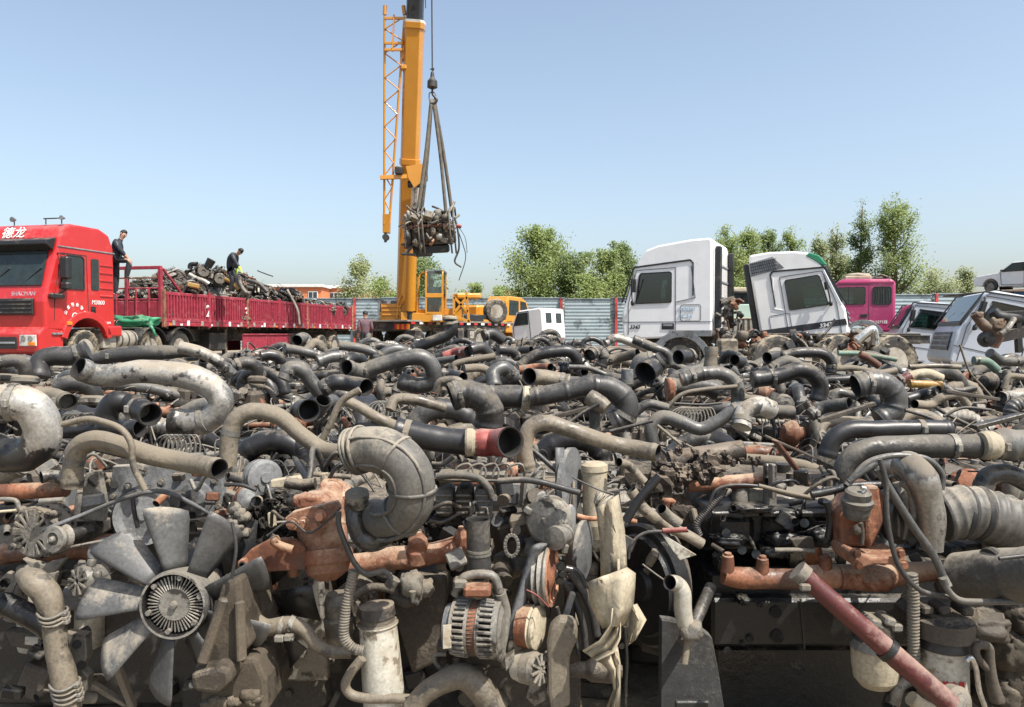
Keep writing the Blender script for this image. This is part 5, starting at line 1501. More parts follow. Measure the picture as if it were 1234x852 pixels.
def look(parts):
    C = {'oily_iron': 'dark oily', 'oily_black': 'black oily', 'dirty_casting': 'brown dusty', 'blue_grey_cast': 'blue grey', 'cast_alloy': 'pale grey', 'rusty_manifold': 'rusty orange', 'rusty_iron': 'rusty'}
    dct = dict(parts); b = C.get(dct['engine_block'].mats[0].name, 'dusty'); h = C.get(dct['head_cover'].mats[0].name, 'dusty')
    return '%s' % b if b == h else '%s, %s topped' % (b, h)
PROTO = []; SOLID = []
KINDLAB = ['with %s' % s for s in ('a black elbow duct', 'a long grey pipe', 'a dusty S bend pipe', 'a ribbed hose')]
for s in range(NP):
    parts = engine_parts(500+s)
    if s < NP:
        ms = [(n, m.mesh(n)) for n, m in parts]; PROTO.append(ms)
    j = MB()
    for n, m in parts: j.merge(m)
    SOLID.append(j.mesh('scrap_engine'))
    LOOK[500+s] = look(parts)
PLOW = []
for s in range(6):
    parts = engine_parts(900+s, False); LOOK[900+s] = look(parts); PLOW.append([(n, m.mesh(n)) for n, m in parts])
LOWSOLID = []
def inst_engine(meshes, loc, rot, label, group, sc=1.0):
    t = thing('scrap_engine', label, 'engine', loc, 0, group)
    t.rotation_euler = rot; t.scale = (sc, sc, sc)
    for n, me in meshes:
        o = bpy.data.objects.new(n, me); COL.objects.link(o); o.parent = t
    return t
def inst_solid(me, loc, rot, label, group, sc=1.0):
    o = bpy.data.objects.new('scrap_engine', me); COL.objects.link(o)
    o.location = loc; o.rotation_euler = rot; o.scale = (sc, sc, sc)
    return setp(o, label, 'engine', group)
FIELD = []     # (x, y, obj)
rg = random.Random(77)
y = 3.35; row = 0
NEXTTO = lambda x, y: 'in front of the red tractor truck' if x < -.47*y else 'in front of the dark red trailer' if x < -.2*y else 'in front of the yellow crane' if x < .04*y else 'in front of the tall white cab' if x < .28*y else 'in front of the tilted white cab' if x < .47*y else 'in front of the right hand white cabs'
while y < 16.6:
    cnt = 0; half = .68*y+.7; n = int(2*half/.98); off = rg.uniform(-.3, .3)
    for i in range(n+1):
        x = -half+(i+.5)*2*half/(n+1)+off*.4
        if y > 11.6 and x > .25*y: continue
        if y > 14 and x > .09*y: continue
        if y > 10.2 and x < -.36*y: continue
        if y > 13.2 and x < -.2*y: continue
        yy = y+rg.uniform(-.12, .12); cnt += 1
        top = .98 if y < 5 else 1.0
        rot = (rg.uniform(-.10, .10), rg.uniform(-.08, .08), rg.choice((0, PI, PI/2, -PI/2, 0, PI))+rg.uniform(-.3, .3))
        z = gz(yy)+rg.uniform(-.02, .08)+(.09 if y > 6 else 0)
        place = NEXTTO(x, yy)
        ORD = ['first', 'second', 'third', 'fourth', 'fifth', 'sixth', 'seventh', 'eighth', 'ninth', 'tenth', 'eleventh', 'twelfth', 'thirteenth', 'fourteenth', 'fifteenth', 'sixteenth', 'seventeenth', 'eighteenth', 'nineteenth', 'twentieth', 'twenty-first', 'twenty-second', 'twenty-third', 'twenty-fourth', 'twenty-fifth', 'twenty-sixth', 'twenty-seventh']
        if y < 8.4:
            lst = PLOW if y < 4.2 else PROTO; k_ = rg.randrange(len(lst)); seed = (900 if y < 4.2 else 500)+k_
            lab = '%s scrap engine, %s from left in the %s row' % (LOOK[seed], ORD[cnt-1], ORD[row+1])
            grp = 'scrap engines in the near rows'
            o = inst_engine(lst[k_], (x, yy, z-(.06 if y > 4.2 else 0)), rot, lab, grp, 1.0 if y < 4.2 else rg.uniform(.95, 1.03))
        else:
            k_ = rg.randrange(NP)
            lab = '%s scrap engine, %s from left in the %s row' % (LOOK[500+k_], ORD[cnt-1], ORD[row+1])
            o = inst_solid(SOLID[k_], (x, yy, z-.10-(.06 if x < -.3*y else 0)-(.16 if x > .08*y and y > 9.3 else 0)-(.10 if x > .27*y else 0)), rot, lab, 'scrap engines in the far rows', rg.uniform(.98, 1.08))
        FIELD.append((x, yy, o))
    row += 1
    y += .92 if y < 6 else .98

# lifted engine
LIFT = max(range(NP), key=lambda k: {'brown dusty': 3, 'pale grey': 2}.get(LOOK[500+k].split(',')[0], 0))
t = inst_engine([(n, m) for n, m in PROTO[LIFT] if n not in ('oily_dirt', 'air_duct')], px(521, 303, 24)-V((0, 0, .15)), (R(4), R(-4), R(12)), 'scrap engine with trailing wires hanging in slings under the crane hook', None, 1.32)
t['category'] = 'engine'
Mi = Wm(t)
mb = MB()
for P, r, m in (([(548, 262), (552, 280), (553, 300), (548, 315), (556, 322)], .03, RUBD), ([(549, 270), (558, 295), (561, 312), (553, 338)], .014, WIRE), ([(548, 268), (560, 285), (563, 305)], .01, WIRE), ([(496, 262), (490, 264), (508, 256)], .05, ALU), ([(498, 295), (490, 305), (484, 306), (500, 307)], .04, RUBD), ([(550, 272), (556, 273)], .06, REDP)):
    pts = [px(a, b, 23.6+.0*i) for i, (a, b) in enumerate(P)]
    mb.tube(pts, r, m, 8, 5)
mb.build('trailing_hose', t, world=True)
mb = MB()
for sx in (503, 508, 541, 546):
    a = px(sx, 258, 23.4); mb.tube([a+V((0, 1.1, .1)), a+V((0, .6, .3)), a, px(sx+2, 285, 23.3), px(sx+4, 305, 23.6)], .03, SL, 5, 4)
mb.build('sling_loop', t, world=True)

rg9 = random.Random(41)
mb = MB()
for i in range(90):
    p = V((rg9.uniform(-.55, .5), rg9.uniform(-.42, .36), rg9.uniform(.25, 1.0))); m = rg9.choice([BROWN, TANP, CAST, TANP, DARK, GREYP, RUSTL, CAST])
    if i % 3 == 0: q = p+V([rg9.uniform(-.35, .35) for _ in range(3)]); mb.tube([p, p.lerp(q, .5)+V((0, -.04, rg9.uniform(-.1, .1))), q], rg9.uniform(.012, .035), m, 7, 4)
    elif i % 3 == 1: mb.box(p, [rg9.uniform(.05, .2) for _ in range(3)], m, .01, V([rg9.uniform(-1, 1) for _ in range(3)]))
    else: mb.lump(p, [rg9.uniform(.04, .12) for _ in range(3)], m, i, .3, 6)
mb.build('tangled_fittings', t)
# load on the trailer
rg = random.Random(5)
def pile_top(xl):      # height above deck along the trailer (xl negative)
    q = -xl
    pts = [(0.1, .9), (.3, 1.0), (1.45, 1.4), (2.45, 2.05), (3.45, 2.1), (5.45, 1.85), (6.65, 1.45), (9.5, 1.45), (11.5, 1.3), (13.2, 1.2), (14, .6)]
    for (a, za), (b, zb) in zip(pts, pts[1:]):
        if q <= b: return za+(zb-za)*(q-a)/(b-a)
    return .3
k = 0
def plab(xl): return 'on the trailer behind the bulkhead bars' if xl > -3 else 'in the high middle heap on the trailer' if xl > -8 else 'in the low rear load of the trailer'
xl = -.7
while xl > -13.4:
    hgt = pile_top(xl); lay = 0; z = 1.40
    while z < 1.38+hgt-.55:
        for yl in (.72, -.1, -.8) if lay == 0 or True else ():
            p = on_trailer(xl+rg.uniform(-.15, .15), yl+rg.uniform(-.12, .12), z+rg.uniform(-.05, .05)-(0 if yl > -.5 else .1))
            rot = (rg.uniform(-.9, .9), rg.uniform(-.5, .5), rg.uniform(0, 6.28))
            if z > 1.38+hgt-1.2 or yl > .5:
                c = V((0, 0, .5*.8)); 
                kk = rg.randrange(NP); inst_solid(SOLID[kk], p, rot, LOOK[500+kk]+' scrap engine '+plab(xl), 'scrap engines '+plab(xl), .72)
                k += 1
        z += .42; lay += 1
    xl -= .95
print('trailer engines', k, 'field', len(FIELD))
# loose pieces showing on the load
mb = MB(); mb.tube([px(271, 336, 25.6), px(280, 340, 25.6), px(287, 348, 25.6)], [.07, .09, .07], YCAST, 12, 4); mb.build('curved_cover', label='curved yellow metal cover lying on the trailer heap', cat='cover')
mb = MB(); a = px(233, 344, 24.8); mb.box(a, (.38, .2, .16), YCAST, .05, (0, .2, .3)); mb.build('casing', label='small yellow casing near the front of the trailer load', cat='casing')
for P, r, m, lb in (([(228, 331), (237, 336), (246, 339), (252, 343)], .09, ALU, 'bright silver pipe lying near the front of the trailer load'), ([(287, 333), (291, 345), (296, 352), (303, 354)], .07, CAST, 'pale bent pipe hanging over the trailer heap'), ([(346, 349), (358, 372), (361, 391)], .05, RIM, 'thin pale pole leaning on the trailer side'), ([(238, 318), (230, 319), (229, 324)], .08, BLACK, 'black curled pipe at the left end of the trailer heap'), ([(300, 338), (312, 342), (322, 352)], .07, RUBD, 'dusty grey pipe on the back slope of the trailer heap'), ([(310, 326), (320, 330), (329, 333)], .02, WIRE, 'thin wire sticking out of the trailer heap')):
    mb = MB(); mb.tube([px(a, b, 25.5+ (0 if P[0][0] < 340 else 5.2)) for a, b in P], r, m, 9, 5, True, True, HOLE); mb.build('scrap_pipe', label=lb, cat='pipe')
mb = MB(); mb.cyl(px(250, 322, 26), px(255, 313, 26), .13, BLACK, 14, r2=.15, open1=True, inner=HOLE); mb.build('steel_drum', label='short open black cylinder on top of the trailer heap', cat='cylinder')
# ------------------------------------------------------------------ big pipes and ducts lying on the rows of engines
def reg(x0, y0, s): return lambda x, y, d: px(x0+x/s, y0+y/s, d)
A = reg(0, 400, 3.856); B = reg(300, 380, 3.856); C_ = reg(600, 380, 3.856); D = reg(914, 380, 3.856)
def heng(name, label, c, group='front row scrap engines'):
    return thing('scrap_engine', label, 'engine', c)
HE1 = heng('e', 'front row engine at the left with nine-bladed radiator fan, alternator and belt', (-1.05, 3.0, 0))
HE2 = heng('e', 'front row engine with orange rusty turbo, ribbed elbow duct, cream torn shroud and belt pulleys', (.0, 3.0, 0))
HE3 = heng('e', 'front row engine with black oily head, orange manifold and rusty square turbo at the right', (1.0, 3.0, 0))
FIELD += [(-1.05, 2.8, HE1), (.0, 2.8, HE2), (1.0, 2.8, HE3)]
def nearest(p):
    return min(FIELD, key=lambda f: (f[0]-p.x)**2+(f[1]-p.y)**2)[2]
ELB = dict(at=(.04, .3, .55, .8, .96), amp=.07, width=.02)
def tr(G, pts, r, m, d, o0=False, o1=False, style=None, name='air_pipe', tilt=0.0, parent=None, n=18, inner=None, label=None):
    s = 3.856; k = len(pts); W = []
    rw = (r[0] if isinstance(r, (list, tuple)) else r)/s/F*d
    for i, p in enumerate(pts):
        dd = p[2] if len(p) > 2 else 0
        W.append(G(p[0], p[1], d+dd+tilt*(i/(k-1)-.5)))
    rr = [q/s/F*d for q in r] if isinstance(r, (list, tuple)) else rw
    if len(W) == 2: W = [W[0], W[0].lerp(W[1], .5), W[1]]
    prof = None
    if style == 'elbow': prof = rib(rw*.12, at=(.05, .28, .5, .72, .95), amp=.07, width=rw*.22)
    elif style == 'ends': prof = rib(rw*.15, at=(.03, .97), amp=.09, width=rw*.35)
    elif style == 'corr': prof = rib(rw*.10, period=rw*.55, amp=.10, width=.7)
    elif style == 'wave': prof = rib(rw*.2, period=rw*2.2, amp=.06, width=.8)
    mb = MB(); mb.tube(W, rr, m, n, 7, o0, o1, inner or HOLE, prof)
    mid = W[len(W)//2]
    pa = parent or nearest(mid)
    o = mb.build(name, pa, world=True, label=label)
    if rw > .03:
        q = crom(W, 7); j = len(q)//6 if rg.random() < .5 else len(q)*5//6; dd = (q[j+1]-q[j-1]).normalized()
        r2 = rw*1.07 if not isinstance(rr, list) else (rr[0]+(rr[-1]-rr[0])*j/len(q))*1.07
        c = MB(); c.cyl(q[j]-dd*.011, q[j]+dd*.011, r2, CAST, n); u, w = ortho(dd); c.box(q[j]+u*r2, (.02, .02, .03), CAST, .004); c.build('hose_clamp', o, world=True)
    return o
rg = random.Random(11)
SILV = mat('pipe_silver_mottled', (.38, .365, .33), dust=.30, rough=.40, metal=.5, bump=.3, dustcol=(.24, .205, .155), spots=((.06, .058, .055), 4.5, .52))
T = [
 (A, [(-90, 330), (60, 325), (148, 350), (197, 430), (190, 510), (130, 565), (30, 575)], 82, SILV, 2.7, 0, 0, None, .1),
 (A, [(-60, 660), (20, 640), (90, 600)], 66, SILV, 2.95, 0, 0, None, 0),
 (A, [(362, 165, -.05), (440, 198), (540, 203), (640, 185), (760, 190), (900, 213), (990, 258), (1027, 330), (985, 395), (900, 422), (800, 415)], [50, 52, 60, 58, 62], SILV, 3.1, 1, 0, 'ends', .05),
 (A, [(440, 125), (560, 105), (700, 98), (800, 95), (925, 105)], [30, 36, 36, 30, 8], RUBD, 3.9, 0, 0, None, .1),
 (A, [(830, 70), (930, 95), (1010, 135), (1080, 200)], 28, SILV, 3.9, 0, 0, None, .1),
 (A, [(180, 210), (190, 135), (250, 112), (330, 112), (410, 85)], 44, RUBD, 4.2, 0, 0, 'ends', .1),
 (A, [(-40, 160), (40, 135), (95, 140), (118, 180), (118, 230)], 30, RUBD, 4.0, 0, 0, None, .1),
 (A, [(170, 290), (250, 298), (318, 328, -.1)], 38, TANP, 3.3, 0, 1, 'ends', 0),
 (A, [(250, 260), (330, 238), (400, 250), (440, 290), (440, 330)], 38, RUBD, 3.5, 0, 0, None, .1),
 (A, [(500, 450), (497, 375), (540, 325), (610, 338), (700, 385, -.12)], 50, RUB, 3.0, 0, 1, 'ends', 0),
 (A, [(335, 720), (342, 610), (375, 530), (450, 502), (560, 530), (700, 572), (850, 603), (1020, 637, -.1)], 46, TANP, 2.55, 0, 1, 'ends', -.05),
 (A, [(1058, 620), (1070, 480), (1105, 400), (1180, 368), (1300, 395), (1400, 480), (1500, 545), (1590, 560, -.05)], [42, 42, 40, 38, 38], TANP, 2.95, 0, 1, None, .0),
 (A, [(290, 430), (400, 405), (470, 415), (560, 450), (610, 520), (620, 620), (675, 735)], 15, TANP, 2.48, 0, 0, None, 0),
 (A, [(1080, 160), (1140, 142), (1188, 165), (1195, 215)], 28, RUBD, 4.4, 0, 0, None, .1),
 (B, [(-20, 225), (30, 235), (48, 290)], 28, RUBD, 5, 0, 0, None, .1),
 (B, [(55, 190), (100, 185), (140, 200), (150, 250)], 26, RUB, 5.5, 0, 0, None, .1),
 (B, [(165, 300), (195, 245), (250, 260), (290, 310), (330, 360)], 34, GREYP, 4.6, 0, 0, None, .1),
 (B, [(165, 155), (240, 165), (350, 195)], 22, GREYP, 7, 0, 0, None, .2),
 (B, [(222, 118, -.2), (258, 105), (278, 145)], 26, GREYP, 7.6, 1, 0, None, 0),
 (B, [(270, 160), (310, 125), (350, 170)], 20, TANP, 7.4, 0, 0, None, .1),
 (B, [(420, 140), (500, 150), (560, 165), (630, 205)], 22, GREYP, 6.8, 0, 0, None, .1),
 (B, [(560, 150), (620, 142), (690, 165)], 20, RUBD, 7.5, 0, 0, None, .1),
 (B, [(590, 205), (650, 165), (710, 160), (745, 205)], 24, GREYP, 6.2, 0, 0, None, .1),
 (B, [(320, 215), (380, 195), (440, 190)], 26, GREYP, 6, 0, 0, 'ends', .1),
 (B, [(450, 245, -.1), (520, 262), (600, 235), (700, 205), (800, 195), (852, 240), (850, 305), (790, 328), (700, 305)], 38, GREYP, 4.6, 1, 0, 'ends', .1),
 (B, [(340, 345), (400, 312), (470, 318), (545, 335, -.1)], 38, RUB, 4.2, 0, 1, 'ends', 0),
 (B, [(200, 425), (240, 433), (280, 442, -.12)], [44, 48, 52], GREYP, 3.8, 0, 1, None, 0),
 (B, [(440, 390), (520, 430), (600, 478), (720, 530)], 25, TANP, 3.5, 0, 0, None, 0),
 (B, [(655, 440), (680, 392), (760, 390), (850, 412), (910, 432)], 25, TANP, 3.9, 0, 0, None, .1),
 (B, [(938, 380), (1000, 362), (1080, 385), (1118, 440), (1112, 520)], 64, RUBD, 3.4, 1, 0, 'elbow', .05),
 (B, [(680, 535), (800, 562), (900, 580), (1030, 590)], 60, RUB, 2.75, 0, 0, 'ends', 0),
 (B, [(1025, 590), (1080, 592), (1140, 590), (1215, 588, -.08)], [56, 66, 62, 72], REDP, 2.72, 0, 1, None, 0),
 (B, [(290, 735), (310, 640), (380, 500), (430, 400), (515, 345)], 16, TANP, 3.1, 0, 0, None, 0),
 (B, [(300, 738), (400, 745), (475, 752)], 12, TANP, 2.9, 0, 0, None, 0),
 (B, [(760, 155), (860, 118), (920, 92), (946, 55), (934, 12)], 27, RUB, 7.4, 0, 0, 'ends', 0),
 (B, [(905, 192), (960, 172), (1018, 168, -.2)], 23, REDP, 6.6, 0, 1, None, 0),
 (B, [(1030, 160), (1085, 150), (1125, 200)], 26, RUBD, 6.4, 0, 0, None, .1),
 (B, [(880, 212), (965, 200, -.1)], 17, GREYP, 5.8, 0, 1, None, 0),
 (B, [(955, 250), (962, 225), (1050, 205), (1145, 190)], 16, TANP, 5.5, 0, 0, None, 0),
 (B, [(885, 268), (945, 278), (995, 290, -.1)], 25, RUB, 5, 0, 1, None, 0),
 (B, [(870, 360), (890, 310), (960, 302), (1000, 330)], 20, TANP, 4.4, 0, 0, None, 0),
 (B, [(1000, 248), (1080, 245), (1130, 275)], 20, TANP, 5.2, 0, 0, None, .1),
 (B, [(1140, 330), (1135, 270), (1185, 245), (1230, 285)], 34, GREYP, 4.6, 0, 0, 'ends', .1),
 (B, [(1090, 95), (1130, 85), (1180, 115)], 26, RUBD, 8.5, 0, 0, None, .1),
 (C_, [(-60, 380), (60, 378), (150, 385)], 54, RUBD, 3.75, 0, 0, 'ends', 0),
 (C_, [(150, 382), (330, 350), (420, 328), (520, 338), (592, 395), (590, 465), (530, 505)], [44, 46, 52, 56, 58], RUBD, 3.6, 0, 0, 'elbow', 0),
 (C_, [(450, 560), (450, 400)], 26, GREYP, 3.4, 0, 0, None, 0),
 (C_, [(140, 720), (125, 610), (150, 525), (225, 500), (330, 530), (480, 580), (600, 612), (745, 640, -.06)], 38, TANP, 2.8, 0, 1, 'ends', 0),
 (C_, [(100, 245), (170, 190), (260, 170), (335, 170), (368, 212), (340, 245), (290, 248)], 27, RUB, 5.3, 0, 0, 'ends', .1),
 (C_, [(145, 285, -.12), (220, 290), (330, 312)], 38, TANP, 4.6, 1, 0, 'ends', 0),
 (C_, [(245, 245, -.1), (180, 245), (100, 255)], 22, RUST, 5.0, 1, 0, None, 0),
 (C_, [(425, 185, -.1), (462, 165), (492, 195), (478, 240)], 28, RUBD, 5.8, 1, 0, 'elbow', 0),
 (C_, [(500, 130), (550, 105), (630, 130), (700, 160)], 19, SILV, 7.2, 0, 0, None, .1),
 (C_, [(630, 110), (720, 150), (785, 178), (805, 230)], 22, GREYP, 6.3, 0, 0, None, 0),
 (C_, [(775, 200), (730, 235), (685, 268, -.08)], [38, 46, 54], RUB, 5.0, 0, 1, None, 0),
 (C_, [(838, 195, -.1), (900, 188)], 33, RUB, 5.9, 1, 0, None, 0),
 (C_, [(500, 212), (560, 197), (650, 178, -.1)], 23, TANP, 5.8, 0, 1, 'ends', 0),
 (C_, [(640, 285), (660, 215), (720, 200)], 34, GREYP, 5.3, 0, 0, None, 0),
 (C_, [(600, 320), (602, 250)], 28, BLUEG, 4.9, 0, 0, None, 0),
 (C_, [(985, 260), (990, 200), (992, 145)], 30, TANP, 5.6, 0, 0, 'wave', 0),
 (C_, [(1098, 208, -.1), (1132, 220), (1150, 265)], 26, RUB, 5.8, 1, 0, None, 0),
 (C_, [(780, 335), (860, 335), (960, 332), (1020, 352)], 42, RUBD, 4.4, 0, 0, 'ends', 0),
 (C_, [(850, 300), (950, 272), (1045, 272), (1108, 325), (1118, 420)], 32, GREYP, 4.2, 0, 0, 'elbow', 0),
 (C_, [(780, 440), (850, 370), (950, 345), (1112, 330)], 10, TANP, 3.9, 0, 0, None, 0),
 (C_, [(722, 610), (712, 525), (760, 472), (850, 495), (940, 528), (1030, 488), (1120, 432), (1240, 450)], 31, GREYP, 3.45, 0, 0, None, 0),
 (C_, [(640, 450), (700, 412), (790, 432)], 22, GREYP, 3.9, 0, 0, None, 0),
 (C_, [(1130, 520), (1150, 450), (1210, 420), (1270, 440)], 45, SILV, 3.4, 0, 0, None, .1),
 (C_, [(1140, 380), (1250, 398)], 22, TANP, 4.1, 0, 0, None, 0),
 (C_, [(330, 240), (420, 245), (500, 275)], 12, GREYP, 4.8, 0, 0, None, 0),
 (C_, [(560, 683, -.05), (610, 700), (680, 775)], 21, TANP, 2.7, 1, 0, None, 0),
 (C_, [(0, 160), (60, 165), (90, 195)], 22, RUBD, 5.8, 0, 0, None, .1),
 (C_, [(90, 165), (155, 160, -.1)], 17, RUB, 6.3, 0, 1, None, 0),
 (D, [(-30, 300), (80, 285), (180, 255), (245, 268), (288, 325), (275, 400)], 38, RUB, 4.1, 0, 0, 'ends', 0),
 (D, [(40, 197, -.1), (110, 190), (200, 218)], 26, RUB, 5.6, 1, 0, None, 0),
 (D, [(110, 190), (200, 172), (295, 178), (338, 215), (335, 270)], 24, RUB, 5.4, 0, 0, 'ends', 0),
 (D, [(60, 250), (130, 210), (200, 240)], 25, GREYP, 5.0, 0, 0, None, 0),
 (D, [(450, 330), (520, 312), (590, 325), (635, 385), (622, 450), (560, 490)], 54, GREYP, 3.9, 1, 0, 'elbow', 0),
 (D, [(240, 465), (310, 425), (425, 410, -.1)], 30, GREYP, 3.9, 0, 1, None, 0),
 (D, [(340, 390), (370, 358), (440, 372)], 20, GREYP, 4.3, 0, 0, None, 0),
 (D, [(330, 250), (440, 245), (550, 265), (640, 262)], 14, TANP, 5.4, 0, 0, None, 0),
 (D, [(440, 275), (560, 270), (640, 255)], 16, TANP, 5.0, 0, 0, None, 0),
 (D, [(318, 660), (345, 580), (420, 535), (550, 530), (700, 526), (890, 530)], 41, RUB, 3.1, 0, 1, 'ends', 0),
 (D, [(400, 800), (400, 710), (460, 645), (560, 615), (700, 610), (900, 608), (1070, 608)], [50, 50, 52, 54, 56], RUBD, 2.7, 0, 0, None, 0),
 (D, [(1085, 605), (1150, 600), (1200, 600), (1320, 610)], [62, 80, 70, 78], GREYP, 2.72, 0, 0, None, 0),
 (D, [(410, 790), (500, 690), (600, 655), (700, 653), (790, 672), (852, 735), (850, 810)], 14, GREYP, 2.45, 0, 0, None, 0),
 (D, [(520, 680), (600, 780), (660, 860)], 18, GREYP, 2.5, 0, 0, None, 0),
 (D, [(1035, 830), (1070, 750), (1160, 738), (1270, 790)], 44, GREYP, 2.75, 0, 0, None, 0),
 (D, [(640, 310), (700, 285), (780, 268), (850, 295)], 22, CREAM, 5.2, 0, 0, None, 0),
 (D, [(655, 305), (705, 285)], 24, REDP, 5.15, 0, 0, None, 0),
 (D, [(700, 318), (760, 320), (850, 326)], 19, YCAST, 4.9, 0, 0, 'ends', 0),
 (D, [(690, 392), (760, 370), (840, 352, -.1)], 26, RUB, 4.6, 0, 1, None, 0),
 (D, [(725, 412, -.1), (800, 415), (850, 382), (930, 372), (975, 420)], 20, TANP, 4.4, 1, 0, None, 0),
 (D, [(1125, 382, -.1), (1180, 375), (1260, 362)], 27, SILV, 4.6, 1, 0, None, 0),
 (D, [(1075, 175), (1130, 210), (1220, 215)], 22, GREYP, 6.5, 0, 0, 'ends', .1),
 (D, [(370, 175), (450, 175), (520, 185), (640, 205)], 12, GREENP, 6.5, 0, 0, None, 0),
 (D, [(1140, 340), (1165, 285), (1240, 288)], 14, TANP, 5.4, 0, 0, None, 0),
 (D, [(1170, 500), (1180, 430), (1240, 400)], 30, GREYP, 3.9, 0, 0, 'corr', 0),
 (D, [(700, 240), (820, 235), (940, 240)], 12, TANP, 5.6, 0, 0, None, 0),
 (D, [(470, 180), (510, 200), (560, 235)], 17, RUST, 5.8, 0, 0, None, 0),
 (D, [(1000, 210), (1060, 215), (1110, 255)], 20, GREENP, 5.8, 0, 0, None, 0),
]
for t_ in T:
    G, pts, r, m, d, o0, o1, st, tl = t_
    tr(G, pts, r, m, d, bool(o0), bool(o1), st, tilt=tl)
def mid(G, fn, name, d=3, parent=None):
    mb = MB(); fn(mb, lambda x, y, dd=0: G(x, y, d+dd)); pa = parent or nearest(mb.v[0]); return mb.build(name, pa, world=True)
# flanges, plates, rings
def flange(G, x, y, r, m, d, ax=(0, .15, 1), th=.02, name='flange'):
    mb = MB(); c = G(x, y, d); R_ = r/3.856/F*d; mb.lathe(c, ax, [(-th, R_*.9), (-th*.6, R_), (th*.4, R_), (th, R_*.8), (th, R_*.5)], m, 20)
    return mb.build(name, nearest(c), world=True)
flange(A, 118, 222, 60, CAST, 4.0); flange(A, 442, 318, 66, CAST, 3.5); flange(A, 1195, 222, 44, BROWN, 4.4); flange(A, 30, 215, 70, CAST, 4.1)
flange(C_, 132, 388, 60, CREAM, 3.7, (1, 0, -.1)); flange(C_, 800, 345, 56, RUSTL, 4.35, (1, 0, 0)); flange(D, 1072, 605, 68, CREAM, 2.68, (1, 0, 0), .03); flange(B, 1030, 590, 66, CREAM, 2.7, (1, 0, 0), .018)
flange(B, 934, 15, 36, CREAM, 7.4); flange(B, 934, 40, 32, TANP, 7.4); flange(C_, 465, 405, 40, TANP, 3.35, (.6, -.3, -.4), .05)
def plate(G, a, b, w, m, d, name='steel_plate', th=.01, dd=0, up=(0, -1, .3)):
    mb = MB(); mb.bar(G(*a, d), G(*b, d+dd), th, w/3.856/F*d, m, .003, up=(0, 1, 0))
    return mb.build(name, nearest(G(*a, d)), world=True)
plate(D, (75, 580), (225, 780), 78, RUST, 2.85); plate(D, (30, 560), (255, 660), 26, BROWN, 2.95); plate(D, (60, 690), (60, 850), 55, CAST, 2.75)
plate(D, (860, 350), (1110, 390), 46, BROWN, 4.4, th=.02); plate(D, (280, 490), (540, 410), 32, BROWN, 3.6, th=.02); plate(C_, (270, 470), (480, 415), 34, BROWN, 3.5, th=.02)
plate(D, (1000, 520), (1230, 460), 50, BROWN, 3.6, th=.02); plate(C_, (120, 480), (260, 450), 24, BROWN, 3.9)
for P, r, G, d in (([(935, 135), (980, 260), (1040, 330), (1100, 400)], 5, D, 4.8), ([(860, 470), (950, 430), (1080, 440)], 7, D, 4.2), ([(680, 440), (780, 470), (870, 510)], 8, D, 3.7), ([(0, 790), (120, 820), (250, 848)], 9, D, 2.5), ([(700, 580), (860, 610), (870, 660)], 8, B, 2.9), ([(850, 690), (900, 690), (950, 655)], 12, B, 2.7), ([(0, 690), (90, 685), (130, 640)], 6, B, 2.8), ([(870, 750), (960, 742), (1060, 755), (1110, 800), (1130, 848)], 18, B, 2.45), ([(880, 762), (1234, 772)], 7, B, 2.5), ([(0, 770), (160, 768), (380, 825)], 15, C_, 2.45), ([(520, 540), (640, 510), (720, 490)], 8, C_, 3.3), ([(740, 510), (800, 560), (850, 600)], 7, C_, 3.2), ([(820, 410), (950, 415), (1040, 408)], 6, C_, 3.8), ([(330, 500), (400, 450), (470, 410)], 8, C_, 3.3)):
    tr(G, P, r, rg.choice([WIRE, RUBD, TANP]), d, name='cable')
# bundles of injection pipes seen between the ducts
def fuel_pipes(G, x0, x1, y, d, h, n=7):
    mb = MB()
    for i in range(n):
        x = x0+(x1-x0)*i/(n-1); mb.tube([G(x-40, y+10, d), G(x-20, y-h*.7, d), G(x+30, y-h, d), G(x+50, y-h*.4, d), G(x+48, y+10, d)], .0045, CAST, 6, 5)
    mb.build('injection_pipe', nearest(G(x0, y, d)), world=True)
fuel_pipes(A, 750, 880, 550, 2.9, 70); fuel_pipes(C_, 830, 960, 490, 3.7, 60, 9); fuel_pipes(B, 580, 650, 460, 4, 60, 5); fuel_pipes(B, 990, 1230, 740, 2.6, 50, 5)
fuel_pipes(A, 300, 400, 420, 3.2, 40, 6)
# row of rusty injector bosses behind the ribbed elbow
mb = MB()
for i in range(7): mb.lump(B(960+i*42, 720, 2.75), (.024, .03, .03), RUSTL, i, .12, 7)
mb.tube([B(920, 730, 2.78), B(1250, 725, 2.78)], .022, RUSTL, 10); mb.build('rusty_manifold', HE2, world=True)
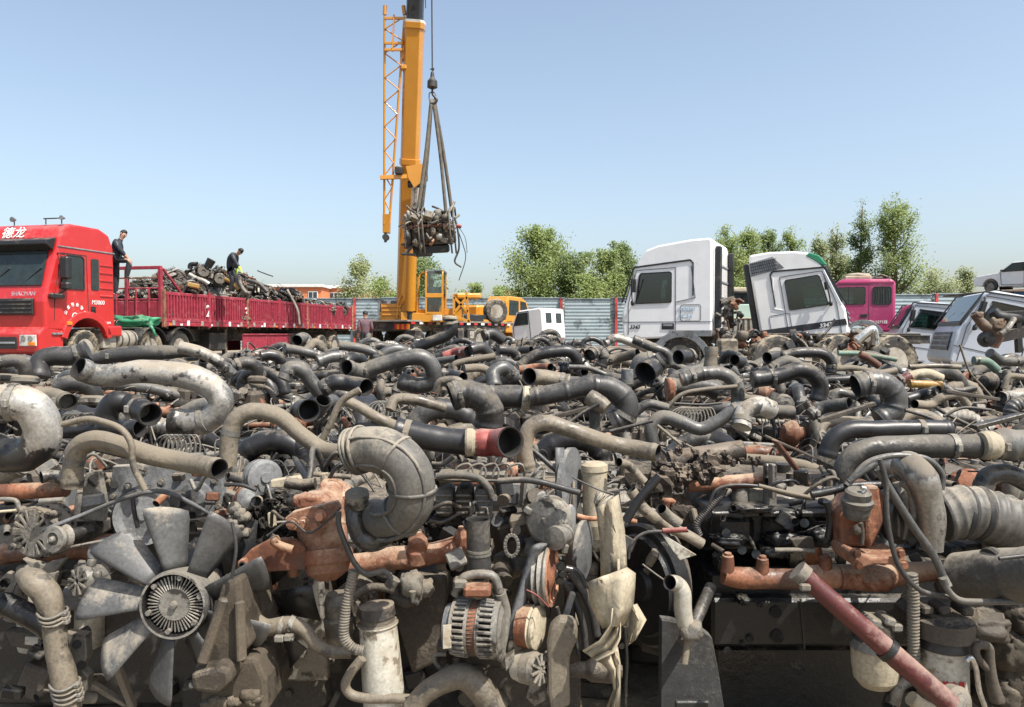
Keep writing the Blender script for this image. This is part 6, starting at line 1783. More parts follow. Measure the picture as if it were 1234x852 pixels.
# ------------------------------------------------------------------ front row, modelled closely
P1 = reg(0, 560, 2.917); P2 = reg(250, 560, 2.919); P3 = reg(500, 560, 2.919); P4 = reg(740, 560, 2.919); P5 = reg(940, 560, 2.918)
def S(r, d, k=2.918): return r/k/F*d
def tb(G, pts, r, m, d, par, name, o0=False, o1=False, n=18, style=None, sm=7, inner=None, label=None):
    W = [G(p[0], p[1], d+(p[2] if len(p) > 2 else 0)) for p in pts]
    rr = [S(q, d) for q in r] if isinstance(r, (list, tuple)) else S(r, d)
    rw = rr[0] if isinstance(rr, list) else rr
    prof = {'corr': rib(rw*.12, period=rw*.62, amp=.16, width=.7), 'elbow': rib(rw*.12, at=(.04, .16, .38, .6, .8, .97), amp=.06, width=rw*.16),
            'bellow': rib(rw*.07, period=rw*.42, amp=.07, width=.55), 'ends': rib(rw*.2, at=(.02, .98), amp=.08, width=rw*.4)}.get(style)
    mb = MB(); mb.tube(W, rr, m, n, sm, o0, o1, inner or HOLE, prof)
    return mb.build(name, par, world=True, label=label)
def lat(G, x, y, d, ax, prof, m, par, name, mats=None, n=28):
    mb = MB(); mb.lathe(G(x, y, d), ax, [(S(a, d), S(b, d)) for a, b in prof], m, n, mats=mats); return mb.build(name, par, world=True)
def poly(G, pts, d, th, m, par, name, bevel=.004, ret=False):
    mb = MB(); mb.prism([G(p[0], p[1], d) for p in pts], (0, th, 0), m)
    return mb.build(name, par, world=True, bevel=bevel, recalc=True)
def wbox(x0, y0, x1, y1, d, dep, m, mb=None):
    a = px(x0, y0, d); b = px(x1, y1, d); mb = mb or MB()
    mb.box(((a.x+b.x)/2, d+dep/2, (a.z+b.z)/2), (abs(b.x-a.x), dep, abs(a.z-b.z)), m, .012); return mb
def bolts(G, pts, d, r, m, par, name='bolt', th=.012):
    for x, y in pts:
        mb = MB(); c = G(x, y, d); mb.cyl(c, c+V((0, -th, 0)), r, m, 6); mb.cyl(c+V((0, .002, 0)), c+V((0, -.003, 0)), r*1.5, m, 12)
        mb.build(name, par, world=True)
MUDB = mat('caked_dirt', (.055, .043, .032), dust=.3, rough=.95, bump=1.0, sc=3, dustcol=(.17, .135, .10))
RK = mat('rough_mount_casting', (.075, .060, .042), dust=.24, rough=.85, bump=1.0, sc=1.5)
# ============ engine 1: left
e = HE1
mb = wbox(-60, 640, 262, 850, 2.95, .8, DARK); wbox(-40, 612, 270, 660, 3.0, .8, DARK, mb); mb.build('engine_block', e, world=True)
mb = MB()
for i in range(16):
    p = px(random.Random(i).uniform(-20, 260), random.Random(i+50).uniform(590, 840), 2.93); mb.box(p, (.06+.05*((i*7) % 3), .08, .05+.04*((i*5) % 3)), [BROWN, CAST, DARK, BLUEG][i % 4], .01, (0, (i % 5-2)*.2, (i % 3-1)*.3)); mb.build('casting_boss', e, world=True); mb = MB()
poly(P1, [(395, 5), (520, 0), (640, 10), (780, 35), (785, 120), (760, 185), (700, 200), (560, 150), (470, 110), (430, 160), (380, 150)], 2.84, .04, BLUEG, e, 'timing_cover')
bolts(P1, [(450, 75), (505, 22), (640, 38), (755, 55), (770, 145), (400, 110), (568, 60)], 2.84, .010, CAST, e)
for x, y in ((450, 75), (625, 50), (402, 70)): mb = MB(); mb.cyl(P1(x, y, 2.832), P1(x, y, 2.837), .014, HOLE, 14); mb.build('bolt_hole', e, world=True)
lat(P1, 690, 120, 2.80, (0, -1, 0), [(-10, 60), (6, 60), (10, 42), (30, 40), (34, 14), (36, 14)], BLUEG, e, 'water_pump_cover')
# pulley dish behind the fan
lat(P1, 512, 178, 2.76, (.12, -1, .05), [(-20, 100), (0, 108), (12, 100), (24, 108), (32, 100), (30, 88), (22, 70), (24, 40), (30, 14), (34, 12)], BLUEG, e, 'crank_pulley', mats=[BLACK, BLACK, BLACK, BLACK, BLUEG, BLUEG, BLUEG, BLUEG, BLUEG])
tb(P1, [(300, 180), (340, 150), (395, 175), (410, 240)], 10, BLACK, 2.75, e, 'belt_edge')
lat(P1, 372, 312, 2.66, (.35, -1, .05), [(-45, 50), (-40, 62), (-8, 62), (0, 58), (2, 54), (3, 10), (4, 10)], BLUEG, e, 'idler_pulley', mats=[RUST, RUST, RUST, BLUEG, BLUEG, BLUEG])
# alternator
mb = MB(); c = P1(118, 238, 2.58); ax = V((-.25, -1, .05)).normalized(); u, w_ = ortho(ax)
mb.lathe(c, ax, [(-S(110, 2.5), S(70, 2.5)), (-S(105, 2.5), S(92, 2.5)), (-S(60, 2.5), S(97, 2.5)), (-S(58, 2.5), S(90, 2.5)), (-S(48, 2.5), S(90, 2.5)), (-S(46, 2.5), S(97, 2.5)), (-S(10, 2.5), S(94, 2.5)), (S(0, 2.5), S(84, 2.5)), (S(2, 2.5), S(20, 2.5))], CAST, 32, mats=[CAST, CAST, CAST, BROWN, CAST, CAST, CAST, HOLE])
for i in range(16):
    a = 2*PI*i/16; dd = u*math.cos(a)+w_*math.sin(a)
    mb.bar(c+dd*S(34, 2.5)+ax*S(4, 2.5), c+dd*S(86, 2.5)+ax*S(4, 2.5), .011 if i % 4 else .026, .012, CAST, .002, up=ax)
for i in range(26):
    a = 2*PI*i/26; dd = u*math.cos(a)+w_*math.sin(a); mb.box(c+dd*S(96, 2.5)-ax*S(28, 2.5), (.009, .009, .009), HOLE, .002); mb.box(c+dd*S(96, 2.5)-ax*S(80, 2.5), (.009, .009, .009), HOLE, .002)
mb.cyl(c, c+ax*S(10, 2.5), S(42, 2.5), CAST, 20)
mb.lathe(c, ax, [(S(-4, 2.5), S(68, 2.5)), (S(6, 2.5), S(70, 2.5)), (S(4, 2.5), S(90, 2.5)), (S(-8, 2.5), S(95, 2.5))], CAST, 32)
for a in (.6, 2.4, 3.9, 5.4):
    dd = u*math.cos(a)+w_*math.sin(a); mb.cyl(c+dd*S(100, 2.5)-ax*.06, c+dd*S(100, 2.5)+ax*.012, .013, CAST, 10); mb.cyl(c+dd*S(100, 2.5)+ax*.012, c+dd*S(100, 2.5)+ax*.02, .009, DARK, 6)
alt = mb.build('alternator', e, world=True)
mb = MB(); c2 = P1(186, 262, 2.46); mb.lathe(c2, ax, [(-.05, .01), (-.045, S(46, 2.46)), (-.03, S(36, 2.46)), (-.012, S(46, 2.46)), (0, S(45, 2.46)), (.002, S(24, 2.46)), (-.004, S(22, 2.46)), (-.004, S(12, 2.46)), (.008, S(10, 2.46)), (.012, .006)], CAST, 28); mb.cyl(c2-ax*.12, c2, .02, DARK, 12); mb.build('alternator_pulley', alt, world=True)
poly(P1, [(92, 190), (130, 135), (200, 140), (245, 190), (230, 205), (150, 160), (110, 200)], 2.60, .02, CAST, e, 'alternator_bracket')
poly(P1, [(75, 330), (150, 350), (230, 330), (190, 380), (130, 385)], 2.55, .03, CAST, e, 'alternator_bracket')
poly(P1, [(300, 30), (345, 20), (358, 80), (370, 150), (362, 200), (290, 195), (285, 140), (290, 80)], 2.66, .03, CAST, e, 'lifting_bracket')
mb = MB(); mb.cyl(P1(330, 54, 2.655), P1(330, 54, 2.66), .020, HOLE, 20); mb.build('bracket_hole', e, world=True)
poly(P1, [(285, 112), (352, 105), (354, 140), (288, 150)], 2.63, .03, BLUEG, e, 'bracket_fold')
poly(P1, [(250, 200), (385, 190), (388, 225), (300, 285), (250, 280)], 2.72, .03, CAST, e, 'bracket_plate')
bolts(P1, [(265, 225), (300, 215), (350, 200), (275, 265)], 2.72, .008, DARK, e)
# belts
tb(P1, [(155, 232, -.05), (190, 215, -.07), (300, 172), (400, 132), (510, 97), (590, 98, .05), (680, 140, .08), (745, 178, .1)], [7, 7, 7, 8, 9, 8, 6], BELT, 2.55, e, 'drive_belt')
tb(P1, [(205, 302, -.08), (280, 283), (400, 262, .05), (500, 262, .1)], 5, CAST, 2.55, e, 'drive_belt')
# fan
BLADE = mat('fan_blade_grey', (.085, .086, .085), dust=.24, rough=.5, bump=.15, dustcol=(.30, .265, .21), grime=.3)
fc = P1(612, 492, 2.38); fa = V((-.02, -1, .05)).normalized(); fu, fw = ortho(fa); fu = V((1, 0, 0)); fu = (fu-fa*fu.dot(fa)).normalized(); fw = V((0, 0, 1)); fw = (fw-fa*fw.dot(fa)-fu*fw.dot(fu)).normalized()
R1 = S(118, 2.38); fan = thing('radiator_fan', None, None); fan.parent = e
fan.location = (0, 0, 0)
mb = MB(); mb.lathe(fc, fa, [(-.055, R1*.80), (-.05, R1*1.04), (.0, R1*1.03), (.012, R1*1.0), (.012, R1*.93), (-.03, R1*.90), (-.032, .01)], GREYP, 48, mats=[GREYP, GREYP, GREYP, CAST, BLACK, BLACK]); mb.build('fan_ring', fan, world=True)
mb = MB(); rgf = random.Random(3)
for i in range(44):
    a = 2*PI*i/44; dd = fu*math.cos(a)+fw*math.sin(a)
    mb.bar(fc+dd*R1*.36-fa*.012, fc+dd*R1*.84-fa*.018, .0042, .022, ALU, .001, up=fa)
mb.lathe(fc, fa, [(-.03, R1*.37), (-.006, R1*.36), (0, R1*.30), (-.004, R1*.22), (.0, R1*.12), (.012, R1*.10), (.014, .002)], CAST, 28)
for i in range(6):
    a = 2*PI*(i+.3)/6; dd = fu*math.cos(a)+fw*math.sin(a); mb.cyl(fc+dd*R1*.82-fa*.02, fc+dd*R1*.82+fa*.006, .0085, CAST, 8)
mb.build('viscous_clutch', fan, world=True)
for k in range(9):
    a = R(95-40*k); dd = fu*math.cos(a)+fw*math.sin(a); tg = fa.cross(dd)
    rows = []
    for i in range(9):
        f = i/8; rr = R1*1.0+f*(S(345, 2.38)-R1); hw = (S(44, 2.38)+(S(80, 2.38)-S(44, 2.38))*min(1, f*1.15))
        if f > .9: hw *= .985
        pit = R(44-10*f); row_ = []
        for j in range(7):
            s = (j/6*2-1); off = s*hw
            skew = .018*f
            edge = -.012*f*(s*s)
            row_.append(fc-fa*.028+dd*(rr+edge*1.0+ .012*s*f)+tg*(off*math.cos(pit)+skew)+fa*(off*math.sin(pit)*.8+.010*(1-s*s)))
        rows.append(row_)
    mb = MB(); mb.sheet(rows, BLADE, .0028); mb.build('fan_blade', fan, world=True)
mb = MB(); mb.cyl(fc, fc-fa*.32, .05, CAST, 16); mb.build('fan_shaft', fan, world=True)
# smaller alternator / compressor below
mb = MB(); c = P1(275, 410, 2.56); ax2 = V((-.5, -1, .2)).normalized(); u, w_ = ortho(ax2)
mb.lathe(c, ax2, [(-.09, .03), (-.085, S(55, 2.5)), (-.02, S(58, 2.5)), (0, S(50, 2.5)), (.002, S(34, 2.5)), (-.01, S(30, 2.5)), (-.01, .005)], CAST, 24, mats=[CAST, CAST, CAST, CAST, HOLE, HOLE])
for i in range(9): a = 2*PI*i/9; dd = u*math.cos(a)+w_*math.sin(a); mb.bar(c+dd*.008, c+dd*S(52, 2.5), .010, .014, CAST, .002, up=ax2)
for i in range(7): a = 2*PI*i/7; dd = u*math.cos(a)+w_*math.sin(a); mb.lump(c+dd*S(60, 2.5)-ax2*.03, (.014, .014, .02), CAST, i, .2, 6)
mb.build('compressor', e, world=True)
poly(P1, [(330, 405), (398, 378), (345, 412)], 2.45, .01, ALU, e, 'bright_splinter', bevel=0)
# upright water pipe with coil clamps
tb(P1, [(85, 390, .08), (120, 410), (165, 460), (185, 530), (200, 640), (222, 740), (240, 860)], [30, 45, 47, 40, 38, 42, 44], TANP, 2.42, e, 'water_pipe')
for yy, xx in ((520, 185), (535, 188), (548, 192), (770, 228), (786, 232), (802, 236), (818, 240)):
    mb = MB(); c = P1(xx, yy, 2.42); 
    rr = S(47, 2.42); pts = [c+V((math.cos(2*PI*i/14)*rr, math.sin(2*PI*i/14)*rr, .006*math.sin(i))) for i in range(15)]
    mb.tube(pts, .0045, CAST, 6, 2); mb.box(c+V((rr, -.01, 0)), (.02, .02, .014), CAST, .003); mb.build('hose_clamp', e, world=True)
poly(P1, [(225, 590), (300, 600), (305, 680), (285, 720), (310, 745), (300, 800), (240, 840), (225, 740)], 2.48, .04, CAST, e, 'housing_flange')
for x, y in ((270, 632), (285, 705)): mb = MB(); mb.cyl(P1(x, y, 2.472), P1(x, y, 2.478), .014, HOLE, 14); mb.build('bolt_hole', e, world=True)
tb(P1, [(-60, 480), (20, 490), (80, 520), (150, 560), (180, 590)], 40, BLACK, 2.66, e, 'coolant_hose')
tb(P1, [(20, 400), (50, 420), (60, 480), (45, 540)], 32, CAST, 2.8, e, 'water_elbow')
poly(P1, [(15, 585), (150, 600), (150, 660), (40, 640)], 2.75, .05, BROWN, e, 'rubber_mount')
poly(P1, [(88, 605), (136, 608), (130, 638), (86, 632)], 2.735, .012, WHITEF, e, 'data_plate', bevel=.001)
tb(P1, [(-30, 98), (110, 92), (235, 85)], 28, RUST, 2.62, e, 'rusty_pipe', o0=True)
tb(P1, [(145, 45, -.02), (180, 40), (235, 48)], 22, CAST, 2.58, e, 'banjo_fitting', o0=True)
tb(P1, [(-20, 122), (50, 124), (68, 150)], 8, CAST, 2.5, e, 'fuel_line'); tb(P1, [(0, 165), (60, 160)], 5, CREAM, 2.5, e, 'fuel_line'); tb(P1, [(140, 128), (225, 122)], 9, CAST, 2.52, e, 'fuel_line')
for pts in ([(300, 780), (380, 720), (430, 852)], [(380, 690), (410, 760), (450, 860)]): poly(P1, [pts[0], (pts[0][0]+22, pts[0][1]-10), (pts[2][0]+22, pts[2][1]), pts[2]], 2.62, .03, TANP, e, 'stay_bar')
# stuff right of the alternator: wiring lumps
mb = MB()
for i in range(7): mb.lump(P1(825+(i % 3)*16, 150+i*18, 2.6), (.022, .02, .018), CAST, i, .3, 7)
mb.build('fuel_pump_parts', e, world=True)
mb = MB(); c = P1(870, 125, 2.62); mb.lathe(c, (.6, -1, 0), [(-.04, S(30, 2.6)), (-.03, S(42, 2.6)), (0, S(38, 2.6)), (.012, S(26, 2.6)), (.02, .004)], BLUEG, 20, mats=[RUST, RUST, BLUEG, BLUEG]); mb.build('sensor_cap', e, world=True)
tb(P1, [(815, 200), (830, 290), (815, 400)], 6, WIRE, 2.3, e, 'cable'); tb(P1, [(790, 70), (850, 72), (900, 90)], 7, WIRE, 2.5, e, 'cable')

# ============ engine 2: middle
e = HE2
mb = wbox(285, 665, 560, 858, 2.92, .55, MUD); wbox(300, 600, 700, 700, 3.0, .55, DARK, mb); wbox(520, 620, 700, 860, 2.95, .5, BROWN, mb); mb.build('engine_block', e, world=True)
mb = MB()
for i in range(40):
    r_ = random.Random(900+i); p = px(r_.uniform(290, 690), r_.uniform(585, 845), 2.90)
    if r_.random() < .5: mb.box(p, (r_.uniform(.03, .12), .06, r_.uniform(.03, .1)), r_.choice([BROWN, DARK, BLACK, CAST]), .01, (0, r_.uniform(-.3, .3), 0))
    else: mb.cyl(p, p+V((0, -.05, 0)), r_.uniform(.012, .04), r_.choice([BROWN, DARK, CAST]), 12)
    mb.build('casting_boss', e, world=True); mb = MB()
# rock-like engine mount casting at the left bottom
def relief(G, L, Rr, d, m, amp=.02, ny=40, nx=22, th=.06, sc=14, mb=None):
    """rough cast surface between two outlines, with real depth"""
    Lc = crom([V((x, y, 0)) for x, y in L], 12); Rc = crom([V((x, y, 0)) for x, y in Rr], 12); rows = []
    for i in range(ny):
        l = Lc[int(i*(len(Lc)-1)/(ny-1))]; r = Rc[int(i*(len(Rc)-1)/(ny-1))]; row = []
        for j in range(nx):
            f = j/(nx-1); p = G(l.x+(r.x-l.x)*f, l.y+(r.y-l.y)*f, d); k = noise.fractal(p*sc, .6, 2.1, 5); g = noise.fractal(p*sc*.8+V((5, 5, 5)), .6, 2.1, 4)
            row.append(p+V((g*amp*.6, -k*amp+.05*(2*abs(f-.5))**2.5, k*amp*.4)))
        rows.append(row)
    mb = mb or MB(); mb.sheet(rows, m, th); return mb
mb = MB(); mb.prism([P2(x, y, 2.32) for x, y in [(48, 425), (112, 398), (122, 520), (150, 640), (95, 700), (-55, 732), (-12, 640), (10, 560)]], (0, .30, 0), RK)
mb.prism([P2(x, y, 2.25) for x, y in [(-64, 738), (40, 712), (78, 725), (80, 770), (30, 812), (-50, 800)]], (0, .16, 0), RK)
mb.prism([P2(x, y, 2.36) for x, y in [(-25, 800), (90, 690), (170, 680), (205, 760), (210, 880), (-30, 880)]], (0, .30, 0), RK)
mb.build('engine_mount_casting', e, world=True, bevel=.014, recalc=True)
mb = MB(); mb.bar(P2(60, 470, 2.30), P2(-20, 700, 2.27), .03, .03, RK, .008); mb.bar(P2(112, 480, 2.31), P2(120, 690, 2.30), .03, .02, RK, .008)
for i in range(14):
    r_ = random.Random(i+70); mb.lump(P2(r_.uniform(0, 190), r_.uniform(800, 870), 2.36), (r_.uniform(.01, .035), .02, r_.uniform(.008, .02)), RK, 31+i, .25, 9, 4, 4)
mb.build('engine_mount', e, world=True, recalc=True)
mb = MB()
for x, y in ((-55, 775), (-38, 770), (-12, 768)): mb.cyl(P2(x, y, 2.26), P2(x, y, 2.34), .009, DARK, 10)
mb.build('mount_bolt', e, world=True)
mb = MB()
for i, (x, y, a, b) in enumerate(((230, 140, .13, .055), (200, 235, .12, .06), (300, 205, .08, .05), (730, 225, .14, .06), (830, 210, .12, .06), (640, 240, .07, .05), (180, 260, .06, .03))): mb.clods(P2(x, y, 2.72), (a, .05, b), 60, MUD, 60+i, .018)
mb.build('oily_dirt', e, world=True)
# turbine housing, orange
mb = MB(); c = P2(410, 215, 2.52)
mb.tube([P2(440, 95, 2.62), P2(420, 140, 2.55), P2(405, 210, 2.52), P2(415, 280, 2.5), P2(430, 340, 2.5), P2(440, 385, 2.5)], [S(q, 2.5) for q in (48, 62, 88, 82, 74, 30)], RUST if False else RUSTL, 24, 6)
mb.lathe(P2(420, 330, 2.48), (.1, -.25, -1), [(-.03, S(88, 2.5)), (-.012, S(92, 2.5)), (.012, S(90, 2.5)), (.02, S(80, 2.5)), (.045, S(70, 2.5)), (.07, S(30, 2.5))], RUSTL, 26)
mb.lump(P2(370, 130, 2.5), (.06, .05, .03), RUSTL, 3, .3, 10); mb.lathe(P2(445, 105, 2.6), (.4, -.3, 1), [(-.03, S(52, 2.6)), (.02, S(60, 2.6)), (.03, S(56, 2.6)), (.03, S(40, 2.6))], RUSTL, 24)
tur = mb.build('turbocharger', e, world=True)
mb = MB(); mb.prism([P2(x, y, 2.40) for x, y in [(270, 190), (300, 165), (455, 128), (468, 150), (440, 195), (330, 235), (290, 230)]], (0, .025, 0), RUSTL); mb.build('flange_plate', tur, world=True, bevel=.004, recalc=True)
bolts(P2, [(298, 208), (338, 205), (398, 180), (380, 215)], 2.39, .013, RUSTL, tur, th=.02)
mb = MB(); mb.prism([P2(x, y, 2.42) for x, y in [(108, 345), (150, 300), (215, 265), (290, 262), (345, 295), (345, 370), (200, 378), (125, 408), (108, 400)]], (0, .03, 0), RUST); mb.prism([P2(x, y, 2.39) for x, y in [(105, 340), (130, 335), (140, 400), (118, 410), (104, 395)]], (0, .05, 0), RUSTL); mb.build('orange_bracket', e, world=True, bevel=.004, recalc=True)
bolts(P2, [(122, 352), (128, 390)], 2.385, .007, HOLE, e, 'bolt_hole', .003)
tb(P2, [(300, 300), (255, 285), (235, 270), (250, 262)], 16, RUST, 2.38, e, 'oil_pipe'); tb(P2, [(210, 250), (290, 200), (360, 240), (440, 180), (470, 150)], 4, WIRE, 2.36, e, 'cable'); tb(P2, [(245, 202), (290, 200)], 4, CAST, 2.4, e, 'pin')
# exhaust manifold
tb(P2, [(500, 350), (560, 345), (640, 330), (720, 325), (800, 310), (870, 295), (960, 270)], [36, 38, 40, 44, 38, 42, 40], RUSTL, 2.6, e, 'exhaust_manifold')
mb = MB()
for x, y, s in ((740, 262, 38), (735, 300, 42), (895, 248, 32), (300, 350, 20)): mb.lathe(P2(x, y, 2.58), (0, -.2, 1), [(-.04, S(s, 2.6)), (.0, S(s*.9, 2.6)), (.02, S(s*.5, 2.6)), (.03, S(s*.4, 2.6))], RUSTL, 16); mb.build('manifold_boss', e, world=True); mb = MB()
mb = MB(); mb.cyl(P2(885, 358, 2.55), P2(885, 358, 2.62), S(18, 2.5), CAST, 14); mb.cyl(P2(600, 380, 2.7), P2(640, 400, 2.7), .02, DARK, 10); mb.build('plug', e, world=True)
# ribbed elbow duct of dusty rubber
el = [px(423, 545, 2.32), px(440, 541, 2.30), px(466, 545, 2.27), px(488, 562, 2.25), px(497, 590, 2.25), px(490, 615, 2.27), px(470, 627, 2.32), px(452, 622, 2.40)]
RD = 27.5/F*2.27
mb = MB(); mb.tube(el, [RD*.93, RD*.98, RD*1.02, RD*1.02, RD, RD*.97, RD*.9, RD*.8], RUBD, 36, 9, True, False, HOLE)
ELBR = mat('elbow_rubber', (.085, .080, .070), dust=.36, rough=.55, bump=.25, dustcol=(.27, .24, .19), grime=.3); mb.mats = [ELBR if q is RUBD else q for q in mb.mats]
el_o = mb.build('ribbed_elbow_duct', e, world=True)
mb = MB(); Q = crom(el, 9); K = len(Q)
def ringat(i, k=1.02, r=.0065):
    t_ = (Q[min(i+1, K-1)]-Q[i-1]).normalized(); u, w_ = ortho(t_); rr = RD*(1.0 if i < K*.7 else .95)*k
    mb.tube([Q[i]+u*math.cos(2*PI*j/24)*rr+w_*math.sin(2*PI*j/24)*rr for j in range(25)], r, ELBR, 7, 2)
for i in (2, 7, 22, 36, 48): ringat(i, 1.0)
ringat(4, .99, .006)
for side in (-1, 1):
    pts = []
    for i in range(7, K-6, 3):
        t_ = (Q[i+1]-Q[i-1]).normalized(); y_ = V((0, -1, 0)); y_ = (y_-t_*y_.dot(t_)).normalized(); b_ = t_.cross(y_)
        a = R(38)*side; pts.append(Q[i]+(y_*math.cos(a)+b_*math.sin(a))*RD*1.0)
    mb.tube(pts, .006, ELBR, 6, 2)
mb.build('moulded_rib', el_o, world=True)
# filler neck with cap
tb(P2, [(520, 150, .02), (522, 200), (540, 250), (580, 272), (630, 250, .06)], [32, 33, 34, 36, 36], GREYP, 2.36, e, 'filler_pipe')
lat(P2, 527, 118, 2.36, (0, -.35, 1), [(-30, 36), (-5, 40), (0, 42), (22, 42), (26, 32), (28, 24), (34, 20), (34, 4)], CAST, e, 'filler_cap')
lat(P2, 205, 45, 2.72, (.8, -1, .1), [(-70, 40), (-60, 62), (-45, 55), (-35, 62), (-25, 55), (-15, 62), (-5, 62), (0, 50), (2, 20), (10, 18)], BLUEG, e, 'grooved_pulley')
lat(P2, 148, 118, 2.62, (.7, -1, 0), [(-50, 36), (-20, 42), (-10, 42), (0, 36), (6, 20), (8, 4)], BLUEG, e, 'pump_drum', mats=[RUST, RUST, BLUEG, BLUEG, BLUEG])
poly(P2, [(220, 55), (320, 40), (330, 62), (260, 82), (222, 82)], 2.62, .03, CREAM, e, 'cream_plate')
tb(P2, [(275, 62), (330, 70), (380, 65)], 20, DARK, 2.6, e, 'dark_hose')
# hoses
tb(P2, [(462, 165), (463, 215), (490, 290), (520, 350), (560, 385), (620, 375), (648, 405)], 10, RUBD, 2.32, e, 'oil_hose')
tb(P2, [(517, 372), (505, 420), (490, 490), (480, 560), (482, 610), (510, 645), (548, 655)], 17, CAST, 2.34, e, 'corrugated_hose', style='corr')
tb(P2, [(85, 395), (68, 440), (95, 490), (160, 545), (210, 572), (290, 560), (340, 580), (380, 630), (440, 658), (510, 662)], [22, 26, 28, 30, 30, 24, 22, 22, 20], TANP, 2.45, e, 'coolant_pipe')
for x, y in ((150, 545), (262, 566), (296, 562)): 
    mb = MB(); c = P2(x, y, 2.45); mb.lathe(c, (1, 0, -.3), [(-.008, S(32, 2.45)), (.008, S(32, 2.45))], CAST, 18); mb.box(c+V((0, -.03, -.03)), (.03, .02, .02), CAST, .003); mb.build('hose_clamp', e, world=True)
tb(P2, [(545, 680), (505, 730), (485, 775), (505, 808), (560, 822), (640, 822), (730, 825)], 17, TANP, 2.4, e, 'drain_pipe')
tb(P2, [(720, 860), (770, 800), (840, 760), (900, 745), (960, 790), (1020, 870)], [36, 38, 42, 46, 48, 48], TANP, 2.38, e, 'lower_coolant_hose')
# filters and their heads
lat(P2, 600, 560, 2.46, (.075, 0, -1), [(-75, 30), (-68, 62), (-30, 64), (-26, 60), (-10, 62), (-6, 72), (0, 72), (6, 66), (190, 72), (300, 74), (310, 60)], WHITEF, e, 'oil_filter', mats=[DARK, DARK, BROWN, BROWN, BROWN, WHITEF, WHITEF, WHITEF, WHITEF, WHITEF], n=32)
lat(P2, 465, 540, 2.56, (.06, 0, -1), [(-90, 40), (-60, 50), (-10, 50), (0, 58), (6, 56), (60, 54), (100, 44), (112, 30)], TANP, e, 'fuel_filter')
poly(P2, [(640, 440), (700, 395), (840, 395), (840, 470), (800, 700), (720, 740), (690, 640), (650, 500)], 2.66, .2, BROWN, e, 'pump_housing', bevel=.012)
mb = MB()
for i, (x, y, a, b) in enumerate(((720, 420, 38, 40), (735, 450, 22, 36), (690, 470, 50, 28), (700, 400, 24, 16), (770, 430, 30, 30))): mb.lump(P2(x, y, 2.5+.02*i), (S(a, 2.5), .04, S(b, 2.5)), CAST if i != 2 else BROWN, 40+i, .3, 10)
mb.cyl(P2(722, 445, 2.44), P2(722, 485, 2.44), .012, CAST, 10, r2=.004); mb.cyl(P2(640, 430, 2.42), P2(660, 400, 2.42), .02, CAST, 10); mb.build('fuel_pump', e, world=True)
tb(P2, [(520, 460), (580, 430), (660, 440)], 14, BROWN, 2.5, e, 'filter_bracket')
tb(P2, [(840, 668), (800, 670), (805, 700), (830, 722), (850, 705)], 8, CAST, 2.42, e, 'hook_fitting')
# valve covers and upper parts
for x0 in (80, 148, 215):
    mb = MB(); c = P3(x0+28, 120, 2.75)
    mb.box(c, (S(60, 2.75), .16, S(95, 2.75)), [BLUEG, CAST, BROWN][(x0//60) % 3], .02)
    for i in range(4): mb.box(c+V((0, -.085, S(-30+20*i, 2.75))), (S(52, 2.7), .012, .007), CAST, .002)
    mb.build('rocker_cover', e, world=True)
mb = wbox(527, 570, 612, 582, 2.62, .2, CAST); mb.build('head_cover', e, world=True)
mb = MB()
for i in range(26):
    r_ = random.Random(300+i); p = P3(r_.uniform(290, 480), r_.uniform(60, 380), r_.uniform(2.62, 2.8)); m = r_.choice([CAST, CAST, BROWN, BLUEG, TANP])
    if i % 2: mb.box(p, (r_.uniform(.03, .09), .06, r_.uniform(.03, .10)), m, .008, (r_.uniform(-.3, .3), r_.uniform(-.4, .4), r_.uniform(-.3, .3)))
    else: mb.cyl(p, p+V((r_.uniform(-.03, .03), -.06, r_.uniform(-.03, .03))), r_.uniform(.012, .03), m, 12)
mb.build('timing_gear_case', e, world=True)
lat(P3, 455, 195, 2.52, (-.75, -1, .15), [(-60, 60), (-50, 86), (-20, 88), (0, 80), (6, 70), (10, 20)], CAST, e, 'pump_housing_disc')
lat(P3, 500, 255, 2.44, (-.6, -1, 0), [(-60, 36), (0, 36), (2, 42), (20, 42), (24, 16)], CAST, e, 'tensioner_hub')
lat(P3, 545, 205, 2.58, (1, -.35, 0), [(-30, 30), (-20, 62), (0, 66), (8, 60), (14, 16)], BLUEG, e, 'small_pulley', mats=[CAST, RUST, BLUEG, BLUEG])
mb = MB(); c = P3(340, 285, 2.5)
for k in range(18):
    a0, a1 = 2*PI*k/18, 2*PI*(k+1)/18
    mb.bar(c+V((math.cos(a0)*.022, 0, math.sin(a0)*.036)), c+V((math.cos(a1)*.022, 0, math.sin(a1)*.036)), .012, .010, CAST, .002, up=(0, 1, 0))
mb.build('lifting_eye', e, world=True)
# vertical dark broken hose
tb(P3, [(228, 395), (224, 320), (222, 250), (222, 190)], [44, 42, 42, 44], RUBD, 2.42, e, 'broken_air_hose', o1=True)
for y in (300, 312): mb = MB(); mb.lathe(P3(224, y, 2.42), (0, 0, 1), [(-.004, S(45, 2.42)), (.004, S(45, 2.42))], CAST, 20); mb.build('hose_clamp', e, world=True)
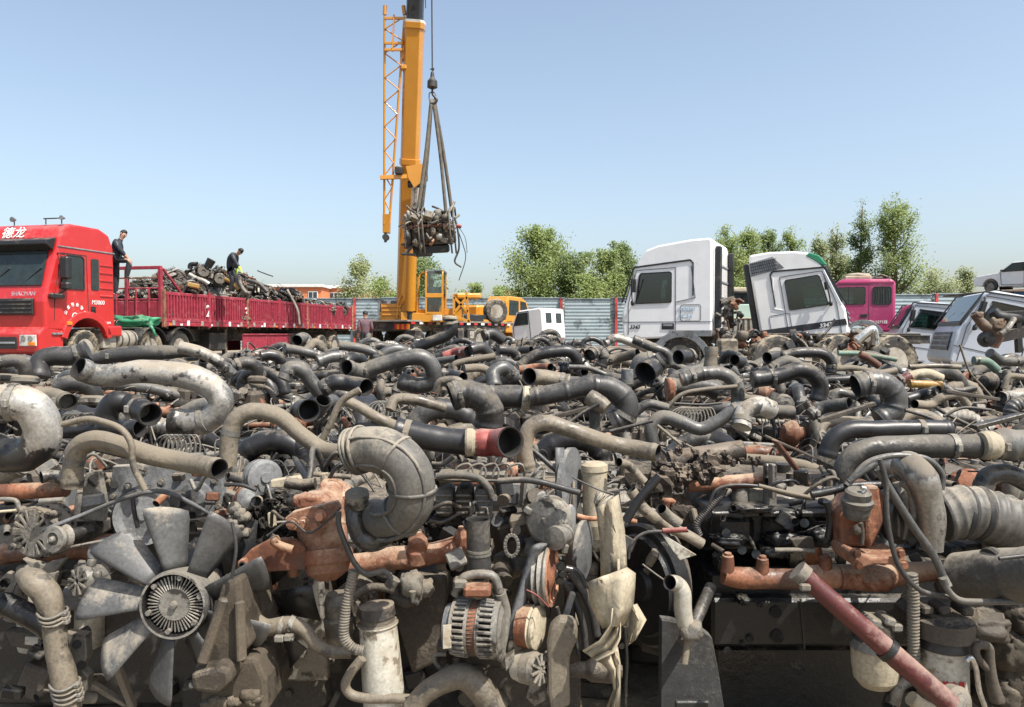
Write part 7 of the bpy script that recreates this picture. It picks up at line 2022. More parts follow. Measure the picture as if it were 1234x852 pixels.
# alternator 2, axis sideways
mb = MB(); c = P3(212, 572, 2.36); ax = V((1, -.18, 0)).normalized(); s_ = lambda q: S(q, 2.36)
mb.lathe(c, ax, [(-s_(105), .01), (-s_(104), s_(74)), (-s_(72), s_(86)), (-s_(68), s_(80)), (s_(60), s_(80)), (s_(95), s_(82)), (s_(104), s_(60)), (s_(106), .01)], HOLE, 32, mats=[DARK, BLUEG, HOLE, HOLE, HOLE, CAST, CAST])
u, w_ = ortho(ax)
for i in range(30):
    a = 2*PI*i/30; dd = u*math.cos(a)+w_*math.sin(a)
    mb.bar(c+dd*s_(92)-ax*s_(66), c+dd*s_(94)-ax*s_(20), .010, .016, CAST, .003, up=dd); mb.bar(c+dd*s_(94)+ax*s_(24), c+dd*s_(92)+ax*s_(80), .010, .016, CAST, .003, up=dd)
for off, hw, m in ((-70, 6, CAST), (-18, 6, CAST), (24, 6, CAST), (84, 10, CAST)): mb.lathe(c, ax, [(s_(off-hw), s_(86)), (s_(off-hw), s_(98)), (s_(off+hw), s_(98)), (s_(off+hw), s_(86))], m, 32)
mb.lathe(c, ax, [(-s_(13), s_(80)), (-s_(13), s_(93)), (s_(18), s_(93)), (s_(18), s_(80))], RUST, 32)
for i in range(44): a = 2*PI*i/44; dd = u*math.cos(a)+w_*math.sin(a); mb.box(c+dd*s_(93)+ax*s_(2), (s_(26), .003, .003), BROWN, .001)
al = mb.build('alternator', e, world=True)
mb = MB(); mb.box(P3(125, 570, 2.36)+V((-.004, -s_(88), 0)), (s_(30), .004, s_(82)), WHITEF, .001, (0, 0, .25)); mb.build('white_sticker', al, world=True)
mb = MB(); mb.box(P3(220, 440, 2.33), (s_(95), .06, s_(36)), RUST, .012); mb.box(P3(160, 415, 2.36), (s_(50), .05, s_(34)), CAST, .01); mb.tube([P3(140, 460, 2.36), P3(175, 395, 2.36), P3(270, 390, 2.36), P3(300, 450, 2.36)], .014, CAST, 10); mb.build('regulator', al, world=True)
mb = MB(); mb.tube([P3(300, 450, 2.36), P3(318, 520, 2.38), P3(310, 600, 2.38), P3(300, 660, 2.38), P3(320, 700, 2.4)], .018, CAST, 10); mb.build('alternator_bracket', al, world=True)
mb = MB(); mb.tube([P3(100, 620, 2.36), P3(95, 650, 2.34)], .018, RUBD, 10); mb.build('terminal_boot', al, world=True)
# flat belt and pulleys on the right
mb = MB()
pts = [(405, 300), (432, 282), (455, 292)]
def beltstrip(P, w, m, d):
    rows = []
    for i, (x, y, dd) in enumerate(P): p = G_(x, y, d+dd); rows.append([p, p+V((w, .05, 0))])
    return rows
G_ = P3
lp = [(320, 600, 0), (325, 560, 0), (345, 500, 0), (370, 420, 0), (398, 320, 0), (415, 288, .0), (435, 278, .04)]
mb.sheet([[P3(x, y, 2.40+dd), P3(x+14, y, 2.39+dd), P3(x+28, y+1, 2.40+dd), P3(x+42, y+2, 2.43+dd)] for x, y, dd in [(x, y, d_) for (x, y, d_) in [tuple(q) for q in [(p.x, p.y, p.z) for p in crom([V(q) for q in lp], 4)]]]], BELT, .006)
mb.sheet([[P3(x, y, 2.40), P3(x+20, y+4, 2.39), P3(x+42, y+6, 2.43)] for x, y in ((320, 596), (324, 607), (332, 612))], BELT, .006)
mb.build('flat_belt', e, world=True)
lat(P3, 480, 388, 2.46, (1, -.30, .05), [(-70, 60), (-66, 104), (-52, 100), (-46, 108), (-34, 98), (-26, 110), (-14, 100), (-4, 110), (4, 108), (6, 92), (0, 84), (2, 60), (8, 40), (16, 20), (18, 4)], RUST, e, 'grooved_pulley', mats=[BLACK, BLACK, CAST, CAST, BLACK, CAST, CAST, CAST, RUSTL, RUSTL, RUST, RUST, RUST, DARK], n=40)
bolts(P3, [(512, 358), (517, 382), (508, 405)], 2.38, .010, BLACK, e)
lat(P3, 435, 572, 2.40, (1, -.45, 0), [(-70, 30), (-66, 76), (-20, 78), (-14, 70), (-8, 76), (0, 76), (4, 60), (6, 14)], CAST, e, 'belt_pulley', mats=[CAST, RUST, CREAM, CREAM, CREAM, CREAM, CREAM], n=32)
tb(P3, [(392, 440), (430, 460), (470, 500)], 2.5, REDP, 2.33, e, 'red_wire')
for pp, r in (([(545, 375), (590, 440), (625, 520), (640, 600)], 16), ([(520, 400), (560, 470), (590, 560), (600, 640)], 13), ([(530, 365), (570, 380), (600, 430)], 14)):
    tb(P3, pp, r, RUBD if r == 16 else RUBD, 2.46, e, 'radiator_hose')
tb(P3, [(500, 500), (520, 560), (560, 600), (575, 670)], 6, WIRE, 2.42, e, 'cable')
mb = MB(); c = P3(545, 480, 2.5); mb.box(c, (.03, .1, .16), BLACK, .01); mb.box(P3(540, 500, 2.44), (.02, .02, .1), BLUEG, .004, (0, .3, 0)); mb.build('fan_support', e, world=True)
# small compressor below
mb = MB(); c = P3(405, 715, 2.36); ax = V((.9, -.6, .1)).normalized(); u, w_ = ortho(ax)
mb.lathe(c, ax, [(-s_(60), .01), (-s_(58), s_(48)), (-s_(20), s_(56)), (s_(20), s_(58)), (s_(40), s_(50)), (s_(42), s_(20)), (s_(44), .01)], CAST, 26, mats=[CAST, WHITEF, CAST, CAST, HOLE, CAST])
for i in range(10): a = 2*PI*i/10; dd = u*math.cos(a)+w_*math.sin(a); mb.bar(c+ax*s_(44)+dd*s_(14), c+ax*s_(40)+dd*s_(54), .009, .012, CAST, .002, up=ax)
mb.build('compressor', e, world=True)
poly(P3, [(315, 690), (350, 660), (350, 690), (320, 730)], 2.34, .05, CAST, e, 'compressor_bracket'); poly(P3, [(400, 780), (470, 740), (460, 830), (420, 852), (390, 820)], 2.4, .05, CAST, e, 'compressor_foot')
# broad tan slab (fan drive cover)
mb = MB(); mb.prism([P3(x, y, 2.34) for x, y in [(466, 640), (478, 570), (510, 542), (560, 546), (575, 575), (572, 620), (545, 680), (545, 760), (548, 852), (480, 870), (468, 800)]], (0, .05, 0), TANP); mb.build('drive_cover', e, world=True, bevel=.012, recalc=True)
lat(P3, 560, 720, 2.42, (1, -.1, 0), [(-60, 26), (40, 28), (60, 40), (130, 42), (170, 20)], BROWN, e, 'fan_shaft')
# bits above: blue belt, pale filter standing behind
mb = MB(); mb.sheet([[P3(495, y, 2.6), P3(524, y, 2.62)] for y in (-60, 0, 80, 150)], BELT, .006); mb.build('blue_belt', e, world=True)
lat(P3, 545, 60, 2.68, (1, -.4, 0), [(-20, 90), (-10, 120), (10, 122), (14, 60)], BLUEG, e, 'pulley')
lat(P3, 632, 20, 2.72, (.02, 0, -1), [(-30, 30), (-20, 46), (0, 48), (6, 44), (190, 44), (240, 30)], CREAM, e, 'fuel_filter')
tb(P3, [(570, 180), (620, 190), (700, 185), (780, 200)], 9, RUSTL, 2.62, e, 'fuel_line')
tb(P3, [(555, 45), (640, 85), (700, 105)], 3, WIRE, 2.4, e, 'cable')
lat(P3, 585, 300, 2.6, (1, -.4, 0), [(-30, 80), (0, 105), (14, 105), (20, 60), (24, 12)], BLUEG, e, 'outer_pulley')

# ============ torn cream shroud between the engines
sh = thing('torn_fan_shroud', 'torn cream plastic sheeting standing between the middle engine and the dark gap', 'shroud', px(715, 800, 2.35))
def curved(G, L, Rr, d, bul, m=CREAM, th=.004, n=9):
    """sheet between a left outline and a right outline (same number of points), bulging towards the camera"""
    rows = []
    for (a, b) in zip(L, Rr):
        rows.append([G(a[0]+(b[0]-a[0])*j/(n-1), a[1]+(b[1]-a[1])*j/(n-1), d-bul*math.sin(PI*j/(n-1))+(.02*math.sin(j*1.3+a[1]*.02))) for j in range(n)])
    mb = MB(); mb.sheet(rows, m, th); return mb
curved(P3, [(640, 155), (644, 200), (650, 260), (652, 320), (655, 392)], [(715, 105), (722, 150), (738, 230), (744, 310), (745, 370)], 2.36, .05).build('upper_sheet', sh, world=True)
curved(P3, [(612, 410), (612, 450), (622, 500), (640, 540), (660, 575)], [(745, 362), (775, 382), (772, 440), (768, 490), (735, 565)], 2.30, .07).build('bucket_sheet', sh, world=True)
curved(P3, [(735, 500), (740, 560), (742, 640)], [(780, 490), (815, 545), (775, 615)], 2.36, .03).build('side_flap', sh, world=True)
curved(P3, [(695, 505), (690, 560), (650, 620), (590, 655)], [(725, 560), (722, 610), (700, 660), (640, 690)], 2.24, -.04).build('curled_edge', sh, world=True)
curved(P3, [(650, 690), (690, 730), (700, 790), (670, 860)], [(712, 640), (722, 700), (722, 780), (720, 870)], 2.28, .03).build('lower_sheet', sh, world=True)
curved(P3, [(640, 95), (630, 130)], [(700, 110), (640, 170)], 2.42, .01, WHITEF).build('bright_strip', sh, world=True)
tb(P3, [(738, 570), (745, 680), (742, 780), (740, 870)], 6, BLACK, 2.3, sh, 'edge_trim')

# ============ gap: big flywheel ring, board, small pipes
gp = thing('flywheel_housing', 'large dark flywheel ring standing in the shadowed gap right of the cream sheeting', 'flywheel', px(775, 700, 2.75))
lat(P4, 105, 420, 2.72, (-1, -.55, 0), [(-60, 150), (-40, 205), (0, 215), (12, 205), (10, 180), (30, 170), (20, 130), (10, 60), (30, 50), (30, 10)], BLACK, gp, 'flywheel_ring', n=40)
lat(P4, 160, 380, 2.8, (-1, -.5, 0), [(0, 150), (20, 200), (40, 200), (44, 150)], BROWN, gp, 'housing_rim', n=36)
mb = MB(); mb.prism([P4(x, y, 2.42) for x, y in [(165, 240), (290, 318), (232, 336), (205, 300)]], (0, .01, 0), WHITEF); mb.build('sheet_offcut', label='small white triangular metal offcut beside the flywheel ring', cat='offcut', bevel=.001, recalc=True)
o = tb(P4, [(195, 415, -.03), (222, 420), (240, 450), (242, 510), (252, 560), (275, 592)], [26, 28, 30, 32, 30, 26], WHITEF, 2.36, None, 'short_pipe', o0=True); setp(o, 'short bent whitish pipe with open dark mouth above the grey felt board', 'pipe')
mb = MB(); mb.lump(P4(270, 580, 2.36), (.035, .035, .03), CAST, 5, .3, 9); mb.cyl(P4(262, 600, 2.36), P4(247, 700, 2.34), .011, TANP, 10); mb.build('pipe_stub', o, world=True)
bd = mat('grey_felt', (.030, .030, .030), dust=.30, rough=.95, bump=1.0, sc=3, dustcol=(.10, .095, .085), grime=.7)
mb = MB(); mb.prism([P4(x, y, 2.48) for x, y in [(168, 548), (205, 552), (240, 562), (300, 575), (345, 610), (368, 730), (378, 800), (392, 880), (165, 880)]], (0, .05, 0), bd); mb.box(P4(275, 855, 2.43), (.11, .02, .05), BLACK, .006)
mb.build('felt_board', label='rough dark grey board leaning upright at the bottom of the gap', cat='board', bevel=.006, recalc=True)
mb = MB(); mb.tube([P4(250, 630, 2.42), P4(300, 520, 2.5), P4(340, 430, 2.6)], S(22, 2.5), RUBD, 12, 4); mb.build('dark_hose', gp, world=True)
tb(P4, [(60, 90), (110, 160), (190, 215), (260, 250), (310, 280)], 20, TANP, 2.62, gp, 'coolant_pipe', o0=True)
tb(P4, [(165, 155, -.03), (190, 180), (230, 210)], 20, CAST, 2.55, gp, 'pipe_stub', o0=True)
tb(P4, [(50, 330), (60, 280), (110, 240), (190, 235), (260, 232)], 6, RUBD, 2.44, gp, 'cable'); tb(P4, [(170, 232), (255, 228)], 9, REDP, 2.42, gp, 'red_sleeve')
tb(P4, [(100, 350), (140, 380), (175, 405)], 3, CAST, 2.4, gp, 'cable'); tb(P4, [(40, 200), (90, 120), (160, 40)], 16, RUB, 2.6, gp, 'hose')
mb = MB(); 
for i, (x, y, a, b) in enumerate(((230, 50, .10, .06), (220, 190, .05, .045), (120, 100, .08, .04), (300, 20, .14, .07))): mb.clods(P4(x, y, 2.78), (a*.7, .04, b*.6), 14, MUDB, 80+i, .03)
mb.tube([C_(800, 690, 2.95), C_(950, 660, 2.95), C_(1140, 625, 2.95)], [.05, .045, .04], MUDB, 14, 6); mb.clods(C_(970, 655, 2.92), (.22, .04, .035), 45, MUDB, 90, .012); mb.clods(C_(860, 710, 2.9), (.08, .05, .06), 24, MUDB, 91, .018)
mb.build('oily_dirt', gp, world=True)
poly(P4, [(-50, 100), (20, 90), (35, 250), (-30, 280)], 2.75, .05, CAST, gp, 'side_plate')

# ============ engine 3: right
e = HE3
mb = wbox(858, 722, 1300, 780, 2.80, .6, BLACK); wbox(862, 780, 1300, 860, 3.0, .6, BLACK, mb); wbox(855, 690, 1300, 720, 2.86, .6, BLACK, mb); mb.build('engine_block', e, world=True)
mb = MB()
for x, y, r in ((570, 520, 20), (575, 605, 22), (480, 612, 12), (455, 630, 8), (515, 495, 8), (400, 655, 14), (645, 715, 26)): mb.cyl(P4(x, y, 2.80), P4(x, y, 2.785), S(r, 2.8), MUD, 18); mb.build('core_plug', e, world=True); mb = MB()
mb.bar(P4(655, 470, 2.797), P4(670, 650, 2.797), .006, .006, DARK); mb.build('cover_seam', e, world=True)
poly(P4, [(330, 190), (350, 170), (520, 160), (760, 140), (760, 240), (600, 260), (540, 300), (350, 300)], 2.78, .45, BLACK, e, 'cylinder_head', bevel=.02)
mb = MB()
for x0, x1 in ((350, 500), (530, 640), (665, 775)):
    a = P4(x0, 178, 2.74); b = P4(x1, 285, 2.74); mb.box(((a.x+b.x)/2, 2.95, (a.z+b.z)/2), (b.x-a.x, .42, a.z-b.z), BLACK, .03)
    mb.box(((a.x+b.x)/2, 2.95, a.z+.004), (b.x-a.x+.02, .44, .022), BLACK, .01)
for x, y in ((395, 240), (610, 210), (670, 205), (450, 300), (500, 315), (405, 335)): mb.cyl(P4(x, y, 2.70), P4(x, y, 2.76), S(16, 2.7), BLACK, 12)
mb.build('rocker_cover', e, world=True)
mb = MB()
for i, (x, y, a, b) in enumerate(((400, 260, .1, .03), (600, 260, .12, .04), (720, 250, .08, .05), (450, 470, .035, .02), (380, 340, .05, .05), (560, 300, .09, .03), (480, 150, .12, .02))): mb.lump(P4(x, y, 2.74), (a*.6, .05, b*.7), BLACK, 120+i, .3, 14, 6, 6)
mb.build('oily_dirt', e, world=True)
mb = MB(); a = P4(400, 100, 2.95); mb.box(P4(620, 110, 3.05), (.42, .28, .05), CAST, .015); mb.box(P4(470, 100, 3.0), (.12, .2, .05), CREAM, .012); mb.box(P4(548, 70, 2.85), (.045, .03, .16), CAST, .006); mb.tube([P4(260, 72, 2.9), P4(400, 62, 2.9), P4(560, 52, 2.9)], .028, RUSTL, 12, 4)
for i in range(6): mb.cyl(P4(370+i*62, 30, 2.95), P4(370+i*62, 75, 2.95), .014, DARK, 10)
mb.build('intake_manifold', e, world=True)
tb(P4, [(335, 135), (360, 90), (420, 72), (520, 78), (620, 108), (705, 120)], 6, RUB, 2.62, e, 'cable'); tb(P4, [(300, 250), (290, 210), (330, 160), (375, 110), (390, 80)], 12, RUB, 2.64, e, 'hose', style='corr')
# orange manifold
tb(P4, [(385, 385), (440, 398), (520, 400), (620, 402), (720, 395)], [34, 38, 38, 38, 38], RUST, 2.56, e, 'exhaust_manifold')
tb(P5, [(95, 392), (200, 392), (330, 398), (420, 385), (520, 375), (640, 370)], [38, 42, 48, 40, 36, 38], RUSTL, 2.56, e, 'exhaust_manifold')
mb = MB()
for G2, x, y in ((P4, 522, 350), (P4, 400, 340), (P5, 160, 345)): mb.lathe(G2(x, y, 2.55), (0, -.1, 1), [(-.035, S(26, 2.5)), (.02, S(20, 2.5)), (.022, S(14, 2.5)), (.03, S(12, 2.5))], RUST, 14); mb.build('manifold_boss', e, world=True); mb = MB()
mb.lathe(P5(210, 395, 2.55), (1, 0, 0), [(-.004, S(44, 2.5)), (.004, S(46, 2.5)), (.01, S(44, 2.5))], RUSTL, 20); mb.lump(P5(340, 410, 2.53), (.05, .04, .03), RUSTL, 5, .25, 10); mb.build('manifold_boss', e, world=True)
poly(P4, [(620, 262), (700, 255), (708, 305), (640, 300)], 2.66, .02, BROWN, e, 'bracket')
tb(P4, [(565, 300), (640, 300), (705, 305)], 8, CAST, 2.6, e, 'fuel_line')
# rusty box shaped turbo base
mb = MB(); mb.prism([P5(x, y, 2.48) for x, y in [(208, 175), (300, 75), (345, 70), (368, 110), (365, 210), (330, 290), (215, 290)]], (0, .12, 0), RUST)
mb.prism([P5(x, y, 2.42) for x, y in [(300, 75), (350, 75), (366, 200), (320, 300), (300, 250)]], (0, .08, 0), RUST); mb.build('turbo_body', e, world=True, bevel=.01, recalc=True)
mb = MB(); mb.prism([P5(x, y, 2.38) for x, y in [(252, 320), (262, 305), (300, 318), (320, 330), (445, 318), (442, 355), (330, 352), (275, 368), (255, 345)]], (0, .16, 0), RUSTL); mb.build('turbo_flange', e, world=True, bevel=.006, recalc=True)
bolts(P5, [(265, 310), (420, 308), (272, 352), (430, 350)], 2.37, .011, RUST, e, th=.018)
lat(P5, 268, 165, 2.40, (0, -.2, 1), [(-20, 40), (0, 46), (22, 46), (26, 52), (44, 54), (50, 44), (74, 44), (82, 36), (86, 10)], GREYP, e, 'actuator')
tb(P5, [(285, 80), (300, 85), (290, 100)], 7, CHROME, 2.36, e, 'clip'); tb(P5, [(285, 205), (290, 240), (288, 280)], 7, BROWN, 2.36, e, 'actuator_rod'); lat(P5, 275, 228, 2.37, (0, -1, 0), [(0, 20), (10, 18), (16, 8)], BROWN, e, 'bolt_head')
tb(P5, [(110, 105), (180, 92), (250, 75), (350, 70)], 14, BLACK, 2.46, e, 'rubber_hose'); tb(P5, [(165, 130), (180, 190), (170, 260)], 14, BLACK, 2.55, e, 'rubber_hose')
# silver compressor elbow
tb(P5, [(430, 15, .1), (450, 0, .05), (495, 50), (520, 120), (535, 200), (535, 300)], [42, 52, 56, 50, 46, 36], ALU, 2.42, e, 'compressor_elbow')
tb(P5, [(430, 60), (460, 90), (470, 150), (460, 200)], 16, CAST, 2.44, e, 'snail_rim')
lat(P5, 430, 170, 2.56, (.6, -1, 0), [(-60, 80), (-20, 110), (0, 112), (20, 90), (24, 50)], DARK, e, 'compressor_housing')
# ribbed air hose curling down into the open mouthed canister
tb(P5, [(560, 180), (640, 165), (720, 178), (800, 205), (870, 262), (900, 340)], [86, 88, 88, 90, 92, 92], ELBR, 2.50, e, 'ribbed_air_hose', style='bellow', n=32)
mb = MB()
for f in (640, 700): c = P5(f, 168+(f-640)*.05, 2.5); mb.lathe(c, (1, 0, -.15), [(-.012, S(90, 2.5)), (0, S(97, 2.5)), (.012, S(90, 2.5))], RUBD, 30)
mb.build('hose_rib', e, world=True)
tb(P5, [(632, 390, .13), (700, 388, .07), (780, 388), (900, 380, -.1), (1020, 370, -.2)], [84, 88, 90, 92, 92], ELBR, 2.30, e, 'open_air_duct', o0=True, n=36)
mb = MB(); mb.lathe(P5(752, 388, 2.30), (1, 0, 0), [(-.014, S(90, 2.3)), (-.006, S(97, 2.3)), (.006, S(97, 2.3)), (.014, S(90, 2.3))], RUBD, 36); mb.tube([P5(770, 330, 2.12), P5(858, 320, 2.12)], .006, RUBD, 6, 1); mb.build('duct_band', e, world=True)
# hoses
tb(P5, [(345, 15), (400, 110), (470, 220), (540, 320), (578, 405)], 14, GREYP, 2.28, e, 'brake_hose')
tb(P5, [(575, 400), (590, 440), (630, 475), (700, 482), (880, 482)], 11, GREYP, 2.24, e, 'brake_hose')
mb = MB(); mb.cyl(P5(572, 395, 2.26), P5(590, 430, 2.25), .014, CAST, 12); mb.build('hose_clamp', e, world=True)
tb(P5, [(350, -20), (372, 60), (376, 180), (400, 310), (440, 390), (500, 445), (590, 465)], 9, RUBD, 2.26, e, 'oil_hose')
tb(P5, [(462, 382), (468, 480), (468, 600), (472, 700)], 19, CAST, 2.40, e, 'corrugated_hose', style='corr')
tb(P5, [(240, 60), (300, 20), (350, -10)], 10, GREYP, 2.3, e, 'vent_hose')
# filters
of = lat(P5, 575, 640, 2.42, (0, 0, -1), [(-110, 40), (-100, 96), (-40, 98), (-34, 78), (-6, 84), (0, 84), (4, 80), (100, 82), (180, 84), (230, 82), (240, 60)], WHITEF, e, 'fuel_filter', mats=[DARK, BROWN, DARK, DARK, DARK, WHITEF, WHITEF, WHITEF, WHITEF, WHITEF], n=36)
RTX = mat('red_lettering', (.42, .03, .03), dust=0, rough=.6, bump=0, tint=0)
c0 = P5(575, 640, 2.42); rr = S(84.5, 2.42)
for i, chh in enumerate('途之星'):
    a = R(-24+i*17); p = c0+V((math.sin(a)*rr, -math.cos(a)*rr, -S(110, 2.42))); rt = V((math.cos(a), math.sin(a), 0))
    text_mb(chh, S(26, 2.42), RTX, p-rt*S(11, 2.42), rt, (0, 0, 1), .0012, .0006).build('red_lettering', of, world=True)
a = R(-7); p = c0+V((math.sin(a)*rr, -math.cos(a)*rr, -S(132, 2.42))); rt = V((math.cos(a), math.sin(a), 0)); text_mb('tuzhixing', S(14, 2.42), BTXT, p-rt*S(34, 2.42)+V((0, -.006, 0)), rt, (0, 0, 1), .001, 0).build('small_lettering', of, world=True)
lat(P5, 335, 640, 2.46, (.02, 0, -1), [(-110, 40), (-90, 60), (-40, 66), (-30, 76), (-6, 84), (0, 86), (6, 82), (60, 80), (110, 74), (138, 52), (142, 10)], CREAM, e, 'separator_bowl', mats=[BROWN, BROWN, BROWN, CAST, CAST, CREAM, CREAM, CREAM, CREAM, CREAM], n=32)
mb = MB()
for x, y in ((290, 560), (320, 545), (370, 540), (395, 560), (500, 500), (560, 500), (640, 505)): mb.box(P5(x, y, 2.44), (S(40, 2.4), .08, S(30, 2.4)), BROWN if x > 450 else CAST, .012, (0, (x % 7-3)*.1, 0))
mb.build('filter_head', e, world=True)
mb = MB(); mb.box(P5(600, 545, 2.56), (S(330, 2.5), .2, S(110, 2.5)), BROWN, .03); mb.build('pump_body', e, world=True)
mb = MB()
for i, (x, y, a, b) in enumerate(((800, 640, 80, 70), (830, 760, 90, 110), (760, 790, 60, 60), (840, 540, 50, 40), (690, 560, 90, 50), (730, 830, 40, 30))): mb.lump(P5(x, y, 2.48), (S(a, 2.5), .09, S(b, 2.5)), RK if i < 3 else BROWN, 200+i, .2, 20, 3.2, 6)
mb.build('rough_casting', e, world=True)
# hook shaped bracket
tb(P5, [(735, 720), (712, 700), (690, 670), (690, 642), (712, 634), (735, 645), (738, 690), (745, 760), (765, 830)], [14, 13, 14, 14, 15, 15, 16, 20, 24], BROWN, 2.34, e, 'lifting_hook')
tb(P5, [(655, 690), (672, 680), (690, 720), (700, 790), (720, 850)], 9, CHROME, 2.32, e, 'bright_bracket'); tb(P5, [(400, 840), (420, 780), (460, 755)], 20, CAST, 2.42, e, 'drain_elbow')
tb(P5, [(460, 820), (500, 850), (560, 880)], 26, CREAM, 2.36, e, 'lower_pipe')
for i, (x, y) in enumerate(((640, 290), (700, 282), (770, 290), (590, 300))):
    mb = MB(); mb.box(P5(x, y, 2.62), (.07, .12, .05), DARK, .01, (0, .1*i, .2)); mb.build('head_bolt_boss', e, world=True)
# worn red pole lying across
mb = MB(); W = [P5(62, 372, 2.20), P5(100, 405, 2.20), P5(300, 580, 2.16), P5(600, 845, 2.10)]
mb.tube([W[0], W[0].lerp(W[3], .33), W[0].lerp(W[3], .66), W[3]], [S(33, 2.2), S(35, 2.2), S(37, 2.2), S(40, 2.1)], REDPOLE, 24, 3, True, False, HOLE)
po = mb.build('worn_pole', label='long worn red painted tube with open rusty end lying across the right front engine', cat='pole')
mb = MB(); dd = (W[3]-W[0]).normalized(); mb.lathe(W[0]+dd*.01, dd, [(-.012, S(26, 2.2)), (-.012, S(39, 2.2)), (.016, S(39, 2.2)), (.018, S(34, 2.2))], CAST, 24); mb.box(W[0]+dd*.012+V((.0, -.03, -.03)), (.03, .02, .02), CAST, .004); mb.build('end_band', po, world=True)
mb = MB(); q_ = W[0].lerp(W[3], .60); mb.lathe(q_, dd, [(-.01, S(41, 2.2)), (.01, S(42, 2.2))], BLACK, 24); mb.build('black_tape', po, world=True)
mb = MB(); c = P5(620, 835, 2.12); mb.lathe(c, (.3, -1, .2), [(-.03, .03), (-.02, .045), (.01, .045), (.02, .03), (.022, .01)], CAST, 20); mb.build('union_nut', e, world=True)
# dirt on the floor in front

def clutter(x0, y0, x1, y1, d0, d1, n, par, seed, mats):
    r_ = random.Random(seed)
    for i in range(n):
        mb = MB(); p = px(r_.uniform(x0, x1), r_.uniform(y0, y1), r_.uniform(d0, d1)); m = r_.choice(mats); k = r_.random()
        if k < .35: mb.box(p, (r_.uniform(.015, .07), r_.uniform(.02, .05), r_.uniform(.015, .06)), m, .005, (r_.uniform(-.5, .5), r_.uniform(-.6, .6), r_.uniform(-.6, .6))); nm = 'fitting'
        elif k < .6: mb.cyl(p, p+V((r_.uniform(-.05, .05), -.04, r_.uniform(-.03, .03))), r_.uniform(.008, .02), m, 10, open1=True, inner=HOLE); nm = 'stub_pipe'
        else:
            q = p+V((r_.uniform(-.16, .16), r_.uniform(-.05, .05), r_.uniform(-.12, .05))); mb.tube([p, p.lerp(q, .3)+V((0, -.03, r_.uniform(0, .05))), p.lerp(q, .7)+V((0, -.02, r_.uniform(-.05, .03))), q], r_.uniform(.003, .008), m, 6, 5); nm = 'fuel_line'
        mb.build(nm, par, world=True)
clutter(0, 560, 270, 640, 2.62, 2.9, 26, HE1, 1, [CAST, DARK, BROWN, CAST, RUST, WIRE])
clutter(-5, 680, 120, 850, 2.6, 2.9, 16, HE1, 2, [CAST, DARK, BROWN, BLACK])
clutter(270, 560, 440, 640, 2.55, 2.8, 22, HE2, 3, [CAST, DARK, BROWN, BLACK, CREAM, WIRE])
clutter(520, 560, 700, 690, 2.5, 2.75, 34, HE2, 4, [CAST, CAST, BROWN, DARK, TANP, WIRE])
clutter(560, 700, 700, 850, 2.5, 2.75, 16, HE2, 5, [CAST, BROWN, DARK, BLACK])
clutter(860, 565, 1010, 640, 2.66, 2.85, 22, HE3, 6, [BLACK, DARK, BLACK, CAST, WIRE])
clutter(1010, 560, 1234, 680, 2.6, 2.85, 24, HE3, 7, [CAST, DARK, BROWN, WIRE])
clutter(1060, 700, 1234, 850, 2.5, 2.65, 18, HE3, 8, [BROWN, DARK, CAST, TANP])
clutter(740, 590, 860, 700, 2.6, 2.85, 18, HE3, 9, [BROWN, DARK, TANP, CAST, WIRE])
# ------------------------------------------------------------------ people
SKIN = mat('skin', (.42, .24, .17), dust=0, rough=.55, bump=.05, tint=0, sc=2)
NAVY = mat('dark_jacket', (.018, .024, .036), dust=.08, rough=.85, bump=.4, sc=2, tint=0)
TROU = mat('dark_trousers', (.022, .025, .032), dust=.12, rough=.9, bump=.4, sc=2, tint=0)
PLUM = mat('plum_shirt', (.13, .075, .095), dust=.05, rough=.85, bump=.3, sc=2, tint=0)
HAIR = mat('black_hair', (.012, .010, .009), dust=0, rough=.6, bump=.6, sc=6, tint=0)
SHOE = mat('shoes', (.20, .19, .18), dust=.3, rough=.7, tint=0)
GLOVE = mat('lime_gloves', (.52, .75, .06), dust=.05, rough=.7, tint=0)
TEAL = mat('operator_shirt', (.30, .42, .46), dust=0, rough=.8, tint=0)
def skin_mesh(name, verts, edges, radii, mats, matfn, sub=2, root=0):
    me = bpy.data.meshes.new(name); me.from_pydata(verts, edges, []); me.update()
    o = bpy.data.objects.new(name, me); COL.objects.link(o)
    m = o.modifiers.new('skin', 'SKIN'); m.use_smooth_shade = True
    m2 = o.modifiers.new('sub', 'SUBSURF'); m2.levels = sub; m2.render_levels = sub
    for i, r in enumerate(radii):
        me.skin_vertices[0].data[i].radius = (r, r) if not isinstance(r, tuple) else r
        me.skin_vertices[0].data[i].use_root = (i == root)
    dg = bpy.context.evaluated_depsgraph_get(); dg.update()
    nm = bpy.data.meshes.new_from_object(o.evaluated_get(dg))
    bpy.data.objects.remove(o); bpy.data.meshes.remove(me)
    for mt in mats: nm.materials.append(mt)
    for p in nm.polygons:
        p.material_index = matfn(p.center); p.use_smooth = True
    return nm
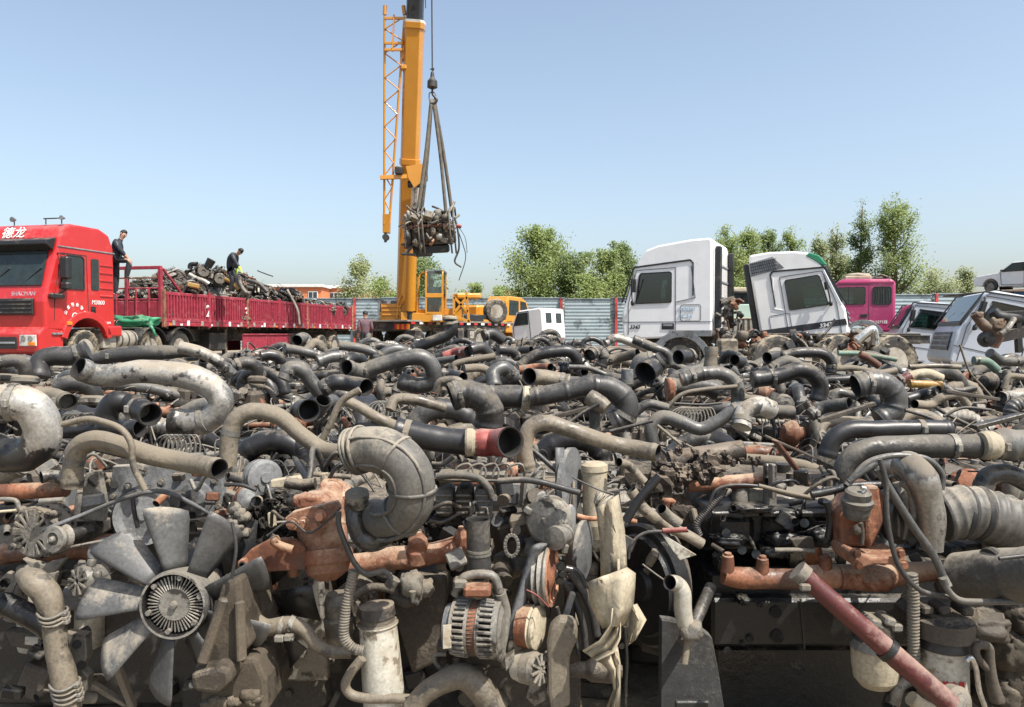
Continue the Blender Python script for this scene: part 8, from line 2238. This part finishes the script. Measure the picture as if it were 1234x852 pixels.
def person(label, loc, rz, J, top, trousers, gloves=None, group=None, sc=1.0, fat=1.25):
    """J: joints in local metres, figure faces +x, z up, origin at the feet.
       keys: pelvis chest neck head, sh/el/wr L R, hip/kn/an/toe L R"""
    t = thing('person', label, 'person', loc, rz, group); t.scale = (sc, sc, sc)
    v = []; e = []; r = []; idx = {}
    def add(k, p, rad, par=None):
        if not k[0] in 'fghtu' or k[:2] in ('he',): rad = tuple(q*(fat if 'head' not in k else 1.08) for q in rad) if isinstance(rad, tuple) else rad*(fat if 'head' not in k and 'neck' not in k else 1.08)
        idx[k] = len(v); v.append(tuple(p)); r.append(rad)
        if par is not None: e.append((idx[par], idx[k]))
    J = {k: V(p) for k, p in J.items()}
    add('pelvis', J['pelvis'], (.135, .115)); mid_ = J['pelvis'].lerp(J['chest'], .5)
    add('belly', mid_, (.125, .105), 'pelvis'); add('chest', J['chest'], (.150, .12), 'belly')
    add('neckb', J['chest'].lerp(J['neck'], .6), .085, 'chest'); add('neck', J['neck'], .052, 'neckb')
    hd = J['head']; add('headb', J['neck'].lerp(hd, .45), .065, 'neck'); add('head', hd, (.083, .095), 'headb'); add('headt', hd+(hd-J['neck']).normalized()*.075, .062, 'head')
    for s in ('L', 'R'):
        add('sh'+s, J['sh'+s], .062, 'chest'); add('el'+s, J['el'+s], .045, 'sh'+s); add('wr'+s, J['wr'+s], .030, 'el'+s)
        d = (J['wr'+s]-J['el'+s]).normalized(); u, w = ortho(d)
        pm = J['wr'+s]+d*.06+w*.01; add('pm'+s, pm, (.036, .022), 'wr'+s)
        for i, (o_, L) in enumerate(((-.028, .07), (-.010, .082), (.010, .078), (.027, .062))):
            add('f%d%s' % (i, s), pm+u*o_+d*.045, .010, 'pm'+s); add('g%d%s' % (i, s), pm+u*o_*1.1+d*(.045+L*.5)+w*.012, .009, 'f%d%s' % (i, s)); add('h%d%s' % (i, s), pm+u*o_*1.1+d*(.04+L*.8)+w*.035, .007, 'g%d%s' % (i, s))
        add('t'+s, pm-u*.045-d*.01, .012, 'pm'+s); add('u'+s, pm-u*.06+d*.035+w*.012, .009, 't'+s)
        add('hp'+s, J['hp'+s], .095, 'pelvis'); add('kn'+s, J['kn'+s], .062, 'hp'+s); add('an'+s, J['an'+s], .042, 'kn'+s)
        td = V((math.cos(J.get('toeyaw', V((0, 0, 0))).x), 0, 0)); add('he'+s, J['an'+s]+V((-.02, 0, -.05)), .040, 'an'+s); add('to'+s, J['an'+s]+V((.16, .01 if s == 'L' else -.01, -.07)), (.040, .028), 'he'+s)
    segs = [('hand', [(J['wr'+s]+(J['wr'+s]-J['el'+s]).normalized()*.01, J['wr'+s]+(J['wr'+s]-J['el'+s]).normalized()*.2) for s in 'LR'])]
    def near(c, a, b):
        ab = b-a; tt = max(0, min(1, (c-a).dot(ab)/max(1e-9, ab.length_squared))); return (c-(a+ab*tt)).length
    def mf(c):
        if near(c, J['neck'], hd+V((0, 0, .12))) < .12 and (c-J['neck']).dot((hd-J['neck']).normalized()) > -.01: return 0
        for a, b in segs[0][1]:
            if near(c, a, b) < .085: return 3 if gloves else 0
        dl = min(near(c, J['hp'+s], J['kn'+s]) for s in 'LR'); dk = min(near(c, J['kn'+s], J['an'+s]) for s in 'LR')
        dt = near(c, J['pelvis'].lerp(J['chest'], .25), J['chest']); da = min(min(near(c, J['sh'+s], J['el'+s]), near(c, J['el'+s], J['wr'+s])) for s in 'LR')
        df = min(near(c, J['an'+s]+V((0, 0, -.06)), J['an'+s]+V((.17, 0, -.07))) for s in 'LR')
        if df < .05: return 4
        return 2 if min(dl, dk)*1.15 < min(dt, da) else 1
    me = skin_mesh('body', v, e, r, [SKIN, top, trousers, gloves or SKIN, SHOE], mf)
    o = bpy.data.objects.new('body', me); COL.objects.link(o); o.parent = t
    # hair and face
    up = (hd-J['neck']).normalized(); f = V(J.get('look', V((1, 0, 0)))).normalized(); f = (f-up*f.dot(up)).normalized(); sd_ = up.cross(f)
    mb = MB(); n = 14; vs = []; fs = []
    c = hd+up*.022-f*.012
    for i in range(n+1):
        th = R(102)*i/n
        for j in range(20):
            ph = 2*PI*j/20; q = up*math.cos(th)*.112+(f*math.cos(ph)*.100+sd_*math.sin(ph)*.094)*math.sin(th)
            k = 1+.05*noise.noise(q*40)
            if math.cos(ph) > .35 and th > R(55): k *= .80
            vs.append(c+q*k)
    for i in range(n):
        for j in range(20): a = i*20+j; b = i*20+(j+1) % 20; fs.append((a, a+20, b+20, b))
    mb.add(vs, fs, HAIR, True); mb.build('hair', t)
    mb = MB(); mb.lump(hd+f*.098-up*.015, (.016, .016, .022), SKIN, 1, .05, 6)
    for s in (-1, 1):
        mb.lump(hd+f*.082+sd_*s*.032+up*.012, (.010, .010, .006), HAIR, 2, .05, 5); mb.lump(hd+sd_*s*.092-up*.0, (.016, .012, .026), SKIN, 3, .05, 6)
    mb.box(hd+f*.088-up*.045, (.012, .034, .006), REDP, .002, V((0, 0, math.atan2(f.y, f.x)))); mb.build('face', t)
    return t
# man stepping up onto the trailer front: seen from behind-left, facing right/away (local +x = to the right of the picture)
Jm = dict(pelvis=(.0, 0, .98), chest=(.02, 0, 1.32), neck=(.12, 0, 1.52), head=(.19, 0, 1.65),
          shL=(-.03, .19, 1.42), elL=(-.14, .26, 1.16), wrL=(-.22, .22, 1.00), shR=(.02, -.18, 1.42), elR=(.17, -.24, 1.18), wrR=(.30, -.18, 1.02),
          hpL=(-.04, .10, .93), knL=(-.05, .12, .50), anL=(-.06, .12, .09), hpR=(.08, -.10, .93), knR=(.38, -.14, .92), anR=(.30, -.14, .50), look=(1, -.5, .0))
footz = px(140, 354, 21.9).z
pm = px(140, 354, 21.9)
person('man in dark navy jacket standing with one foot up on the trailer bulkhead', (pm.x+.02, 21.9, footz), R(12), Jm, NAVY, TROU, sc=1.03, fat=1.6)
# man stooping on the heap
Js = dict(pelvis=(-.10, 0, .86), chest=(.06, 0, 1.18), neck=(.21, 0, 1.32), head=(.32, 0, 1.40),
          shL=(.05, .19, 1.29), elL=(-.02, .27, 1.02), wrL=(-.02, .30, .80), shR=(.13, -.18, 1.29), elR=(.30, -.24, 1.05), wrR=(.46, -.22, .82),
          hpL=(-.08, .10, .82), knL=(.08, .13, .46), anL=(-.08, .13, .09), hpR=(-.04, -.10, .82), knR=(.14, -.13, .46), anR=(.0, -.13, .09), look=(1, -.3, -.5))
ps = px(286, 318, 26.2)
person('man in dark blue top and lime gloves stooping on the scrap heap of the trailer', (ps.x, 25.7, ps.z-1.05), R(-15), Js, NAVY, TROU, GLOVE, sc=1.0, fat=1.5)
# man in plum shirt walking behind the trailer
Jw = dict(pelvis=(0, 0, .95), chest=(.0, 0, 1.30), neck=(.01, 0, 1.50), head=(.02, 0, 1.64),
          shL=(0, .19, 1.41), elL=(-.06, .24, 1.13), wrL=(.05, .24, .90), shR=(0, -.19, 1.41), elR=(-.03, -.25, 1.13), wrR=(.12, -.23, .92),
          hpL=(0, .10, .90), knL=(.06, .11, .48), anL=(-.04, .11, .09), hpR=(0, -.10, .90), knR=(-.02, -.11, .48), anR=(-.14, -.11, .09), look=(1, .4, 0))
pw = px(440, 374, 27.5)
person('man in plum long sleeved shirt walking between the trailer tail and the crane', (pw.x, 27.5, pw.z-1.76), R(100), Jw, PLUM, TROU, sc=.99)
# crane operator seated in the cab
Jo = dict(pelvis=(0, 0, .50), chest=(-.02, 0, .86), neck=(.02, 0, 1.05), head=(.05, 0, 1.18),
          shL=(0, .18, .96), elL=(.12, .24, .72), wrL=(.34, .20, .70), shR=(0, -.18, .96), elR=(.12, -.24, .72), wrR=(.34, -.20, .70),
          hpL=(.04, .10, .48), knL=(.42, .13, .50), anL=(.46, .13, .10), hpR=(.04, -.10, .48), knR=(.42, -.13, .50), anR=(.46, -.13, .10), look=(1, 0, 0))
po_ = px(520, 379, 29.6)
person('crane operator in pale blue shirt seated behind the glass of the yellow crane cab', (po_.x, 29.75, po_.z+.06), R(-90), Jo, TEAL, TROU, sc=1.0)
